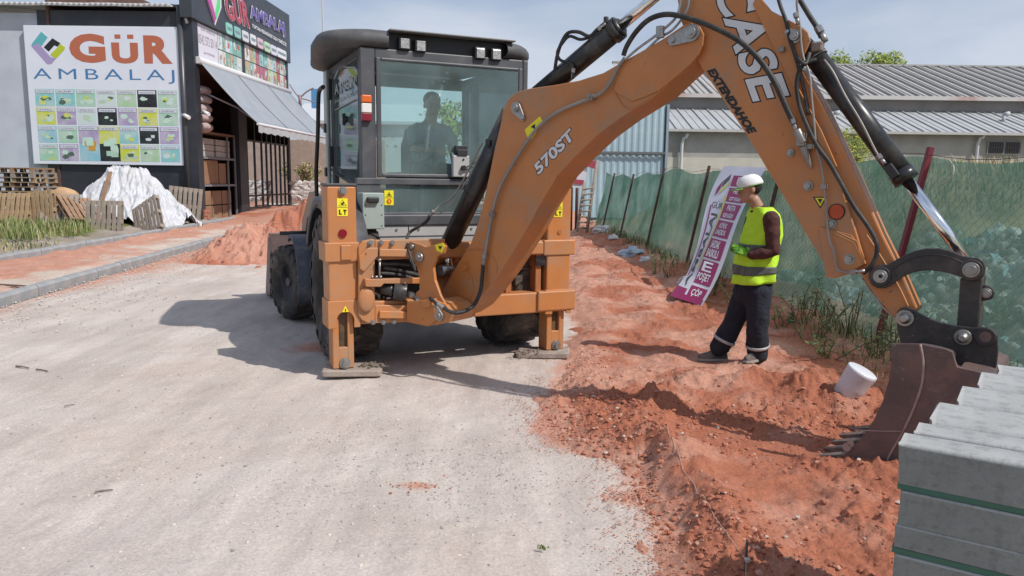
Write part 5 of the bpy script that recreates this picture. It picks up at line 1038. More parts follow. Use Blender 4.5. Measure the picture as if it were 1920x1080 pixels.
for k, (x, y, hw) in enumerate(((429, 50, 6), (444.5, 57, 6), (459.5, 64.5, 6), (474, 71, 5.5), (487.5, 78, 5.5), (500.5, 85, 5.5), (512.5, 91, 5.5), (527.5, 97, 8.5))):
    a, b_, c_ = FP(x-hw, y-2-hw*.22, .17), FP(x+hw, y+2+hw*.22, .17), FP(x-hw, y+8-hw*.2, .17)
    t0, z1 = (a-FO).dot(FD), a.z+.12; t1 = (b_-FO).dot(FD); z0 = z1-.42; m = MB()
    pts = [FC((t0+t1)/2+(t1-t0)/2*(1 if sx > 0 else -1)*(1-.25*(1-abs(math.cos(aa)))), 0, .165) for sx, aa in ()]
    po = []
    for cx_, cz_, a0 in ((t1-.1, z1-.1, 0), (t0+.1, z1-.1, 90), (t0+.1, z0+.1, 180), (t1-.1, z0+.1, 270)):
        for i in range(4): aa = math.radians(a0+30*i); po.append(FC(cx_+.1*math.cos(aa), cz_+.1*math.sin(aa), .165))
    m.prism(po, FN*.03); fbox(m, t0+.1, t1-.1, (z0+z1)/2-.05, (z0+z1)/2+.06, .20, .205, 1); bw('picture_plate', m, [plain('plate%d' % k, PC[k]), plain('plate_print', (.2, .28, .32))], fa)
# logo on the fascia: a folded diamond
for col, pp in (((.14, .42, .62), ((385, -8), (390, 2), (403, 28), (400, 10), (396, -8))), ((.50, .12, .35), ((388, 3), (402, 47), (404, 34), (396, 3))), ((.18, .70, .25), ((413, -2), (413, 15), (404, 40), (403, 26), (407, 12), (408, -4)))):
    pass
m = MB(); m.prism([FP(x, y, .165) for x, y in ((384, -10), (402, 48), (414, 14), (413, -14), (400, -30))], FN*.03, 0); m.prism([FP(x, y, .2) for x, y in ((387, -4), (402, 43), (404.5, 33), (394, -4))], FN*.02, 1); m.prism([FP(x, y, .2) for x, y in ((402.5, 26), (405, 36), (412, 14), (412, -6), (409, -8))], FN*.02, 2); m.prism([FP(x, y, .2) for x, y in ((385.5, -8), (391, -5), (400, -24), (398, -28))], FN*.02, 3)
bw('logo', m, [PALE, plain('logo_magenta', (.42, .08, .32)), plain('logo_green', (.12, .60, .22)), plain('logo_blue', (.1, .4, .6))], fa)
# poster strip under the fascia
t_ph, z_ = tz(415, 60)
random.seed(11)
m = MB(); fbox(m, .3, 2.05, ZP+.02, ZF-.03, .005, .02); ph = bw('phone_board', m, plain('board_white', (.62, .60, .68)))
m = MB(); A_ = FC(.38, ZP+.62, .022); text_mb(m, '0542 573 50 14', A_, FD*1.6, V((0, 0, .34)), FN*.002, .0); text_mb(m, 'GÜR AMBALAJ', FC(.6, ZP+1.1, .022), FD*1.2, V((0, 0, .12)), FN*.002, 0); text_mb(m, 'gurambalaj', FC(.8, ZP+.28, .022), FD*.9, V((0, 0, .12)), FN*.002, 0)
bw('lettering', m, plain('print_grey2', (.22, .20, .26)), ph)
PCOL = [(.25, .42, .42), (.40, .48, .26), (.52, .55, .52), (.38, .14, .20), (.20, .38, .32), (.56, .56, .50), (.45, .36, .24), (.30, .55, .60), (.62, .64, .66), (.40, .14, .16)]
pm = [plain('poster%d' % i, c) for i, c in enumerate(PCOL)]
t = 2.1
while t < TE-.4:
    wd = random.uniform(.28, .55)
    if 3.9 < t < 4.5: t += .35; continue
    for r_ in range(2):
        z0 = ZP+.03+r_*.68; m = MB(); fbox(m, t, min(t+wd, TE-.22)-.03, z0, z0+.64, .005, .02, random.randrange(10))
        for k in range(6):
            a = t+random.uniform(.05, wd*.5); b_ = z0+random.uniform(.05, .35); fbox(m, a, a+random.uniform(.04, wd*.4), b_, b_+random.uniform(.05, .22), .02, .023+k*.002, random.randrange(10))
        bw('poster', m, pm)
    t += wd
# awning
aw0, aw1 = .1, 10.0; zt0, zb0, pr_ = 6.0, 3.72, 2.15
CLOTH = mat('awning_cloth', (.25, .275, .31), (.29, .315, .35), rough=.8, scale=1.5)
m = MB(); n_ = 24
rows = [[FC(aw0+(aw1-aw0)*i/n_, zt0+(zb0-zt0)*v-.10*math.sin(math.pi*v), .12+pr_*v) for i in range(n_+1)] for v in np.linspace(0, 1, 9)]
k = 0
for r_ in rows: m.v += r_
for a in range(8):
    for i in range(n_): q = a*(n_+1)+i; m.f.append([q, q+1, q+n_+2, q+n_+1]); m.m.append(0); m.sm.append(True)
aw = thing('awning', 'pale grey shop awning sloping down over the dark shop front', 'awning', FC(aw0, zt0)); o = build('awning_cloth', m, CLOTH, aw, world=True); so_ = o.modifiers.new('t', 'SOLIDIFY'); so_.thickness = .012
def awb(n, m, mt, **k): return build(n, m, mt, aw, world=True, **k)
m = MB(); m.v = [FC(aw0+(aw1-aw0)*i/40, zb0-(.30+.03*math.sin(i*2.1))*s_, .12+pr_+.01*math.sin(i*1.7)) for s_ in (0, 1) for i in range(41)]; m.f = [[i, i+1, i+42, i+41] for i in range(40)]; m.m = [0]*40; m.sm = [False]*40
o = awb('valance', m, mat('valance', (.34, .35, .37), (.42, .43, .44), rough=.7)); so_ = o.modifiers.new('t', 'SOLIDIFY'); so_.thickness = .01
m = MB(); m.cyl(FC(aw0-.05, zb0, .12+pr_), FC(aw1+.05, zb0, .12+pr_), .05, seg=12); awb('front_bar', m, plain('bar_white', (.6, .6, .62)))
m = MB(); m.cyl(FC(aw0-.1, zt0, .12), FC(aw1, zt0, .12), .13, seg=14); awb('roller', m, plain('bar_white', (.6, .6, .62)))
for t in (3.4, 6.8): m = MB(); m.tube([FC(t, zt0+.03, .14), FC(t, (zt0+zb0)/2-.07, .13+pr_/2), FC(t, zb0+.03, .14+pr_)], .012, seg=5); awb('seam', m, plain('seam', (.12, .13, .15)))
for t in (.5, 9.5): m = MB(); m.cyl(FC(t, 4.9, .06), FC(t+.5, 4.4, 1.1), .03); m.cyl(FC(t+.5, 4.4, 1.1), FC(t, zb0, .1+pr_), .03); awb('arm', m, plain('bar_grey', (.3, .3, .32)))
# camera on the pillar
for p in (FP(379, 211, .1), WP(342, 217, .2)):
    cm = thing('security_camera', 'white security camera on the %s of the black pillar' % ('shop front side' if p.y > YW+.05 else 'signboard side'), 'security camera', p, 0, 'cameras on the corner pillar')
    m = MB(); m.cyl(p+V((-.0, .05, .05)), p+V((.30, -.12, -.08)), .07, seg=12); m.cyl(p+V((-.15, .2, .1)), p, .03); build('housing', m, plain('cam_white', (.7, .7, .72)), cm, world=True)
# shelving with goods in the open bay
RK = mat('rack_steel', (.20, .20, .21), rough=.5, scale=4); CART = mat('carton', (.24, .135, .08), (.30, .17, .10), rough=.85, scale=2); CARTW = mat('carton_pale', (.40, .38, .36), (.46, .44, .42), rough=.8, scale=2)
rack = thing('storage_rack', 'steel storage rack loaded with cartons in the open shop bay', 'rack', FC(1.9, 0, -.6))
def rk(n, m, mt, **k): return build(n, m, mt, rack, world=True, **k)
zs = [1.42, 2.48, 3.45]
for z in zs: m = MB(); fbox(m, .35, 3.7, z-.04, z+.04, -1.3, -.12); rk('shelf', m, RK if z < 3 else mat('wood_shelf', (.2, .12, .09), rough=.8))
for t in (.42, 2.9, 3.62):
    m = MB(); fbox(m, t-.03, t+.03, .05, 3.4, -.16, -.10); rk('upright', m, RK)
def goods(name, label, cat, t0, t1, z0, z1, mt, grp, o0=-.75, o1=-.2):
    m = MB(); fbox(m, t0, t1, z0, z1, o0, o1); o = build(name, m, mt, None, bevel=.01); tag(o, label, cat, grp); return o
goods('carton', 'large brown carton on the middle shelf of the shop rack', 'box', .6, 2.1, 1.47, 2.40, CART, 'cartons on the rack'); goods('carton', 'narrower brown carton right of the large one on the rack', 'box', 2.2, 2.85, 1.47, 2.30, CART, 'cartons on the rack')
for i in range(3):
    for j in range(2):
        goods('carton', '%s carton in the bottom row of the rack, %s course' % (('nearest', 'middle', 'farthest')[i], ('lower', 'upper')[j]), 'box', .5+i*.95, 1.35+i*.95, .08+j*.58, .62+j*.58, CART, 'cartons on the rack')
for i in range(2):
    for j in range(3):
        goods('packet', 'pale flat packet, %s of its pile on the %s end of the rack shelf' % (('lowest', 'middle one', 'topmost')[j], ('near', 'far')[i]), 'packet', .5+i*1.5, 1.8+i*1.5, 2.53+j*.24, 2.75+j*.24, CARTW, 'pale packets on the rack')
BAG = mat('bag_pink', (.36, .27, .27), (.42, .33, .33), rough=.8, scale=6, bump=.5, bscale=8)
for j in range(5):
    p = FC(.75+.05*math.sin(j*3), 3.62+j*.34, -.15); m = MB(); m.ell(p, (.42, .40, .19), (FD, FN, V((0, 0, 1))), 14, 8); m.v = [v_+V((0, 0, .04*mnoise.noise(v_*4))) for v_ in m.v]
    tag(build('sack', m, BAG, None), 'pinkish bulk sack, number %s from the bottom of the stack on the top shelf' % ('one', 'two', 'three', 'four', 'five')[j], 'sack', 'sacks on the top shelf')
# doors and glass front
m = MB(); t0, t1 = 4.6, TE-.2
for t in (4.62, 5.5, 6.35, 6.95, 7.55, 8.15, 8.75, 9.35, 9.88): fbox(m, t-.035, t+.035, .3, ZP-.1, -.06, .03)
for z in (.42, .95, 3.35, 5.0): fbox(m, t0, t1, z-.04, z+.04, -.05, .02)
bw('glazing_bars', m, mat('bar_black', (.012, .016, .018), rough=.4), kind='stuff')
for a, b_ in ((4.66, 5.47), (5.54, 6.32), (6.39, 6.92), (6.99, 7.52), (7.59, 8.12), (8.19, 8.72), (8.79, 9.32), (9.39, 9.85)):
    m = MB(); fbox(m, a, b_, .46, 3.31, -.02, -.012); bw('pane', m, SHOPGLASS)
m = MB(); fbox(m, 4.7, 5.45, .46, 2.2, -.10, -.06); bw('door_panel', m, plain('door_white', (.55, .56, .58)))
m = MB(); fbox(m, 4.75, 5.4, 2.3, 3.0, -.10, -.06); bw('red_poster', m, plain('poster_red', (.25, .03, .05)))
m = MB(); fbox(m, -.1, TE+.4, -.05, .02, .0, 1.0)
struct(build('shop_apron', MB().prism([FC(3.6, .02, 0), FC(3.6, .10, .5), FC(4.5, .2, 1.3), FC(TE+1, .44, 1.7), FC(TE+1, .44, 0)], (0, 0, -.3)), mat('apron_concrete', (.42, .39, .36), (.5, .47, .43), rough=.9, scale=2)))
# the big product board
bp = [WP(*p, .14) for p in ((43.5, 47), (332, 47), (345, 310.5), (63, 310.5))]; z1 = bp[0].z; z0 = bp[2].z; xa = (bp[0].x+bp[3].x)/2; xb2 = (bp[1].x+bp[2].x)/2
SB = thing('signboard', 'large white shop signboard with orange lettering above a grid of product pictures', 'signboard', ((xa+xb2)/2, YW-.14, z0)); W_, H_ = xb2-xa, z1-z0
def sbp(u, v, out=0.0): return V((xa+W_*u, YW-.14-out, z0+H_*(1-v)))
def sbb(n, m, mt, par=SB, **k): return build(n, m, mt, par, world=True, **k)
m = MB(); m.box(sbp(.5, .5, -.06), (W_, .12, H_)); sbd = sbb('board', m, BOARD, bevel=.01)
def quad(mb, u0, v0, u1, v1, out, mi=0): mb.prism([sbp(u0, v0, out), sbp(u1, v0, out), sbp(u1, v1, out), sbp(u0, v1, out)], (0, -.003, 0), mi)
OR = plain('print_orange', (.44, .13, .07)); BL = plain('print_blue', (.06, .19, .40))
m = MB()
for s, u0, u1, v0, v1, b_ in (('G', .290, .525, .055, .262, .055), ('U', .565, .738, .115, .264, .055), ('R', .775, .960, .062, .262, .055)):
    text_mb(m, s, sbp(u0, v1, .001), V((W_*(u1-u0), 0, 0)), V((0, 0, H_*(v1-v0))), V((0, -.003, 0)), b_)
quad(m, .590, .058, .628, .088, .001, 0); quad(m, .672, .058, .712, .088, .001, 0); sbb('lettering', m, OR, sbd)
m = MB(); text_mb(m, 'AMBALAJ', sbp(.042, .405, .001), V((W_*.925, 0, 0)), V((0, 0, H_*.10)), V((0, -.003, 0)), -.004, spacing=1.35); sbb('lettering', m, BL, sbd)
def dmd(cols):
    m = MB()
    for mi, pp in cols: m.prism([sbp(*p, .001) for p in pp], (0, -.003-.001*mi, 0), mi)
    return m
m = dmd(((0, ((.115, .045), (.155, .085), (.105, .155), (.075, .185), (.045, .145), (.05, .13))), (1, ((.045, .15), (.09, .125), (.165, .225), (.20, .235), (.165, .275), (.14, .275))), (2, ((.125, .155), (.185, .09), (.235, .125), (.215, .15), (.195, .14), (.155, .185))), (3, ((.235, .13), (.265, .155), (.255, .175), (.20, .235), (.17, .215), (.165, .205), (.215, .155)))))
sbb('logo', m, [plain('logo_teal', (.10, .40, .44)), plain('logo_lilac', (.36, .29, .50)), INK, plain('logo_lime', (.45, .52, .03))], sbd)
random.seed(5)
TC = {'g': (.32, .56, .42), 'c': (.22, .52, .54), 'y': (.55, .60, .04), 'l': (.36, .29, .48), 'k': (.012, .014, .016), 'w': (.55, .66, .66), 'b': (.25, .50, .60), 'p': (.36, .56, .34)}
tcm = {k: mat('tile_'+k, v_, tuple(min(.75, q*.55+.28) for q in v_) if k != 'k' else (.03, .04, .04), rough=.5, scale=2.2, detail=4, lo=.42, hi=.62) for k, v_ in TC.items()}; order = list('gcylkwbp'); tml = [tcm[k] for k in order]+[plain('tile_header', (.58, .60, .68)), plain('tile_text', (.12, .13, .16)), plain('tile_dk', (.08, .13, .10)), plain('tile_or', (.55, .30, .05)), plain('tile_pale', (.50, .68, .58))]
lay = ['ccgwpkg', 'ylwklyg', 'bgLYckl', 'glXXypc']
names = [['POŞET', 'KAP', 'TABAK', 'KAĞIT', 'HAVLU', 'ELDİVEN', 'PEÇETE'], ['STREÇ', 'KUTU', 'FOLYO', 'PİZZA', 'KUTULAR', 'BARDAK', 'KAPAK'], ['ÇATAL', 'SÜZGEÇ', 'KARTON', 'KESE', 'PİPET', 'SÜNGER', 'DETERJAN'], ['AMBALAJ', 'TEPSİ', '', '', 'KOVA', 'KOLİ', 'MENDİL']]
gx0, gx1, gy0, gy1 = .045, .985, .452, .985; cw, ch = (gx1-gx0)/7, (gy1-gy0)/4
for r_ in range(4):
    for c in range(7):
        ch_ = lay[r_][c]
        if ch_ == 'X': continue
        if ch_ in 'LY': k = 'l' if ch_ == 'L' else 'y'
        else: k = ch_
        u0 = gx0+c*cw; v0 = gy0+r_*ch; u1, v1 = u0+cw*.94, v0+ch*.93; m = MB(); big = ch_ in 'LY'
        if big: v1 = v0+2*ch*.96; u1 = u0+cw*(1.0)
        if big and r_ == 2:
            quad(m, u0, v0, u1, v0+ch*.96, .001, order.index(k)); quad(m, u0, v0+ch*.96, u1, v1, .001, order.index('b') if k == 'l' else order.index('k'))
            cxu = u0+cw*(.75 if k == 'l' else .25)
            for q in range(9): a = random.uniform(.0, 1); uu_ = u0+cw*random.uniform(.1, .6); vv_ = v0+ch*random.uniform(.6, 1.5); quad(m, uu_, vv_, min(uu_+cw*.35, u1), vv_+ch*.28, .0045+q*.0004, 12 if q % 3 else (11 if k == 'l' else 0))
        else:
            quad(m, u0, v0, u1, v1, .001, order.index(k))
            if k == 'k': quad(m, u0+cw*.03, v0+ch*.03, u1-cw*.03, v1-ch*.03, .0042, 4)
            n_ = random.randint(4, 8)
            for q in range(n_):
                cu_, cv_ = u0+cw*random.uniform(.25, .68), v0+ch*random.uniform(.42, .75); a0 = random.uniform(0, 6); rr_ = random.uniform(.06, .22)
                po = [sbp(cu_+cw*rr_*math.cos(a0+t)*random.uniform(.7, 1.2), cv_+ch*rr_*.75*math.sin(a0+t)*random.uniform(.7, 1.1), .0050+q*.0005) for t in np.linspace(0, 2*math.pi, random.randint(5, 8))[:-1]]
                mi = random.choice((12, 12, 12, 5, 7, 10, 0, 2)) if k != 'k' else random.choice((12, 5)); m.prism(po, (0, -.0004, 0), mi)
        quad(m, u0+cw*.06, v0+ch*.04, u1-cw*.06, v0+ch*.22, .010, 8)
        if names[r_][c]: text_mb(m, names[r_][c], sbp(u0+cw*.16, v0+ch*.18, .0132), V((W_*cw*.62, 0, 0)), V((0, 0, H_*ch*.09)), V((0, -.001, 0)), .0, 9)
        sbb('product_picture', m, tml, sbd)
# left-hand building's roof line is part of the shop; brick pile by the pillar
random.seed(9)
BR = mat('red_brick', (.34, .12, .08), (.42, .17, .11), rough=.9, scale=8, bump=.3)
pb = G(388, 415); st_ = thing('brick_stack', 'small stack of red bricks at the foot of the black pillar', 'brick stack', (pb.x+.2, pb.y-1.2, 0))
m = MB(); m.bb(-.20, .20, -.10, .10, 0, .12); me = m.mesh('brick', BR)
for j in range(4):
    for i in range(2): place('brick', me, st_, (random.uniform(-.02, .02)+.12, -.12+.24*i, .03+.125*j), (0, 0, random.uniform(-.08, .08)))

# ================================================================== PALLETS, TARP
WOODS = [mat('pallet_wood', (.27, .175, .10), (.40, .28, .165), rough=.85, scale=3, detail=8, bump=.2, bscale=30), mat('pallet_grey', (.20, .165, .135), (.32, .27, .225), rough=.9, scale=3, detail=8, bump=.2, bscale=30), mat('pallet_brown', (.22, .13, .08), (.32, .20, .12), rough=.9, scale=3, detail=8)]
_pm = {}
def pallet_me(w):
    if w in _pm: return _pm[w]
    a = MB(); a.box((0, 0, 0), (1.2, .11, .022)); b_ = MB(); b_.box((0, 0, 0), (.12, .10, .09)); c = MB(); c.box((0, 0, 0), (.11, 1.0, .022)); _pm[w] = (a.mesh('board', WOODS[w]), b_.mesh('block', WOODS[w]), c.mesh('crossboard', WOODS[w])); return _pm[w]
def pallet(loc, rot, w, label, group='pallets heaped beside the shop wall', s=1.0):
    t = bpy.data.objects.new('pallet', None); COL.objects.link(t); ro2 = random.uniform(-.16, .16) if abs(rot[0]) > .5 else 0; t.location = loc; t.rotation_euler = (Matrix.Rotation(rot[2], 3, 'Z') @ Matrix.Rotation(rot[1]+ro2, 3, 'Y') @ Matrix.Rotation(rot[0], 3, 'X') @ Matrix.Rotation(math.pi/2 if abs(rot[0]) > .5 else 0, 3, 'Z')).to_euler(); t.scale = (s, s, s); tag(t, label, 'pallet', group)
    bd, bk_, cb_ = pallet_me(w)
    for i in range(7): place('board', bd, t, (0, -.445+i*.148, .066), (0, 0, random.uniform(-.02, .02)))
    for x in (-.54, 0, .54):
        place('crossboard', cb_, t, (x, 0, .044))
        for y in (-.45, 0, .45): place('block', bk_, t, (x, y, -.012))
    for y in (-.45, 0, .45): place('board', bd, t, (0, y, -.068))
    return t
def GP(px, py): p = G(px, py); return p
ys = 24.0; xs = AY(48, 345, ys).x
for j in range(12):
    zz = .28+j*.145; pallet((xs+random.uniform(-.06, .06)-(.45 if j % 2 else .35)*0, ys+random.uniform(-.1, .1), zz), (0, 0, random.uniform(-.06, .06)), j % 3, '%s flat pallet of the left-hand stack, counted from the top' % ('twelfth', 'eleventh', 'tenth', 'ninth', 'eighth', 'seventh', 'sixth', 'fifth', 'fourth', 'third', 'second', 'topmost')[j], s=1.12)
for k, (px, py, tilt, yaw, w, lab) in enumerate(((25, 425, 70, 12, 0, 'yellowish pallet leaning on the stack at the far left edge'), (75, 422, 78, -8, 0, 'yellowish pallet leaning upright in front of the flat stack'), (112, 424, 62, 25, 1, 'greyish pallet propped slanting right of the stack'), (150, 420, 40, 40, 2, 'brown broken pallet lying slanted between stack and tarp'))):
    tilt += random.uniform(-6, 6); yaw += random.uniform(-15, 15); p = GP(px, py); p.y = 22.6+k*.1; p = AY(px, py-26, p.y); pallet((p.x, p.y, p.z), (math.radians(tilt), 0, math.radians(yaw)), w, lab)
p = AY(196, 415, 21.9); pallet((p.x, p.y, p.z), (math.radians(80), math.radians(4), math.radians(4)), 1, 'weathered grey pallet standing upright in front of the white tarp, left one', s=1.0)
p = AY(277, 410, 23.0); pallet((p.x, p.y, p.z), (math.radians(66), math.radians(-22), math.radians(-14)), 1, 'weathered grey pallet leaning askew in front of the white tarp, right one', s=1.0)
p = AY(346, 386, 27.3); pallet((p.x, p.y, p.z), (math.radians(88), 0, math.radians(18)), 1, 'pallet stood on its short end beside the black pillar', s=1.12)
random.seed(21)
bd = pallet_me(1)[0]; bd0 = pallet_me(0)[0]
for k in range(8):
    px = 100+k*9; p = AY(px, random.uniform(395, 425), 22.8+random.random()*.8); o = bpy.data.objects.new('loose_board', (bd, bd0)[k % 2]); COL.objects.link(o); o.location = p; o.rotation_euler = (random.uniform(-.3, .3), random.uniform(-.7, .7), random.uniform(-1.2, 1.2)); o.scale = (.9, .9, 1.2); tag(o, ['greyish', 'brownish'][k % 2]+' loose board left of the white tarp, %s from the left' % ('first', 'second', 'third', 'fourth', 'fifth', 'sixth', 'seventh', 'eighth')[k], 'board', 'loose boards left of the tarp')
# white tarpaulin over a heap
tc0 = G(235, 425); Yt = 25.4; c0 = AY(238, 420, Yt); top = AY(232, 313, Yt).z
tnx, tny = 230, 130
TX, TY = np.meshgrid(np.linspace(-2.15, 2.25, tnx), np.linspace(-1.35, 1.3, tny)); TH_ = np.full(TX.shape, -.2)
for px_, py_, hh_, sl_, kk, ph_ in ((-.12, 0, top, 1.15, 9, .3), (.38, .1, top*.97, 1.15, 8, 1.1), (-.75, -.1, top*.72, 1.05, 7, 2.0), (1.05, -.15, top*.66, 1.0, 7, .6), (-1.35, -.3, top*.36, .8, 6, 1.4), (1.55, -.2, top*.42, .9, 6, .2), (.2, -.75, top*.50, 1.1, 8, .9)):
    dx_, dy_ = TX-px_, TY-py_; dd_ = np.hypot(dx_, dy_*1.15)+1e-6; an_ = np.arctan2(dy_, dx_)+fbm(TX, TY, 3, .9, .5, ph_*3)*.9
    fo_ = 1-2*np.abs(np.sin(an_*kk/2+ph_)); c_ = hh_-sl_*np.maximum(dd_-.28, 0)+.11*fo_*np.minimum(dd_, 1.0)+.05*(1-2*np.abs(np.sin(an_*kk*1.3+ph_*5)))*np.minimum(dd_, .8)
    TH_ = np.maximum(TH_, c_)
TH_ = TH_+fbm(TX, TY, 4, 2.6)*.07+.04*(1-np.abs(fbm(TX, TY, 3, 3.3))*7)
TH_ = np.where(TH_ < .12, .02, TH_)
ob_t = grid_obj('tarpaulin', c0.x+TX, Yt+TY, TH_, mat('white_tarp', (.47, .48, .51), (.56, .57, .60), rough=.55, scale=3, bump=.35, bscale=7, bdist=.05, dirt=(.36, .33, .30), dirt_amt=.5, dscale=1.6)); tp = ob_t; tag(tp, 'white tarpaulin draped in folds over a heap beside the shop wall', 'tarpaulin')
m = MB(); a_ = AY(184, 402, 24.0); b_ = AY(207, 322, 24.7); m.box((a_+b_)/2, (.13, .04, (a_-b_).length), ((V((1, 0, 0))), (b_-a_).normalized().cross(V((1, 0, 0))), (b_-a_).normalized())); tag(build('board', m, WOODS[2], None), 'long brown board leaning against the left side of the white tarp', 'board')
m = MB(); pts = [AY(x, y, 24.5) for x, y in ((182, 398), (190, 370), (198, 345), (206, 322), (198, 350), (196, 372))]; m.prism([AY(x, y, 24.4) for x, y in ((182, 400), (188, 368), (200, 330), (206, 333), (198, 368), (192, 402))], (0, .05, 0)); 
p = AY(285, 358, 24.1)
p = AY(122, 368, 23.6); m = MB(); m.ell(p, (.42, .3, .26), None, 12, 8); m.v = [v_+V((.08*mnoise.noise(v_*3), 0, .1*mnoise.noise(v_*2.5+V((5, 0, 0))))) for v_ in m.v]; tag(build('carton_scrap', m, mat('kraft', (.42, .26, .14), (.5, .33, .19), rough=.9), None), 'crumpled brown kraft bundle between the pallet stack and the tarp', 'packaging')

# ================================================================== VEGETATION
def blades(name, spots, mats, label=None, cat=None, kind=True, parent=None, wid=.012):
    m = MB()
    for x, y, z, h, k in spots:
        a = random.uniform(0, 6.28); l = h*random.uniform(.1, .6); wv = V((math.cos(a+1.57), math.sin(a+1.57), 0))*wid*random.uniform(.6, 1.3); d = V((math.cos(a), math.sin(a), 0)); b0 = V((x, y, z))
        m.add([b0-wv, b0+wv, b0+d*l*.35+V((0, 0, h*.6))+wv*.8, b0+d*l*.35+V((0, 0, h*.6))-wv*.8, b0+d*l+V((0, 0, h))], [(0, 1, 2, 3), (3, 2, 4)], k)
    o = build(name, m, mats, parent)
    return stuff(o, label, cat) if kind else o
def leafm(n, c1, c2):
    m = mat(n, c1, c2, rough=.6, scale=2); b = m.node_tree.nodes['Principled BSDF']; b.inputs['Transmission Weight'].default_value = 0; b.inputs['Subsurface Weight'].default_value = 0; return m
GR = [leafm('grass_green', (.09, .14, .03), (.14, .19, .045)), leafm('grass_light', (.17, .22, .06), (.24, .26, .09)), leafm('grass_dry', (.34, .27, .15), (.44, .36, .21)), leafm('weed_dark', (.035, .06, .018), (.055, .09, .025))]
random.seed(31); sp_ = []
for i in range(9000):
    y = random.uniform(17.5, 21.5); x = random.uniform(-20, k2x(y)-.9)
    px = 960+1400*x/y
    if px > 150+random.gauss(0, 12): continue
    if fbm(np.array([x]), np.array([y]), 3, .6)[0]+random.random()*.6 < .05: continue
    sp_.append((x, y, .22, random.uniform(.12, .42), random.choice((0, 0, 1, 1, 1, 2))))
for i in range(1500):
    y = random.uniform(13.5, 17.5); x = random.uniform(-16, k2x(y)-.3); sp_.append((x, y, .14, random.uniform(.04, .16), random.choice((1, 2, 3))))
blades('grass', sp_, GR, 'green and straw coloured grass on the verge before the pallets', 'grass')
sp_ = []
for i in range(4200):
    y = 4.5+random.random()**1.3*19; x = fx(y)+random.gauss(-.06, .13)
    if fbm(np.array([y]), np.array([x*.2]), 3, 1.1)[0]+random.random()*.35 < .1: continue
    sp_.append((x, y, ground_z(min(x, fx(y)+.5), y)-.02, random.uniform(.06, .30)*(1.0 if y < 14 else .8), random.choice((0, 3, 3, 3, 2, 2))))
for i in range(380):
    y = random.uniform(6.2, 8.5); x = fx(y)-abs(random.gauss(.25, .22)); sp_.append((x, y, ground_z(x, y)-.01, random.uniform(.04, .20), random.choice((2, 2, 2, 0))))
blades('grass', sp_, GR, 'grass and dry stalks tangled along the foot of the green fence', 'grass', wid=.006)
def leafcloud(m, c, r, n, ls, k=(0,), fn=None):
    for i in range(n):
        while True:
            p = V((random.uniform(-1, 1), random.uniform(-1, 1), random.uniform(-1, 1)))
            if p.length < 1: break
        p = p*(.35+.65*random.random()**.4)/max(p.length, .01)*p.length**.3; q = V(c)+V((p.x*r[0], p.y*r[1], p.z*r[2]))
        if fn and not fn(q): continue
        a = V((random.gauss(0, 1), random.gauss(0, 1), random.gauss(0, 1))).normalized(); b_ = a.orthogonal().normalized(); l = ls*random.uniform(.6, 1.3)
        m.add([q-a*l, q+b_*l*.45, q+a*l, q-b_*l*.45], [(0, 1, 2, 3)], random.choice(k))
def weed(px, py, h, n, label, spread=.25, mats=None, k=(0, 1), ls=.035, grp='weeds along the green fence', loc=None, kind_='weed'):
    p = loc or G(px, py); t = thing(kind_, label, kind_, p, 0, grp); ms = MB(); mf = MB()
    for i in range(n):
        a = random.uniform(0, 6.28); r0 = random.uniform(0, spread*.3); tip = V((p.x+math.cos(a)*spread*random.random(), p.y+math.sin(a)*spread*random.random(), p.z+h*random.uniform(.6, 1))); b0 = V((p.x+math.cos(a)*r0, p.y+math.sin(a)*r0, p.z-.03)); mid = b0.lerp(tip, .5)+V((random.gauss(0, .03), random.gauss(0, .03), 0))
        ms.tube([b0, mid, tip], [.006, .005, .002], seg=4, sub=3)
        for j in range(18):
            q = mid.lerp(tip, random.random()) if random.random() < .75 else b0.lerp(mid, random.random()); a_ = V((random.gauss(0, 1), random.gauss(0, 1), random.gauss(.4, .6))).normalized(); b_ = a_.orthogonal().normalized(); l = ls*random.uniform(.5, 1.3)
            mf.add([q, q+a_*l+b_*l*.4, q+a_*l*2.2, q+a_*l-b_*l*.4], [(0, 1, 2, 3)], random.choice(k))
    build('stem', ms, mat('stem', (.10, .10, .04), (.20, .16, .09), rough=.8, scale=5), t, world=True); build('foliage', mf, mats or GR, t, world=True); return t
random.seed(41)
for a in ((1232, 520, .55, 14, 'leafy weed at the fence foot between third and fourth post', .35), (1255, 530, .7, 16, 'tall dark weed just left of the fourth fence post', .3), (1185, 470, .6, 10, 'weed beside the second fence post', .4), (1330, 560, .6, 16, 'dark weed at the lower right corner of the fallen banner', .35), (1110, 440, .9, 12, 'weed clump at the far end of the fence by the ladder', .6),
          (1500, 625, .8, 18, 'tall spiky weed just behind the worker', .25), (1530, 650, .7, 18, 'bushy weed right of the worker against the net', .35), (1590, 640, .9, 22, 'dry reddish brown weed left of the red post', .40), (1640, 690, .5, 14, 'weed behind the white bucket', .3), (1560, 690, .28, 12, 'low weed left of the white bucket', .25), (1680, 700, .8, 20, 'weed between red post and digging bucket', .4), (1870, 640, .9, 26, 'green weed showing right of the bucket linkage', .5), (1465, 620, .35, 12, 'low weed at the heel of the worker', .25), (1385, 590, .5, 12, 'dark weed in front of the net left of the worker legs', .3)):
    dry = 'dry' in a[4]; y_ = G(a[0], a[1]).y; lc = G(a[0], a[1]); lc.z = ground_z(min(lc.x, fx(lc.y)), lc.y)-.02
    weed(a[0], a[1], a[2]*.72, max(6, a[3]//2), a[4], a[5]*1.25, k=(2, 2, 0) if dry else (0, 0, 3), ls=.018 if dry else .024, loc=lc)
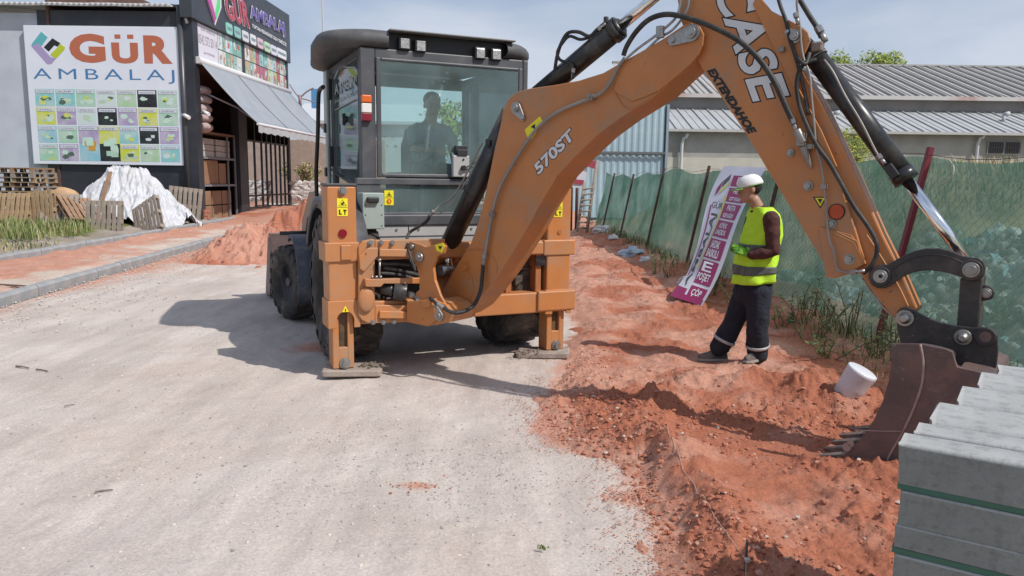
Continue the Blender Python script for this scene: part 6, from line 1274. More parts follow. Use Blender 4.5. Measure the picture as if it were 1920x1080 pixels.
p = G(1017, 1030); sp_ = [(p.x+random.gauss(0, .012), p.y+random.gauss(0, .012), .0, random.uniform(.012, .03), random.choice((0, 1))) for _ in range(16)]
tag(blades('weed', sp_, GR, kind=False, wid=.004), 'tiny green sprout on the bare pale road in the foreground', 'weed')

# ================================================================== FENCE
LEAN = V((.40, 0, 2.12)).normalized(); fdir = (FB-FA).normalized(); fnn = fdir.cross(LEAN).normalized(); fnn = fnn if fnn.x < 0 else -fnn
def FS(px, py, out=0.0): return PL(px, py, FB+fnn*out, fnn)
def fsp(s, h, out=0.0): return FB-fdir*s+LEAN*h+fnn*out          # s metres away from the near post, h up the slope
def fh(s): return 2.06+.04*math.sin(s*2.1)+.05*math.sin(s*.7+1)-.03*abs(math.sin(s*math.pi/3.1))
FT = thing('fence', 'green mesh fence on thin metal posts, leaning outwards beside the red earth', 'fence', FB)
def net_mat():
    m = bpy.data.materials.new('green_net'); m.use_nodes = True; t = m.node_tree; t.nodes.clear(); N = t.nodes.new; L = t.links.new
    o = N('ShaderNodeOutputMaterial'); tc = N('ShaderNodeTexCoord'); n = N('ShaderNodeTexNoise'); n.inputs['Scale'].default_value = 1.4; n.inputs['Detail'].default_value = 7; L(tc.outputs['Object'], n.inputs[0])
    r = N('ShaderNodeValToRGB'); r.color_ramp.elements[0].position = .35; r.color_ramp.elements[1].position = .7; r.color_ramp.elements[0].color = (.09, .20, .15, 1); r.color_ramp.elements[1].color = (.22, .33, .28, 1); L(n.outputs['Fac'], r.inputs[0])
    d = N('ShaderNodeBsdfDiffuse'); tl = N('ShaderNodeBsdfTranslucent'); L(r.outputs[0], d.inputs[0]); L(r.outputs[0], tl.inputs[0]); tr = N('ShaderNodeBsdfTransparent'); tr.inputs[0].default_value = (.80, .97, .90, 1)
    m1 = N('ShaderNodeMixShader'); m1.inputs[0].default_value = .45; L(d.outputs[0], m1.inputs[1]); L(tl.outputs[0], m1.inputs[2])
    mr = N('ShaderNodeMapRange'); mr.inputs[1].default_value = .35; mr.inputs[2].default_value = .65; mr.inputs[3].default_value = .10; mr.inputs[4].default_value = .30; L(n.outputs['Fac'], mr.inputs[0])
    m2 = N('ShaderNodeMixShader'); sx = N('ShaderNodeSeparateXYZ'); L(tc.outputs['Object'], sx.inputs[0]); m3 = N('ShaderNodeMapRange'); m3.inputs[1].default_value = -3.0; m3.inputs[2].default_value = 4.5; m3.inputs[3].default_value = 1.25; m3.inputs[4].default_value = .7; L(sx.outputs[1], m3.inputs[0])
    mm_ = N('ShaderNodeMath'); mm_.operation = 'MULTIPLY'; L(mr.outputs[0], mm_.inputs[0]); L(m3.outputs[0], mm_.inputs[1]); L(mm_.outputs[0], m2.inputs[0]); L(m1.outputs[0], m2.inputs[1]); L(tr.outputs[0], m2.inputs[2]); L(m2.outputs[0], o.inputs[0]); return m
ns, nh = 330, 22; m = MB()
for i in range(ns+1):
    s = -4.6+23.2*i/ns
    for j in range(nh+1):
        v_ = j/nh; h = fh(s)*v_-.05; w_ = .05*mnoise.noise(V((s*1.1, h*1.3, 0)))+.035*mnoise.noise(V((s*3+h*2, h*3, 3)))+.012*mnoise.noise(V((s*9+h*5, h*9, 3))); m.v.append(fsp(s, h, w_-.03))
for i in range(ns):
    for j in range(nh): q = i*(nh+1)+j; m.f.append([q, q+nh+1, q+nh+2, q+1]); m.m.append(0); m.sm.append(True)
build('mesh_net', m, net_mat(), FT, world=True)
RUST = mat('rusty_post', (.06, .028, .024), (.10, .045, .035), rough=.8, scale=6); MAR = mat('maroon_post', (.15, .012, .025), (.20, .02, .035), rough=.5, scale=3)
for (x, y), (bx_, by_), mt, w_ in (((1147, 313), (1127, 441), RUST, .028), ((1185, 311), (1158, 463), RUST, .028), ((1235, 306), (1208, 481), RUST, .028), ((1333, 304), (1283, 511), RUST, .028), ((1484, 312), (1400, 575), RUST, .026), ((1723, 298), (1638, 665), MAR, .030)):
    b0 = FS(bx_, by_, .03); t0 = FS(x, y, .03); d = (t0-b0); s_ = (FB-b0).dot(fdir); t0 = fsp(s_+.0, fh(s_)+.04, .03); b0 = fsp(s_, -.1, .03); dd = (t0-b0).normalized(); m = MB(); u = fdir; q = dd.cross(u).normalized()
    m.box((b0+t0)/2, (w_*2, w_*1.6, (t0-b0).length), (u, q, dd)); build('post', m, mt, FT, world=True, label='maroon painted fence post' if mt is MAR else 'thin rusty fence post')
for s in (-3.0,): b0, t0 = fsp(s, -.1, .03), fsp(s, fh(s)+.04, .03); m = MB(); m.cyl(b0, t0, .03, seg=6); build('post', m, MAR, FT, world=True)
m = MB(); m.tube([fsp(s, fh(s)-.03, .035) for s in np.linspace(-4.6, 18.6, 60)], .004, seg=4, sub=1); build('top_wire', m, RUST, FT, world=True)
m = MB(); ax_ = None
for k in range(-160, 60):
    for sg in (-1, 1):
        s0 = k*.11-(-2.2)+0; a = fsp(-s0, 0, .012); b_ = fsp(-s0-sg*1.9, 1.9, .012)
        if -4.4 < -s0 < 9 and -4.4 < -s0-sg*1.9 < 9: m.cyl(a, b_, .0016, seg=3, cap=False)
build('chain_link', m, plain('wire_grey', (.20, .24, .22)), FT, world=True, kind='stuff')
m = MB(); m.tube([FS(x, y, .06) for x, y in ((1780, 300), (1788, 312), (1786, 328), (1775, 340), (1762, 348))], .006, seg=5); build('tie_rope', m, plain('rope', (.5, .5, .45)), FT, world=True)
# banner draped on the fence
BT = [FS(1357, 312, .10), FS(1436, 314, .10), G(1312, 574, .10), G(1268, 556, .10)]
BTH = thing('banner', 'long white and magenta shop banner sagging down the green fence', 'banner', BT[3])
def bnp(u, v, out=0.0):
    a = BT[0].lerp(BT[1], u); b_ = BT[3].lerp(BT[2], u); p = a.lerp(b_, v); return p+fnn*(out+.05*math.sin(v*5+u)*.6+.03*math.sin(u*5+v*7)+(.10*max(0, v-.85)/.15*(1-u)))
def bgrid(mb, u0, u1, v0, v1, out, mi=0, nu=6, nv=10, rnd=0):
    k = len(mb.v)
    for j in range(nv+1):
        for i in range(nu+1): mb.v.append(bnp(u0+(u1-u0)*i/nu, v0+(v1-v0)*j/nv, out))
    for j in range(nv):
        for i in range(nu): q = k+j*(nu+1)+i; mb.f.append([q, q+1, q+nu+2, q+nu+1]); mb.m.append(mi); mb.sm.append(True)
def btext(mb, s, u0, u1, v0, v1, out, mi, vert=False, bold=.02):
    vs_, fs_ = text_geo(s, bold); x0 = min(p.x for p in vs_); x1 = max(p.x for p in vs_); y0 = min(p.y for p in vs_); y1 = max(p.y for p in vs_); P_o = []
    for p in vs_:
        a, b_ = (p.x-x0)/(x1-x0), (p.y-y0)/(y1-y0)
        P_o.append(bnp(u0+(u1-u0)*b_*-1+(u1-u0), v1+(v0-v1)*a, out) if vert else bnp(u0+(u1-u0)*a, v1+(v0-v1)*b_, out))
    if vert: P_o = [bnp(u1-(u1-u0)*((p.y-y0)/(y1-y0)), v1+(v0-v1)*((p.x-x0)/(x1-x0)), out) for p in vs_]
    mb.add(P_o, fs_, mi)
m = MB(); bgrid(m, 0, 1, 0, 1, 0, 0, 14, 50); BW_ = mat('banner_white', (.62, .60, .66), (.68, .66, .72), rough=.6, scale=2); bs = build('banner_sheet', m, BW_, BTH, world=True)
MG = plain('print_magenta', (.30, .012, .10)); PG = plain('print_dark', (.06, .06, .07)); PY = plain('print_yellow', (.55, .55, .20))
boxes = [(.08, .17, 'KRAFT', ''), (.185, .295, 'PEÇETE', 'SOFT VE KAĞIT'), (.31, .425, 'PASTA', 'KESE KAĞIDI'), (.44, .56, 'KÖPÜK', 'LANÇBOX'), (.575, .71, 'BARDAK', 'BASKILI'), (.725, .88, 'E', 'POŞET'), (.90, .98, 'ÇÖP', '')]
for v0, v1, a, b_ in boxes:
    m = MB(); r1 = .42 if v0 < .7 else .46; bgrid(m, r1, .91, v0, v1, .006, 0, 6, 6); btext(m, a, .54, .80, v0+.01, (v0+v1)/2-.005 if b_ else v1-.015, .010, 1)
    if b_: btext(m, b_, .50, .83, (v0+v1)/2+.005, v1-.01, .010, 1)
    build('printed_box', m, [MG, WHT], bs, world=True)
m = MB(); bgrid(m, .10, .13, .34, .86, .006, 0, 1, 20); bgrid(m, .36, .42, .25, .80, .006, 2, 1, 20); btext(m, 'GÜR', .14, .40, .30, .36, .008, 1, bold=.0); btext(m, 'AMBALAJ', .17, .34, .40, .92, .008, 1, vert=True, bold=.02); bgrid(m, 0.0, .95, .965, 1.0, .006, 0, 8, 2); bgrid(m, 0.0, .4, .93, .97, .006, 0, 4, 2)
build('print', m, [MG, PG, PY], bs, world=True)
m = MB(); k = 0
for mi, pp in ((0, ((.14, .27), (.14, .20), (.22, .13), (.22, .20))), (1, ((.24, .19), (.24, .13), (.36, .07), (.36, .12))), (2, ((.22, .25), (.22, .21), (.38, .13), (.38, .17)))): m.add([bnp(u, v_, .007) for u, v_ in pp], [(0, 1, 2, 3)], mi)
build('logo', m, [MG, PG, PY], bs, world=True)
# posts, ladder and sign at the far end
ld = thing('ladder', 'old wooden ladder leaning at the far end of the green fence', 'ladder', AY(1090, 432, 23.5)); WD = WOODS[1]
for a, b_ in (((1082, 434), (1096, 342)), ((1100, 436), (1120, 300))):
    m = MB(); m.cyl(AY(*a, 23.5), AY(*b_, 23.9), .05, seg=6); build('rail', m, WD, ld, world=True)
for k in range(8):
    f_ = .08+k*.11; m = MB(); m.cyl(AY(1082+14*f_, 434-92*f_, 23.5), AY(1100+20*f_*.75, 436-100*f_, 23.6), .03, seg=5); build('rung', m, WD, ld, world=True)
m = MB(); a = [AY(*p, 24.6) for p in ((1073, 352), (1096, 352), (1104, 300), (1082, 296))]; m.prism(a, (0, .04, 0)); m.prism([AY(*p, 24.55) for p in ((1100, 312), (1118, 318), (1122, 304), (1106, 300))], (0, -.02, 0), 1); m.prism([AY(*p, 24.58) for p in ((1076, 345), (1093, 346), (1095, 338), (1078, 336))], (0, -.01, 0), 1)
o = build('sign_scrap', m, [plain('scrap_white', (.6, .58, .62)), plain('scrap_red', (.35, .05, .08))], None); tag(o, 'scrap of white and red sign propped behind the ladder', 'sign')
for k, (px, py) in enumerate(((1080, 430), (1070, 432))):
    p = AY(px, py, 25.2); m = MB(); m.cyl(p, p+V((0, 0, 1.9)), .05, seg=8); tag(build('metal_post', m, RUST, None), ('right' if k == 0 else 'left')+' dark metal post behind the right stabiliser', 'post', 'posts behind the digger')

# rubble mound and dry grass beyond the fence
nY, nX = 170, 170
Xg, Yg = np.meshgrid(np.linspace(0, 1, nX), np.linspace(3.0, 34, nY)); Xg = (fx(Yg)+.55)+Xg*(24)
dd = Xg-fx(Yg)-.5
def mound(X, Y, d): return -.1+sst(0, 4.5, d)*(1.15+.6*sst(9, 3, Y)*0)*(.5+.5*sst(1.5, 6, d))+sst(12, 24, Y)*sst(2, 9, d)*1.1+(fbm(X, Y, 5, .8, .6)*.55+np.clip(fbm(X, Y, 4, 3, .6), 0, 1)*.35)*sst(0, 1, d)*(1-.5*sst(12, 18, Y))
Zg = mound(Xg, Yg, dd)
gm_ = np.clip(sst(11, 15, Yg)*.9+fbm(Xg, Yg, 3, .6)*.4, 0, 1)
RUBM = earth_mat('rubble_soil', (.20, .19, .17), (.34, .33, .31), (.40, .31, .19), (.30, .25, .13), (.15, .14, .06), (.25, .2, .09), 1.0, 9)
struct(grid_obj('spoil_mound', Xg, Yg, Zg, RUBM, [gm_, gm_*0, gm_]))
random.seed(51); PLS = [mat('plastic_scrap', (.55, .56, .55), (.68, .69, .70), rough=.5), mat('stone_rubble', (.30, .30, .29), (.42, .42, .41), rough=.9, scale=10), mat('scrap_blue', (.20, .34, .40), rough=.6), mat('rubble_dark', (.12, .11, .10), rough=.9)]
m = MB()
for i in range(7000):
    y = 3.8+random.random()*9.5; d_ = .15+random.random()**1.2*6; x = fx(y)+.5+d_; z = float(mound(np.array([x]), np.array([y]), np.array([d_]))[0]); r = random.choice((.02, .03, .04, .06, .09, .13))*random.uniform(.6, 1.2); k = random.choice((0, 0, 1, 1, 1, 3, 3, 3, 2))
    c = V((x, y, z+r*.2)); n_ = 6; a = V((random.gauss(0, 1), random.gauss(0, 1), random.gauss(0, 1))).normalized(); b_ = a.orthogonal().normalized(); cc = a.cross(b_)
    if k in (0, 2): pp = [c+a*r*random.uniform(.3, 1.2)*math.cos(t)+b_*r*random.uniform(.5, 1.4)*math.sin(t)+cc*r*random.uniform(-.4, .4) for t in np.linspace(0, 6.28, 7)[:-1]]; m.add(pp+[c+cc*r*.3], [(j, (j+1) % 6, 6) for j in range(6)], k)
    else: m.ell(c, (r, r*random.uniform(.5, 1), r*random.uniform(.4, .8)), (a, b_, cc), 6, 4, k); 
stuff(build('rubble', m, PLS, None), 'grey rubble and pale plastic scraps heaped behind the green net', 'rubble')
sp_ = []
for i in range(9000):
    y = random.uniform(15, 32); d_ = random.uniform(2.5, 23); x = fx(y)+.5+d_; z = float(mound(np.array([x]), np.array([y]), np.array([d_]))[0]); sp_.append((x, y, z-.02, random.uniform(.15, .55), random.choice((2, 2, 2, 1))))
blades('dry_grass', sp_, GR, 'tall straw coloured grass on the mound behind the fence', 'grass', wid=.02)
def bush(name, label, c, r, n, ls, mats, k, cat='bush', trunk=None):
    t = thing(name, label, cat, (c[0], c[1], c[2]-r[2])); m = MB()
    for i in range(9):
        o_ = V((random.uniform(-.6, .6)*r[0], random.uniform(-.6, .6)*r[1], random.uniform(-.5, .6)*r[2])); leafcloud(m, V(c)+o_, (r[0]*.55, r[1]*.55, r[2]*.5), n//9, ls, k)
    build('foliage' if cat == 'bush' else 'crown', m, mats, t, world=True)
    m = MB(); b0 = V((c[0], c[1], (trunk if trunk is not None else c[2]-r[2])))
    m.tube([b0, V((c[0]+.1, c[1], c[2]-r[2]*.4)), V(c)], [.03*r[2], .02*r[2], .008*r[2]], seg=7)
    for i in range(6): a = random.uniform(0, 6.28); m.tube([V((c[0], c[1], c[2]-r[2]*.4)), V((c[0]+r[0]*.4*math.cos(a), c[1]+r[1]*.4*math.sin(a), c[2])), V((c[0]+r[0]*.7*math.cos(a), c[1]+r[1]*.7*math.sin(a), c[2]+r[2]*.4))], [.012*r[2], .008*r[2], .004*r[2]], seg=5)
    build('stem' if cat == 'bush' else 'trunk', m, mat('bark', (.10, .075, .055), (.17, .13, .10), rough=.95, scale=8), t, world=True); return t
LY_ = [leafm('leaf_yellowgreen', (.26, .30, .02), (.42, .42, .03)), leafm('leaf_lime', (.14, .20, .03), (.22, .28, .05)), leafm('leaf_mid', (.06, .10, .025), (.10, .15, .04)), leafm('leaf_dark', (.03, .055, .015), (.05, .08, .02))]
random.seed(61)
c = AY(1597, 276, 24); bush('bush', 'yellow flowering bush above the fence, seen left of the black cylinder', (c.x, c.y, c.z-.2), (.95, .9, 1.1), 3000, .05, LY_, (0, 0, 1, 1))
c = AY(1582, 128, 75); bush('tree', 'left of the two yellowish treetops above the warehouse roof', (c.x, c.y, c.z-1.0), (2.0, 2.0, 3.3), 2600, .20, LY_, (0, 1, 1, 1), 'tree', 0)
c = AY(1655, 132, 75); bush('tree', 'right of the two yellowish treetops above the warehouse roof', (c.x, c.y, c.z-1.0), (2.4, 2.2, 2.9), 2600, .20, LY_, (0, 1, 1, 1), 'tree', 0)
for k, (px, py, r) in enumerate(((738, 296, 2.2), (818, 272, 2.6), (905, 300, 2.0), (1020, 300, 2.0))):
    c = AY(px, py, 52); bush('tree', '%s green tree far behind the digger cab' % ('first', 'second', 'third', 'fourth', 'fifth')[k]+', counted from the left', (c.x, c.y, c.z), (r, r, c.z*.75), 2400, .16, LY_, (2, 1, 1, 0), 'tree', 0)['group'] = 'trees behind the cab'
for k, (px, py) in enumerate(((566, 338), (582, 340))):
    p = AY(px, py, 40); weed(px, py, .9, 26, ('left' if k == 0 else 'right')+' shaggy weed in front of the beige wall beyond the shop', 1.0, ls=.08, loc=p, grp='weeds before the beige wall', k=(2, 0, 2))

# ================================================================== BUILDINGS ON THE RIGHT
SHT = mat('roof_sheet_grey', (.33, .32, .31), (.41, .40, .385), rough=.7, scale=.8, dirt=(.35, .25, .2), dirt_amt=.4, dscale=.6)
SHL = mat('roof_sheet_pale', (.34, .35, .36), (.42, .43, .44), rough=.6, scale=.8)
PLAS = mat('wall_plaster', (.30, .29, .27), (.40, .385, .36), rough=.9, scale=.7, bump=.2, bscale=12, dirt=(.24, .22, .2), dirt_amt=.5, dscale=.5); PLASL = mat('wall_block', (.46, .44, .38), (.54, .51, .45), rough=.95, scale=1.5, bump=.4, bscale=10)
WH = thing('warehouse', 'long low warehouse with two tiers of ribbed sheet roofing beyond the fence', 'warehouse', (20, 42, 0))
def wb(n, m, mt, par=WH, **k): return build(n, m, mt, par, world=True, **k)
xw = AY(1247, 300, 42).x
m = MB(); m.bb(xw, 62, 42, 42.3, 1.9, 4.62); m.bb(xw, xw+.3, 42.3, 60, 0, 4.6); wb('wall', m, PLAS); m = MB(); m.bb(xw, 62, 41.97, 42.0, 0, 3.15); wb('lower_wall', m, PLASL)
m = MB(); m.bb(xw-1.0, 62, 46.2, 46.4, 4, 7.0); wb('upper_wall', m, mat('band_grey', (.25, .24, .23), (.33, .31, .30), rough=.9, scale=.6))
def ribbed(name, x0, x1, wd, y0, z0, y1, z1, mt, sheet, th=.05, rib=.07):
    L_ = math.hypot(y1-y0, z1-z0); a = math.atan2(z1-z0, y1-y0); m = MB(); m.bb(.005, wd-.005, 0, L_, -.02, 0); m.bb(wd-.05, wd+.02, -.01, L_, 0, rib); m.bb(wd*.45, wd*.52, 0, L_, 0, rib*.4); me = m.mesh(sheet, mt); n_ = int((x1-x0)/wd)
    for i in range(n_): place(sheet, me, WH, (x0+i*wd-20, y0-42, z0), (a, 0, 0))
ribbed('lower', xw-.4, 60, .90, 41.6, 4.66, 46.2, 6.2, SHL, 'roof_sheet'); ribbed('upper', xw-1.5, 60, .82, 45.7, 7.0, 54.5, 10.1, SHT, 'roof_sheet', rib=.12)
m = MB(); m.bb(xw-.5, 61, 41.45, 41.62, 4.52, 4.66); g_ = wb('gutter', m, mat('gutter', (.42, .41, .39), (.5, .49, .47), rough=.6)); m = MB(); m.bb(xw-1.6, 61, 45.55, 45.72, 6.80, 7.02); wb('gutter', m, mat('gutter_rust', (.52, .50, .48), (.44, .30, .26), rough=.7, scale=.5, lo=.5, hi=.7)); m = MB(); m.bb(xw-1.5, 61, 54.3, 54.8, 10.08, 10.2); wb('ridge', m, SHT)
for px in (1281, 1838):
    a = AY(px, 250, 41.7); m = MB(); m.tube([a+V((.25, 0, 0)), a+V((.15, 0, -.25)), a+V((-.02, .1, -.6)), V((a.x-.02, 41.8, .5))], .09, seg=8, sub=2); wb('drainpipe', m, plain('pipe_white', (.55, .56, .56)))
a, b_ = AY(1853, 264, 41.9), AY(1912, 290, 41.9); m = MB(); m.bb(a.x, b_.x, 41.90, 41.96, b_.z, a.z); wn = wb('window', m, plain('win_frame', (.35, .35, .36))); 
for k in range(2):
    x0 = a.x+.06+k*(b_.x-a.x)/2; x1 = x0+(b_.x-a.x)/2-.12; m = MB(); m.bb(x0, x1, 41.88, 41.90, b_.z+.06, a.z-.06); p_ = wb('pane', m, plain('pane_dark', (.03, .035, .04), .15), wn); 
m = MB()
for k in range(14): x = a.x+.05+k*(b_.x-a.x-.1)/13; m.cyl((x, 41.84, b_.z), (x, 41.84, a.z), .012, seg=4)
m.bb(a.x, b_.x, 41.83, 41.85, (a.z+b_.z)/2-.01, (a.z+b_.z)/2+.02); wb('window_grille', m, plain('grille', (.10, .06, .05)), wn)
for px, py, y_ in ((1790, 168, 50), (1611, 170, 50), (1882, 220, 44), (1564, 218, 44)):
    p = AY(px, py, y_); m = MB(); m.cyl(p-V((0, 0, .4)), p+V((0, 0, .15)), .10, seg=8); m.cyl(p+V((0, 0, .15)), p+V((.3, 0, .22)), .13, seg=8); wb('roof_vent', m, SHL)
m = MB(); a = AY(1893, 140, 60); m.prism([AY(x, y, 60) for x, y in ((1888, 135), (1902, 126), (1990, 165), (1990, 185))], (0, 4, 0)); gb = build('gable_roof', m, mat('dark_roof', (.05, .05, .055), rough=.7), None); m = MB(); tag(gb, 'dark gable roof end at the right edge above the warehouse', 'roof')
BS = thing('metal_shed', 'pale blue corrugated metal shed between digger arm and warehouse', 'shed', AY(1160, 340, 37))
BLU = mat('blue_sheet', (.30, .42, .48), (.38, .50, .56), rough=.5, scale=.6, dirt=(.3, .3, .28), dirt_amt=.3)
x0, x1 = AY(985, 300, 37).x, AY(1246, 300, 37).x; zt_ = AY(1230, 196, 37).z; m = MB(); prof = []
wd = .96; pr = [(0, 0), (.08, -.03), (.16, -.03), (.24, 0), (.32, 0), (.40, -.03), (.48, -.03), (.56, 0), (.64, 0), (.72, -.03), (.80, -.03), (.88, 0), (.955, 0)]
def sheet(h): m = MB(); n_ = len(pr); m.v = [V((x, y, z)) for z in (0, h) for x, y in pr]; m.f = [[i, i+1, n_+i+1, n_+i] for i in range(n_-1)]; m.m = [0]*(n_-1); m.sm = [False]*(n_-1); return m.mesh('wall_sheet', BLU)
zm = AY(1200, 287, 37).z; s1, s2 = sheet(zm+.1), sheet(zt_-zm); bo = BS.location
for i in range(int((x1-x0)/wd)):
    place('wall_sheet', s1, BS, (x0+i*wd-bo.x, 37-bo.y, -bo.z)); place('wall_sheet', s2, BS, (x0+i*wd-bo.x, 36.93-bo.y, zm-bo.z))
m = MB(); m.bb(x0, x1+.1, 37.1, 44, -.1, zt_); m.bb(x1, x1+.12, 36.85, 37.1, -.1, zt_); build('shed_body', m, plain('blue_shade', (.25, .33, .37)), BS, world=True)
m = MB(); m.bb(x0, x1, 36.80, 36.86, zm-.05, zm+.05); build('rail', m, plain('rail_dark', (.12, .13, .14)), BS, world=True)

# ---- far left: wall, white building, thin pole
m = MB(); m.bb(AY(530, 300, 42).x, AY(620, 300, 42).x+3, 42, 42.3, -.2, AY(570, 262, 42).z); o = build('boundary_wall', m, mat('beige_wall', (.36, .28, .23), (.44, .35, .30), rough=.95, scale=3, bump=.5, bscale=10), None); tag(o, 'rough beige masonry wall beyond the end of the shop', 'wall')
HB = thing('white_house', 'white building with sheet roof behind the awning, partly hidden', 'building', AY(590, 300, 50)); m = MB(); a = AY(556, 262, 50); m.bb(a.x, a.x+9, 50, 58, 0, AY(560, 232, 50).z); build('wall', m, plain('house_white', (.55, .57, .58)), HB, world=True)
m = MB(); zz = AY(560, 232, 50).z; m.prism([V((a.x-.5, 49.6, zz)), V((a.x-.5, 49.6, zz+.2)), V((a.x-.5, 54, zz+1.7)), V((a.x-.5, 58.5, zz+.2)), V((a.x-.5, 58.5, zz))], (10, 0, 0)); build('roof', m, plain('house_roof', (.5, .52, .55)), HB, world=True)
m = MB(); m.box(AY(592, 185, 49.4), (.5, .3, 1.2)); build('water_tank', m, plain('tank_blue', (.10, .30, .55)), HB, world=True)
m = MB(); p = AY(612, 330, 46); m.cyl((p.x, p.y, -.1), (p.x, p.y, AY(612, -20, 46).z), .07, .05, seg=8); tag(build('flagpole', m, plain('pole_grey', (.35, .35, .36)), None), 'thin tall grey pole rising behind the cab roof', 'pole')
m = MB(); m.tube([AY(543, 158, 40), AY(552, 172, 39.8), AY(562, 184, 39.5)], .03); m.tube([AY(562, 184, 39.5), AY(575, 172, 39.5), AY(588, 165, 39.5)], .04); m.tube([AY(562, 184, 39.5), AY(575, 187, 39.5), AY(590, 192, 39.5)], .03); m.cyl(AY(562, 178, 39.5), AY(563, 200, 39.5), .08, seg=8); tag(build('cable_bracket', m, plain('bracket', (.28, .2, .2)), None), 'brown metal cable bracket at the far end of the awning', 'bracket')
m = MB(); random.seed(77)
for i in range(220):
    c = AY(random.uniform(550, 594), random.uniform(342, 374), 37); r = random.uniform(.06, .22); m.ell(c, (r, r*.7, r*.6), None, 6, 4)
m.v = [v_+V((.15*mnoise.noise(v_*7), 0, .15*mnoise.noise(v_*6))) for v_ in m.v]; m.sm = [False]*len(m.sm); stuff(build('white_rubble', m, mat('rub_white', (.5, .48, .46), (.62, .6, .58), rough=.9), None), 'pile of whitish rubble beyond the shop end', 'rubble')
# ================================================================== KERB STONE STACK (right foreground)
random.seed(81)
ZS = 1.062; SC0 = G(1690, 830, ZS); sd1 = (G(1920, 871, ZS)-SC0).normalized(); sd2 = V((-sd1.y, sd1.x, 0))
KS = thing('kerb_stone_stack', 'stack of new grey concrete kerb stones in the right foreground', 'kerb stones', (SC0.x, SC0.y, 0), math.atan2(sd1.y, sd1.x))
def stone_mat(n, a, b_, bump, lo_=.0):
    m = mat(n, a, b_, rough=.9, scale=3, bump=bump, bscale=60, dirt=(.17, .17, .17), dirt_amt=.75, dscale=38); return m
TOPM = mat('cast_concrete', (.31, .315, .31), (.38, .385, .38), rough=.9, scale=5, bump=.2, bscale=120, dirt=(.13, .135, .135), dirt_amt=.5, dscale=30); SIDEM = stone_mat('open_concrete', (.24, .242, .24), (.33, .333, .33), .8)
def kstone(L_, wd, h, rn):
    """long block with one rounded upper edge and a slightly broken end; smooth top, porous side"""
    n = 9; prof = [(0, 0), (0, h-rn)]+[(rn-rn*math.cos(t), h-rn+rn*math.sin(t)) for t in np.linspace(.3, math.pi/2, 5)]+[(wd-.008, h), (wd, h-.008), (wd, 0)]
    m = MB(); k = len(prof); xs = [0, .012]+list(np.linspace(.12, L_-.012, 8))+[L_]
    for i, x in enumerate(xs): m.v += [V((x+(.014*mnoise.noise(V((y*55, z*55, rn*9+wd*40))) if i == 0 else 0)+(.004*mnoise.noise(V((y*60, z*60, 3))) if i == 1 else 0), y+.0015*mnoise.noise(V((x*9, y*9, z*9))), z+.0012*mnoise.noise(V((x*7, y*7, 2))))) for y, z in prof]
    for i in range(len(xs)-1):
        for j in range(k):
            q = i*k+j; jn = i*k+(j+1) % k; m.f.append([q, q+k, jn+k, jn]); m.m.append(1 if j == 0 else 0); m.sm.append(2 <= j <= 6)
    m.f.append(list(range(k-1, -1, -1))); m.f.append([(len(xs)-1)*k+j for j in range(k)]); m.m += [1, 1]; m.sm += [False, False]; return m.mesh('kerb_stone', [TOPM, SIDEM])
layers = [(.952, .110, .010), (.842, .092, .004), (.778, .063, .004), (.608, .150, .006), (.440, .150, .006), (.272, .150, .006), (.104, .150, .006)]
SKEW = .20
for li, (z0, h, rn) in enumerate(layers):
    y = 0; wds = [.112, .112, .245, .25, .25, .16] if li == 0 else [.236, .24, .24, .24, .19]
    for k, wd in enumerate(wds):
        me = kstone(.80, wd-.008, h, (.010 if k < 2 else .030) if li == 0 else .006)
        place('kerb_stone', me, KS, (random.uniform(-.004, .004)+SKEW*y+(0 if li == 0 else .004), y, z0), (0, random.uniform(-.002, .002), random.uniform(-.003, .003))); y += wd+(.012 if li == 0 else .003)
GREENS = mat('green_strip', (.045, .12, .09), (.06, .15, .11), rough=.6, scale=8)
for z in (.935, .759, .591, .423, .255):
    for y in (.003, .97):
        m = MB(); m.bb(SKEW*y-.001, SKEW*y+.79, y, y+.035, z+.0008, z+.0162); build('spacer_strip', m, GREENS, KS)
m = MB(); m.bb(.02, .76, .05, .12, -.06, .103); m.bb(.2, .9, .95, 1.03, -.06, .103); build('bearer', m, WOODS[1], KS, kind='stuff')

# ================================================================== WORKER
wf = GRD(1418, 683); WY = wf.y
def MP(px, py, dy=0.0): return AY(px, py, WY+dy)
MG0 = MP(1385, 675)
W0 = thing('person', 'worker in a yellow safety vest and white cap standing beside the green fence', 'person', (MG0.x, WY, .03))
def wk(n, m, mt, par=W0, **k): return build(n, m, mt, par, world=True, **k)
fw = V((-.90, -.12, 0)).normalized(); rt = V((.12, -.99, 0)).normalized(); rt = fw.cross(V((0, 0, 1))); UPZ = V((0, 0, 1))   # facing left; rt: his right (away from the camera)
# centre line points
hd = MP(1405, 355); nk0, nk1 = MP(1422, 392), MP(1411, 374)
hipC, waistC, chestC, shC = MP(1412, 545), MP(1420, 500), MP(1426, 440), MP(1430, 402)
m = MB()
hf = V((-.93, .10, -.24)); head_mb(m, hd, hf, V((-.10, 0, 1)), 1.08)
capsule_chain(m, [(nk1+V((.01, 0, 0)), .052), (nk0, .058), (shC, .07)])
capsule_chain(m, [(hipC, .12, .13), (waistC, .12, .14), (chestC, .13, .15), (shC, .08, .12)], 16)
# arms: near (left) arm in front of the torso, hands together
shN, elN, wrN = MP(1444, 410, -.17), MP(1447, 470, -.21), MP(1405, 478, -.16)
shF, elF, wrF = MP(1414, 408, .19), MP(1400, 465, .20), MP(1392, 476, .02)
for a, b_, c_ in ((shN, elN, wrN), (shF, elF, wrF)): capsule_chain(m, [(a, .05), (a.lerp(b_, .5), .046), (b_, .038), (b_.lerp(c_, .4), .038), (c_, .026)])
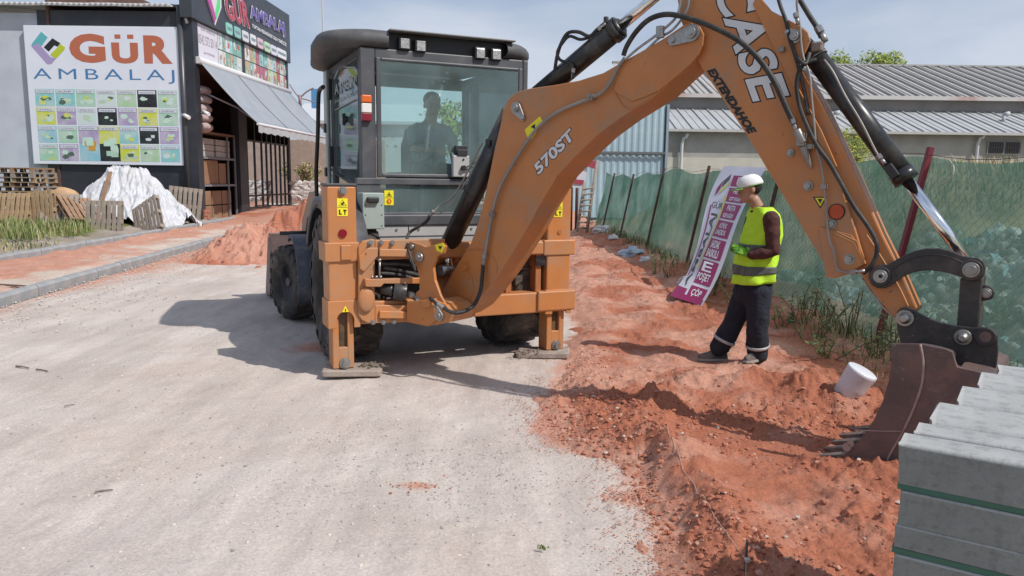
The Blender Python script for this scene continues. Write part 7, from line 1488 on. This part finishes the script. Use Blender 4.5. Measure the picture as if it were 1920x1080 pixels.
# legs
lhN, lkN, laN = MP(1424, 545, -.09), MP(1420, 610, -.10), MP(1420, 670, -.04)
lhF, lkF, laF = MP(1402, 545, .09), MP(1376, 603, .12), MP(1348, 657, .16)
for a, b_, c_ in ((lhN, lkN, laN), (lhF, lkF, laF)): capsule_chain(m, [(a, .085), (a.lerp(b_, .5), .07), (b_, .055), (b_.lerp(c_, .35), .055), (c_, .038)])
o = wk('body', m, SKIN); remesh(o, .008, 2)
m = MB(); 
dN = (MP(1386, 468, -.13)-wrN).normalized(); dF = (MP(1376, 464, -.02)-wrF).normalized()
hand(m, wrN-dN*.01, dN, V((.2, .8, -.3)), 1.12, .45, 1); hand(m, wrF-dF*.01, dF, V((.2, -.8, -.4)), 1.12, .30, -1)
o = wk('gloves', m, mat('glove_lime', (.22, .55, .03), (.06, .20, .03), rough=.7, scale=18, lo=.45, hi=.6)); remesh(o, .006, 1)
m = MB(); hand(m, wrF+V((0, -.012, .0)), dF, V((.2, -.8, -.4)), 1.0, .30, -1); 
# shirt (dark maroon) with sleeves
SH = mat('maroon_shirt', (.055, .018, .016), (.085, .030, .026), rough=.9, scale=16, bump=.5, bscale=14); m = MB()
capsule_chain(m, [(hipC.lerp(waistC, .6), .13, .16), (chestC, .14, .18), (shC, .10, .16), (nk0+V((0, 0, -.005)), .066, .066)], 18)
for a, b_, c_ in ((shN, elN, wrN), (shF, elF, wrF)): capsule_chain(m, [(a, .072), (a.lerp(b_, .5), .066), (b_, .060), (b_.lerp(c_, .5), .052), (b_.lerp(c_, .92), .040)])
o = wk('shirt', m, SH); remesh(o, .010, 2)
m = MB(); m.tube([nk0+V((.055*math.cos(t), .06*math.sin(t), -.005+.02*math.cos(t))) for t in np.linspace(0, 2*math.pi, 17)[:-1]], .018, seg=8, sub=1, closed=True); wk('collar', m, plain('collar_black', (.012, .012, .014), .9))
# trousers
TR_ = mat('navy_trousers', (.010, .013, .024), (.018, .022, .036), rough=.92, scale=9, bump=.7, bscale=9, bdist=.04); m = MB()
capsule_chain(m, [(MP(1413, 520), .15, .17), (MP(1412, 548), .155, .18)], 18)
def leg_r(a, b_, c_): return [(a, .115), (a.lerp(b_, .5), .108), (b_, .098), (b_.lerp(c_, .5), .100), (c_+V((0, 0, .03)), .094)]
for a, b_, c_ in ((lhN, lkN, laN), (lhF, lkF, laF)): capsule_chain(m, leg_r(a, b_, c_), 16)
m.v = [v_+V((.010*mnoise.noise(v_*14+V((0, 0, v_.z*10))), 0, 0)) for v_ in m.v]; o = wk('trousers', m, TR_); remesh(o, .011, 2)
ds = o.modifiers.new('folds', 'DISPLACE'); tx = bpy.data.textures.new('folds', 'CLOUDS'); tx.noise_scale = .09; ds.texture = tx; ds.strength = .022; ds.mid_level = .5; ds.texture_coords = 'LOCAL'
REF = mat('reflective_band', (.36, .37, .38), (.46, .47, .48), rough=.4, scale=20)
for b_, c_ in ((lkN, laN), (lkF, laF)):
    p = b_.lerp(c_, .62); d = (c_-b_).normalized(); m = MB(); m.cyl(p-d*.014, p+d*.014, .1085, seg=28, cap=False); q = wk('reflective_band', m, REF); s_ = q.modifiers.new('t', 'SOLIDIFY'); s_.thickness = .004
# shoes
SHOE = mat('work_shoe', (.05, .05, .05), (.10, .10, .10), rough=.8, scale=12, dirt=(.3, .2, .15), dirt_amt=.5); SOLE = plain('shoe_sole', (.30, .28, .26), .8)
def shoe(ank, d, gz0, L_=.29):
    d = V(d).normalized(); q = V((-d.y, d.x, 0)); t = V((ank.x, ank.y, gz0)); m = MB(); rings = []
    for u, hw, hh in ((-.085, .025, .05), (-.07, .036, .075), (-.02, .042, .105), (.04, .043, .100), (.09, .047, .072), (.14, .050, .055), (.18, .042, .045), (.203, .022, .032)):
        rings.append([t+d*u+q*hw*math.cos(a)*(1 if math.sin(a) < 0 else .85)+UPZ*(.022+hh*max(math.sin(a), -.05)) for a in np.linspace(0, 2*math.pi, 15)[:-1]])
    m.loft(rings); capsule_chain(m, [(t+UPZ*.07, .045), (t+UPZ*.12, .042)]); o = wk('shoe', m, SHOE); remesh(o, .007, 2)
    m = MB(); po = [t+d*u+q*w_ for u, w_ in ((-.09, -.02), (-.06, -.042), (.0, -.046), (.1, -.053), (.17, -.045), (.208, -.018), (.208, .018), (.17, .045), (.1, .053), (0, .046), (-.06, .042), (-.09, .02))]; m.prism(po, UPZ*.024); build('sole', m, SOLE, o, world=True, bevel=.004)
gN = ground_z(laN.x-.06, laN.y-.05)+.015; gF = ground_z(laF.x-.1, laF.y)+.010
shoe(laN, (-.70, -.60, 0), gN); shoe(laF, (-.98, -.05, 0), gF)
# vest: a loose tube from shoulder to hip, with bands
HV = mat('hi_vis', (.46, .76, .03), (.54, .86, .045), rough=.85, scale=6, bump=.6, bscale=7, bdist=.03); HVB = mat('vest_band', (.075, .085, .08), (.11, .12, .115), rough=.6, scale=20)
vp = [(MP(1414, 528), .190, .205), (MP(1417, 500), .185, .205), (MP(1421, 470), .178, .205), (MP(1427, 440), .172, .21), (MP(1431, 418), .150, .205), (MP(1431, 400), .122, .190), (MP(1428, 388), .088, .135)]
def vring(i, off=0.0, n=48):
    i0 = min(int(i), len(vp)-2); f_ = i-i0; c = vp[i0][0].lerp(vp[i0+1][0], f_); a = vp[i0][1]*(1-f_)+vp[i0+1][1]*f_+off; b_ = vp[i0][2]*(1-f_)+vp[i0+1][2]*f_+off
    r_ = []
    for j in range(n):
        t = 2*math.pi*j/n; fl = .010*math.sin(t*5+i*1.3)+.006*math.sin(t*9-i*2)+.008*mnoise.noise(V((math.cos(t)*2, math.sin(t)*2, i*1.7))); fl *= (1.3-i*.16)
        r_.append(c+fw*(a+fl)*math.cos(t)*-1+rt*(b_+fl)*math.sin(t)+UPZ*(.02*math.cos(t)*(1 if i < 1 else 0)-.004*i*0))
    return r_
m = MB(); m.loft([vring(i) for i in np.linspace(0, len(vp)-1, 37)], cap=False); o = wk('safety_vest', m, HV); s_ = o.modifiers.new('t', 'SOLIDIFY'); s_.thickness = .006
vest = o
for a, b_ in ((.62, 1.12), (1.95, 2.45)):
    m = MB(); m.loft([vring(i, .0055) for i in np.linspace(a, b_, 6)], cap=False); q = build('vest_band', m, HVB, vest, world=True); s_ = q.modifiers.new('t', 'SOLIDIFY'); s_.thickness = .003
# near sleeve passes outside the vest: shoulder cap and arm over the cloth
m = MB(); capsule_chain(m, [(shN+V((0, -.035, 0)), .072), (shN.lerp(elN, .5)+V((0, -.05, 0)), .066), (elN+V((0, -.045, 0)), .060), (elN.lerp(wrN, .5)+V((0, -.05, 0)), .054), (elN.lerp(wrN, .95)+V((0, -.03, 0)), .040)], 16)
o = wk('sleeve', m, SH); remesh(o, .009, 2); ds = o.modifiers.new('folds', 'DISPLACE'); ds.texture = tx; ds.strength = .02; ds.mid_level = .5
# cap
hfn = hf.normalized(); hup = V((-.10, 0, 1)).normalized(); hr = hfn.cross(hup).normalized(); hup = hr.cross(hfn)
m = MB(); cc = hd+hup*.055-hfn*.014; rings = []
for i in range(9):
    ph = math.pi/2*i/8; rings.append([cc+hfn*.112*math.cos(ph)**.8*math.cos(t)*1.06+hr*.097*math.cos(ph)**.8*math.sin(t)+hup*(.104*math.sin(ph)-.026) for t in np.linspace(0, 2*math.pi, 33)[:-1]])
m.loft(rings); CAPM = mat('white_cap', (.66, .66, .67), (.74, .74, .75), rough=.8, scale=9); cp = wk('cap', m, CAPM)
m = MB(); po = []
for t in np.linspace(-1.15, 1.15, 11): po.append(cc+hfn*(.085+.100*math.cos(t*1.25))+hr*.088*math.sin(t)-hup*(.025+.015*abs(math.sin(t))))
for t in np.linspace(.9, -.9, 7): po.append(cc+hfn*(.080*math.cos(t))+hr*.085*math.sin(t)-hup*.022)
m.prism(po, hup*.006); build('cap_brim', m, mat('brim_green', (.16, .38, .05), rough=.8), cp, world=True)
m = MB(); q = cc-hfn*.101-hup*.012; m.loft([[q+hr*x*.040*1.0+hup*(z_*1.0)-hfn*(.004*e-.022*(x*x)) for x, z_ in [(math.cos(t), .034*math.sin(t)) for t in np.linspace(0, math.pi, 11)]+[(math.cos(t), -.010) for t in (math.pi,)]] for e in (0, 1)]); build('cap_opening', m, plain('hair_dark', (.018, .013, .011), .8), cp, world=True)
m = MB(); m.tube([cc+hfn*.1065*math.cos(t)*1.05+hr*.094*math.sin(t)-hup*.022 for t in np.linspace(0, 2*math.pi, 33)[:-1]], .005, seg=6, sub=1, closed=True); build('cap_trim', m, mat('brim_green', (.16, .38, .05)), cp, world=True)
m = MB(); m.ell(hd+hup*.02-hfn*.03, (.080, .088, .085), (hr, hfn, hup)); wk('hair', m, plain('hair_dark', (.018, .013, .011), .8))

# ================================================================== SMALL THINGS
# white plastic pail tipped on its side
p = GRD(1588, 738); ax = V((.36, -.22, .85)).normalized(); PL_ = mat('pail_plastic', (.60, .61, .66), (.66, .67, .72), rough=.4, scale=5, dirt=(.4, .3, .25), dirt_amt=.35, dscale=6)
pl0 = thing('pail', 'white plastic pail tilted in the weeds left of the digging bucket', 'pail', p); m = MB(); m.lathe(p-ax*.02, ax, [(0, .088), (.004, .098), (.10, .104), (.20, .109), (.215, .112), (.235, .112), (.24, .104)], 32); build('pail_body', m, PL_, pl0, world=True)
m = MB(); m.tube([p+ax*.20+V((.112*math.cos(t), -.112*abs(math.sin(t))*.3-.02, -.10*math.sin(t))) for t in np.linspace(0, math.pi, 9)], .003, seg=5); build('wire_handle', m, STEEL, pl0, world=True)
# marking stake and string
s0 = GRD(1398, 1072); m = MB(); top_ = AY(1401, 1012, s0.y); m.cyl(s0-V((0, 0, .05)), top_, .0055, seg=8); stk = build('marking_stake', m, mat('rebar', (.05, .045, .045), rough=.6), None); tag(stk, 'thin dark steel stake pushed into the red soil at the front', 'stake')
m = MB(); m.ell(s0+V((.004, -.004, .055)), (.012, .012, .012)); m.ell(s0+V((-.002, -.008, .062)), (.010, .009, .006)); build('string_knot', m, plain('knot_white', (.5, .48, .46)), stk)
s1 = GRD(1226, 795); s1.z += .012; pts = []
for i in range(41):
    t = i/40; q = s1.lerp(V((s0.x, s0.y, s0.z+.055)), t); q.z = max(q.z-.03*math.sin(math.pi*t), ground_z(q.x, q.y)+.006); pts.append(q)
m = MB(); m.tube(pts, .0018, seg=5, sub=1); m.tube([V((s0.x, s0.y, s0.z+.05)), s0+V((-.03, -.12, .01)), s0+V((-.05, -.4, .01))], .0018, seg=5); tag(build('string_line', m, plain('string', (.50, .36, .30)), None), 'thin guide string stretched over the red soil to the stake', 'string')
# twigs and scraps on the road
for (a, b_, r, lb) in (((30, 686), (55, 690), .008, 'dark stick on the road at the far left, longer one'), ((68, 692), (90, 696), .007, 'dark stick on the road at the far left, shorter one'), ((120, 762), (140, 758), .004, 'thin pale twig on the left part of the road'), ((178, 922), (212, 918), .005, 'pale brown bark strip low on the left part of the road')):
    A_, B_ = G(*a, .008), G(*b_, .008); m = MB(); m.tube([A_, A_.lerp(B_, .5)+V((0, .002, .002)), B_], [r, r*.8, r*.5], seg=5); tag(build('stick', m, mat('twig', (.14, .10, .08), (.22, .17, .13), rough=.95), None), lb, 'stick', 'sticks on the road')
# wire loops on the kerb bed
m = MB(); q = G(18, 540, .06); m.tube([q+V((-1.0+.9*t, .25*math.sin(t*2.6), .02)) for t in np.linspace(0, 1.6, 9)], .012); m.tube([q+V((-.9+1.35*t, .22-.28*t*t, .03)) for t in np.linspace(0, 1, 6)], .012); tag(build('wire_loop', m, mat('wire_rust', (.16, .10, .07), rough=.8), None), 'loose loops of brown wire between the kerbs at the far left', 'wire')
# litter at the fence foot
random.seed(91); LT = [mat('litter_white', (.50, .48, .50), (.60, .58, .60), rough=.7, bump=.5, bscale=20), mat('litter_blue', (.24, .34, .46), (.5, .52, .58), rough=.5, scale=6)]
for px, py, r, k, lb in ((1290, 548, .20, 0, 'crumpled pale plastic bag at the upper side of the banner foot'), (1182, 486, .24, 1, 'bluish white crumpled plastic by the third fence post'), (1128, 447, .28, 0, 'pale rubbish lump at the second fence post foot'), (1278, 566, .14, 1, 'grey plastic scrap beside the banner tip'), (1208, 500, .14, 0, 'small pale stone-like scrap right of the bluish plastic'), (1150, 462, .16, 0, 'small white scrap between the far fence posts')):
    p = G(px, py); p.z = ground_z(p.x, p.y)+r*.3; m = MB(); m.ell(p, (r, r*.7, r*.55), None, 14, 9); m.v = [p+(v_-p)*(1+.75*mnoise.noise(v_*9)) for v_ in m.v]
    for i in range(len(m.sm)): m.sm[i] = False
    tag(build('litter', m, LT[k], None), lb, 'rubbish', 'rubbish along the fence')
# gear bits left lying: short cut branch by the red post
m = MB(); a = G(1660, 640); m.tube([AY(1640, 578, a.y), AY(1655, 598, a.y), AY(1668, 620, a.y), AY(1672, 660, a.y)], [.016, .013, .010, .008], seg=7); tag(build('branch', m, mat('twig', (.14, .10, .08)), None), 'bare broken branch sticking up beside the maroon post', 'branch')
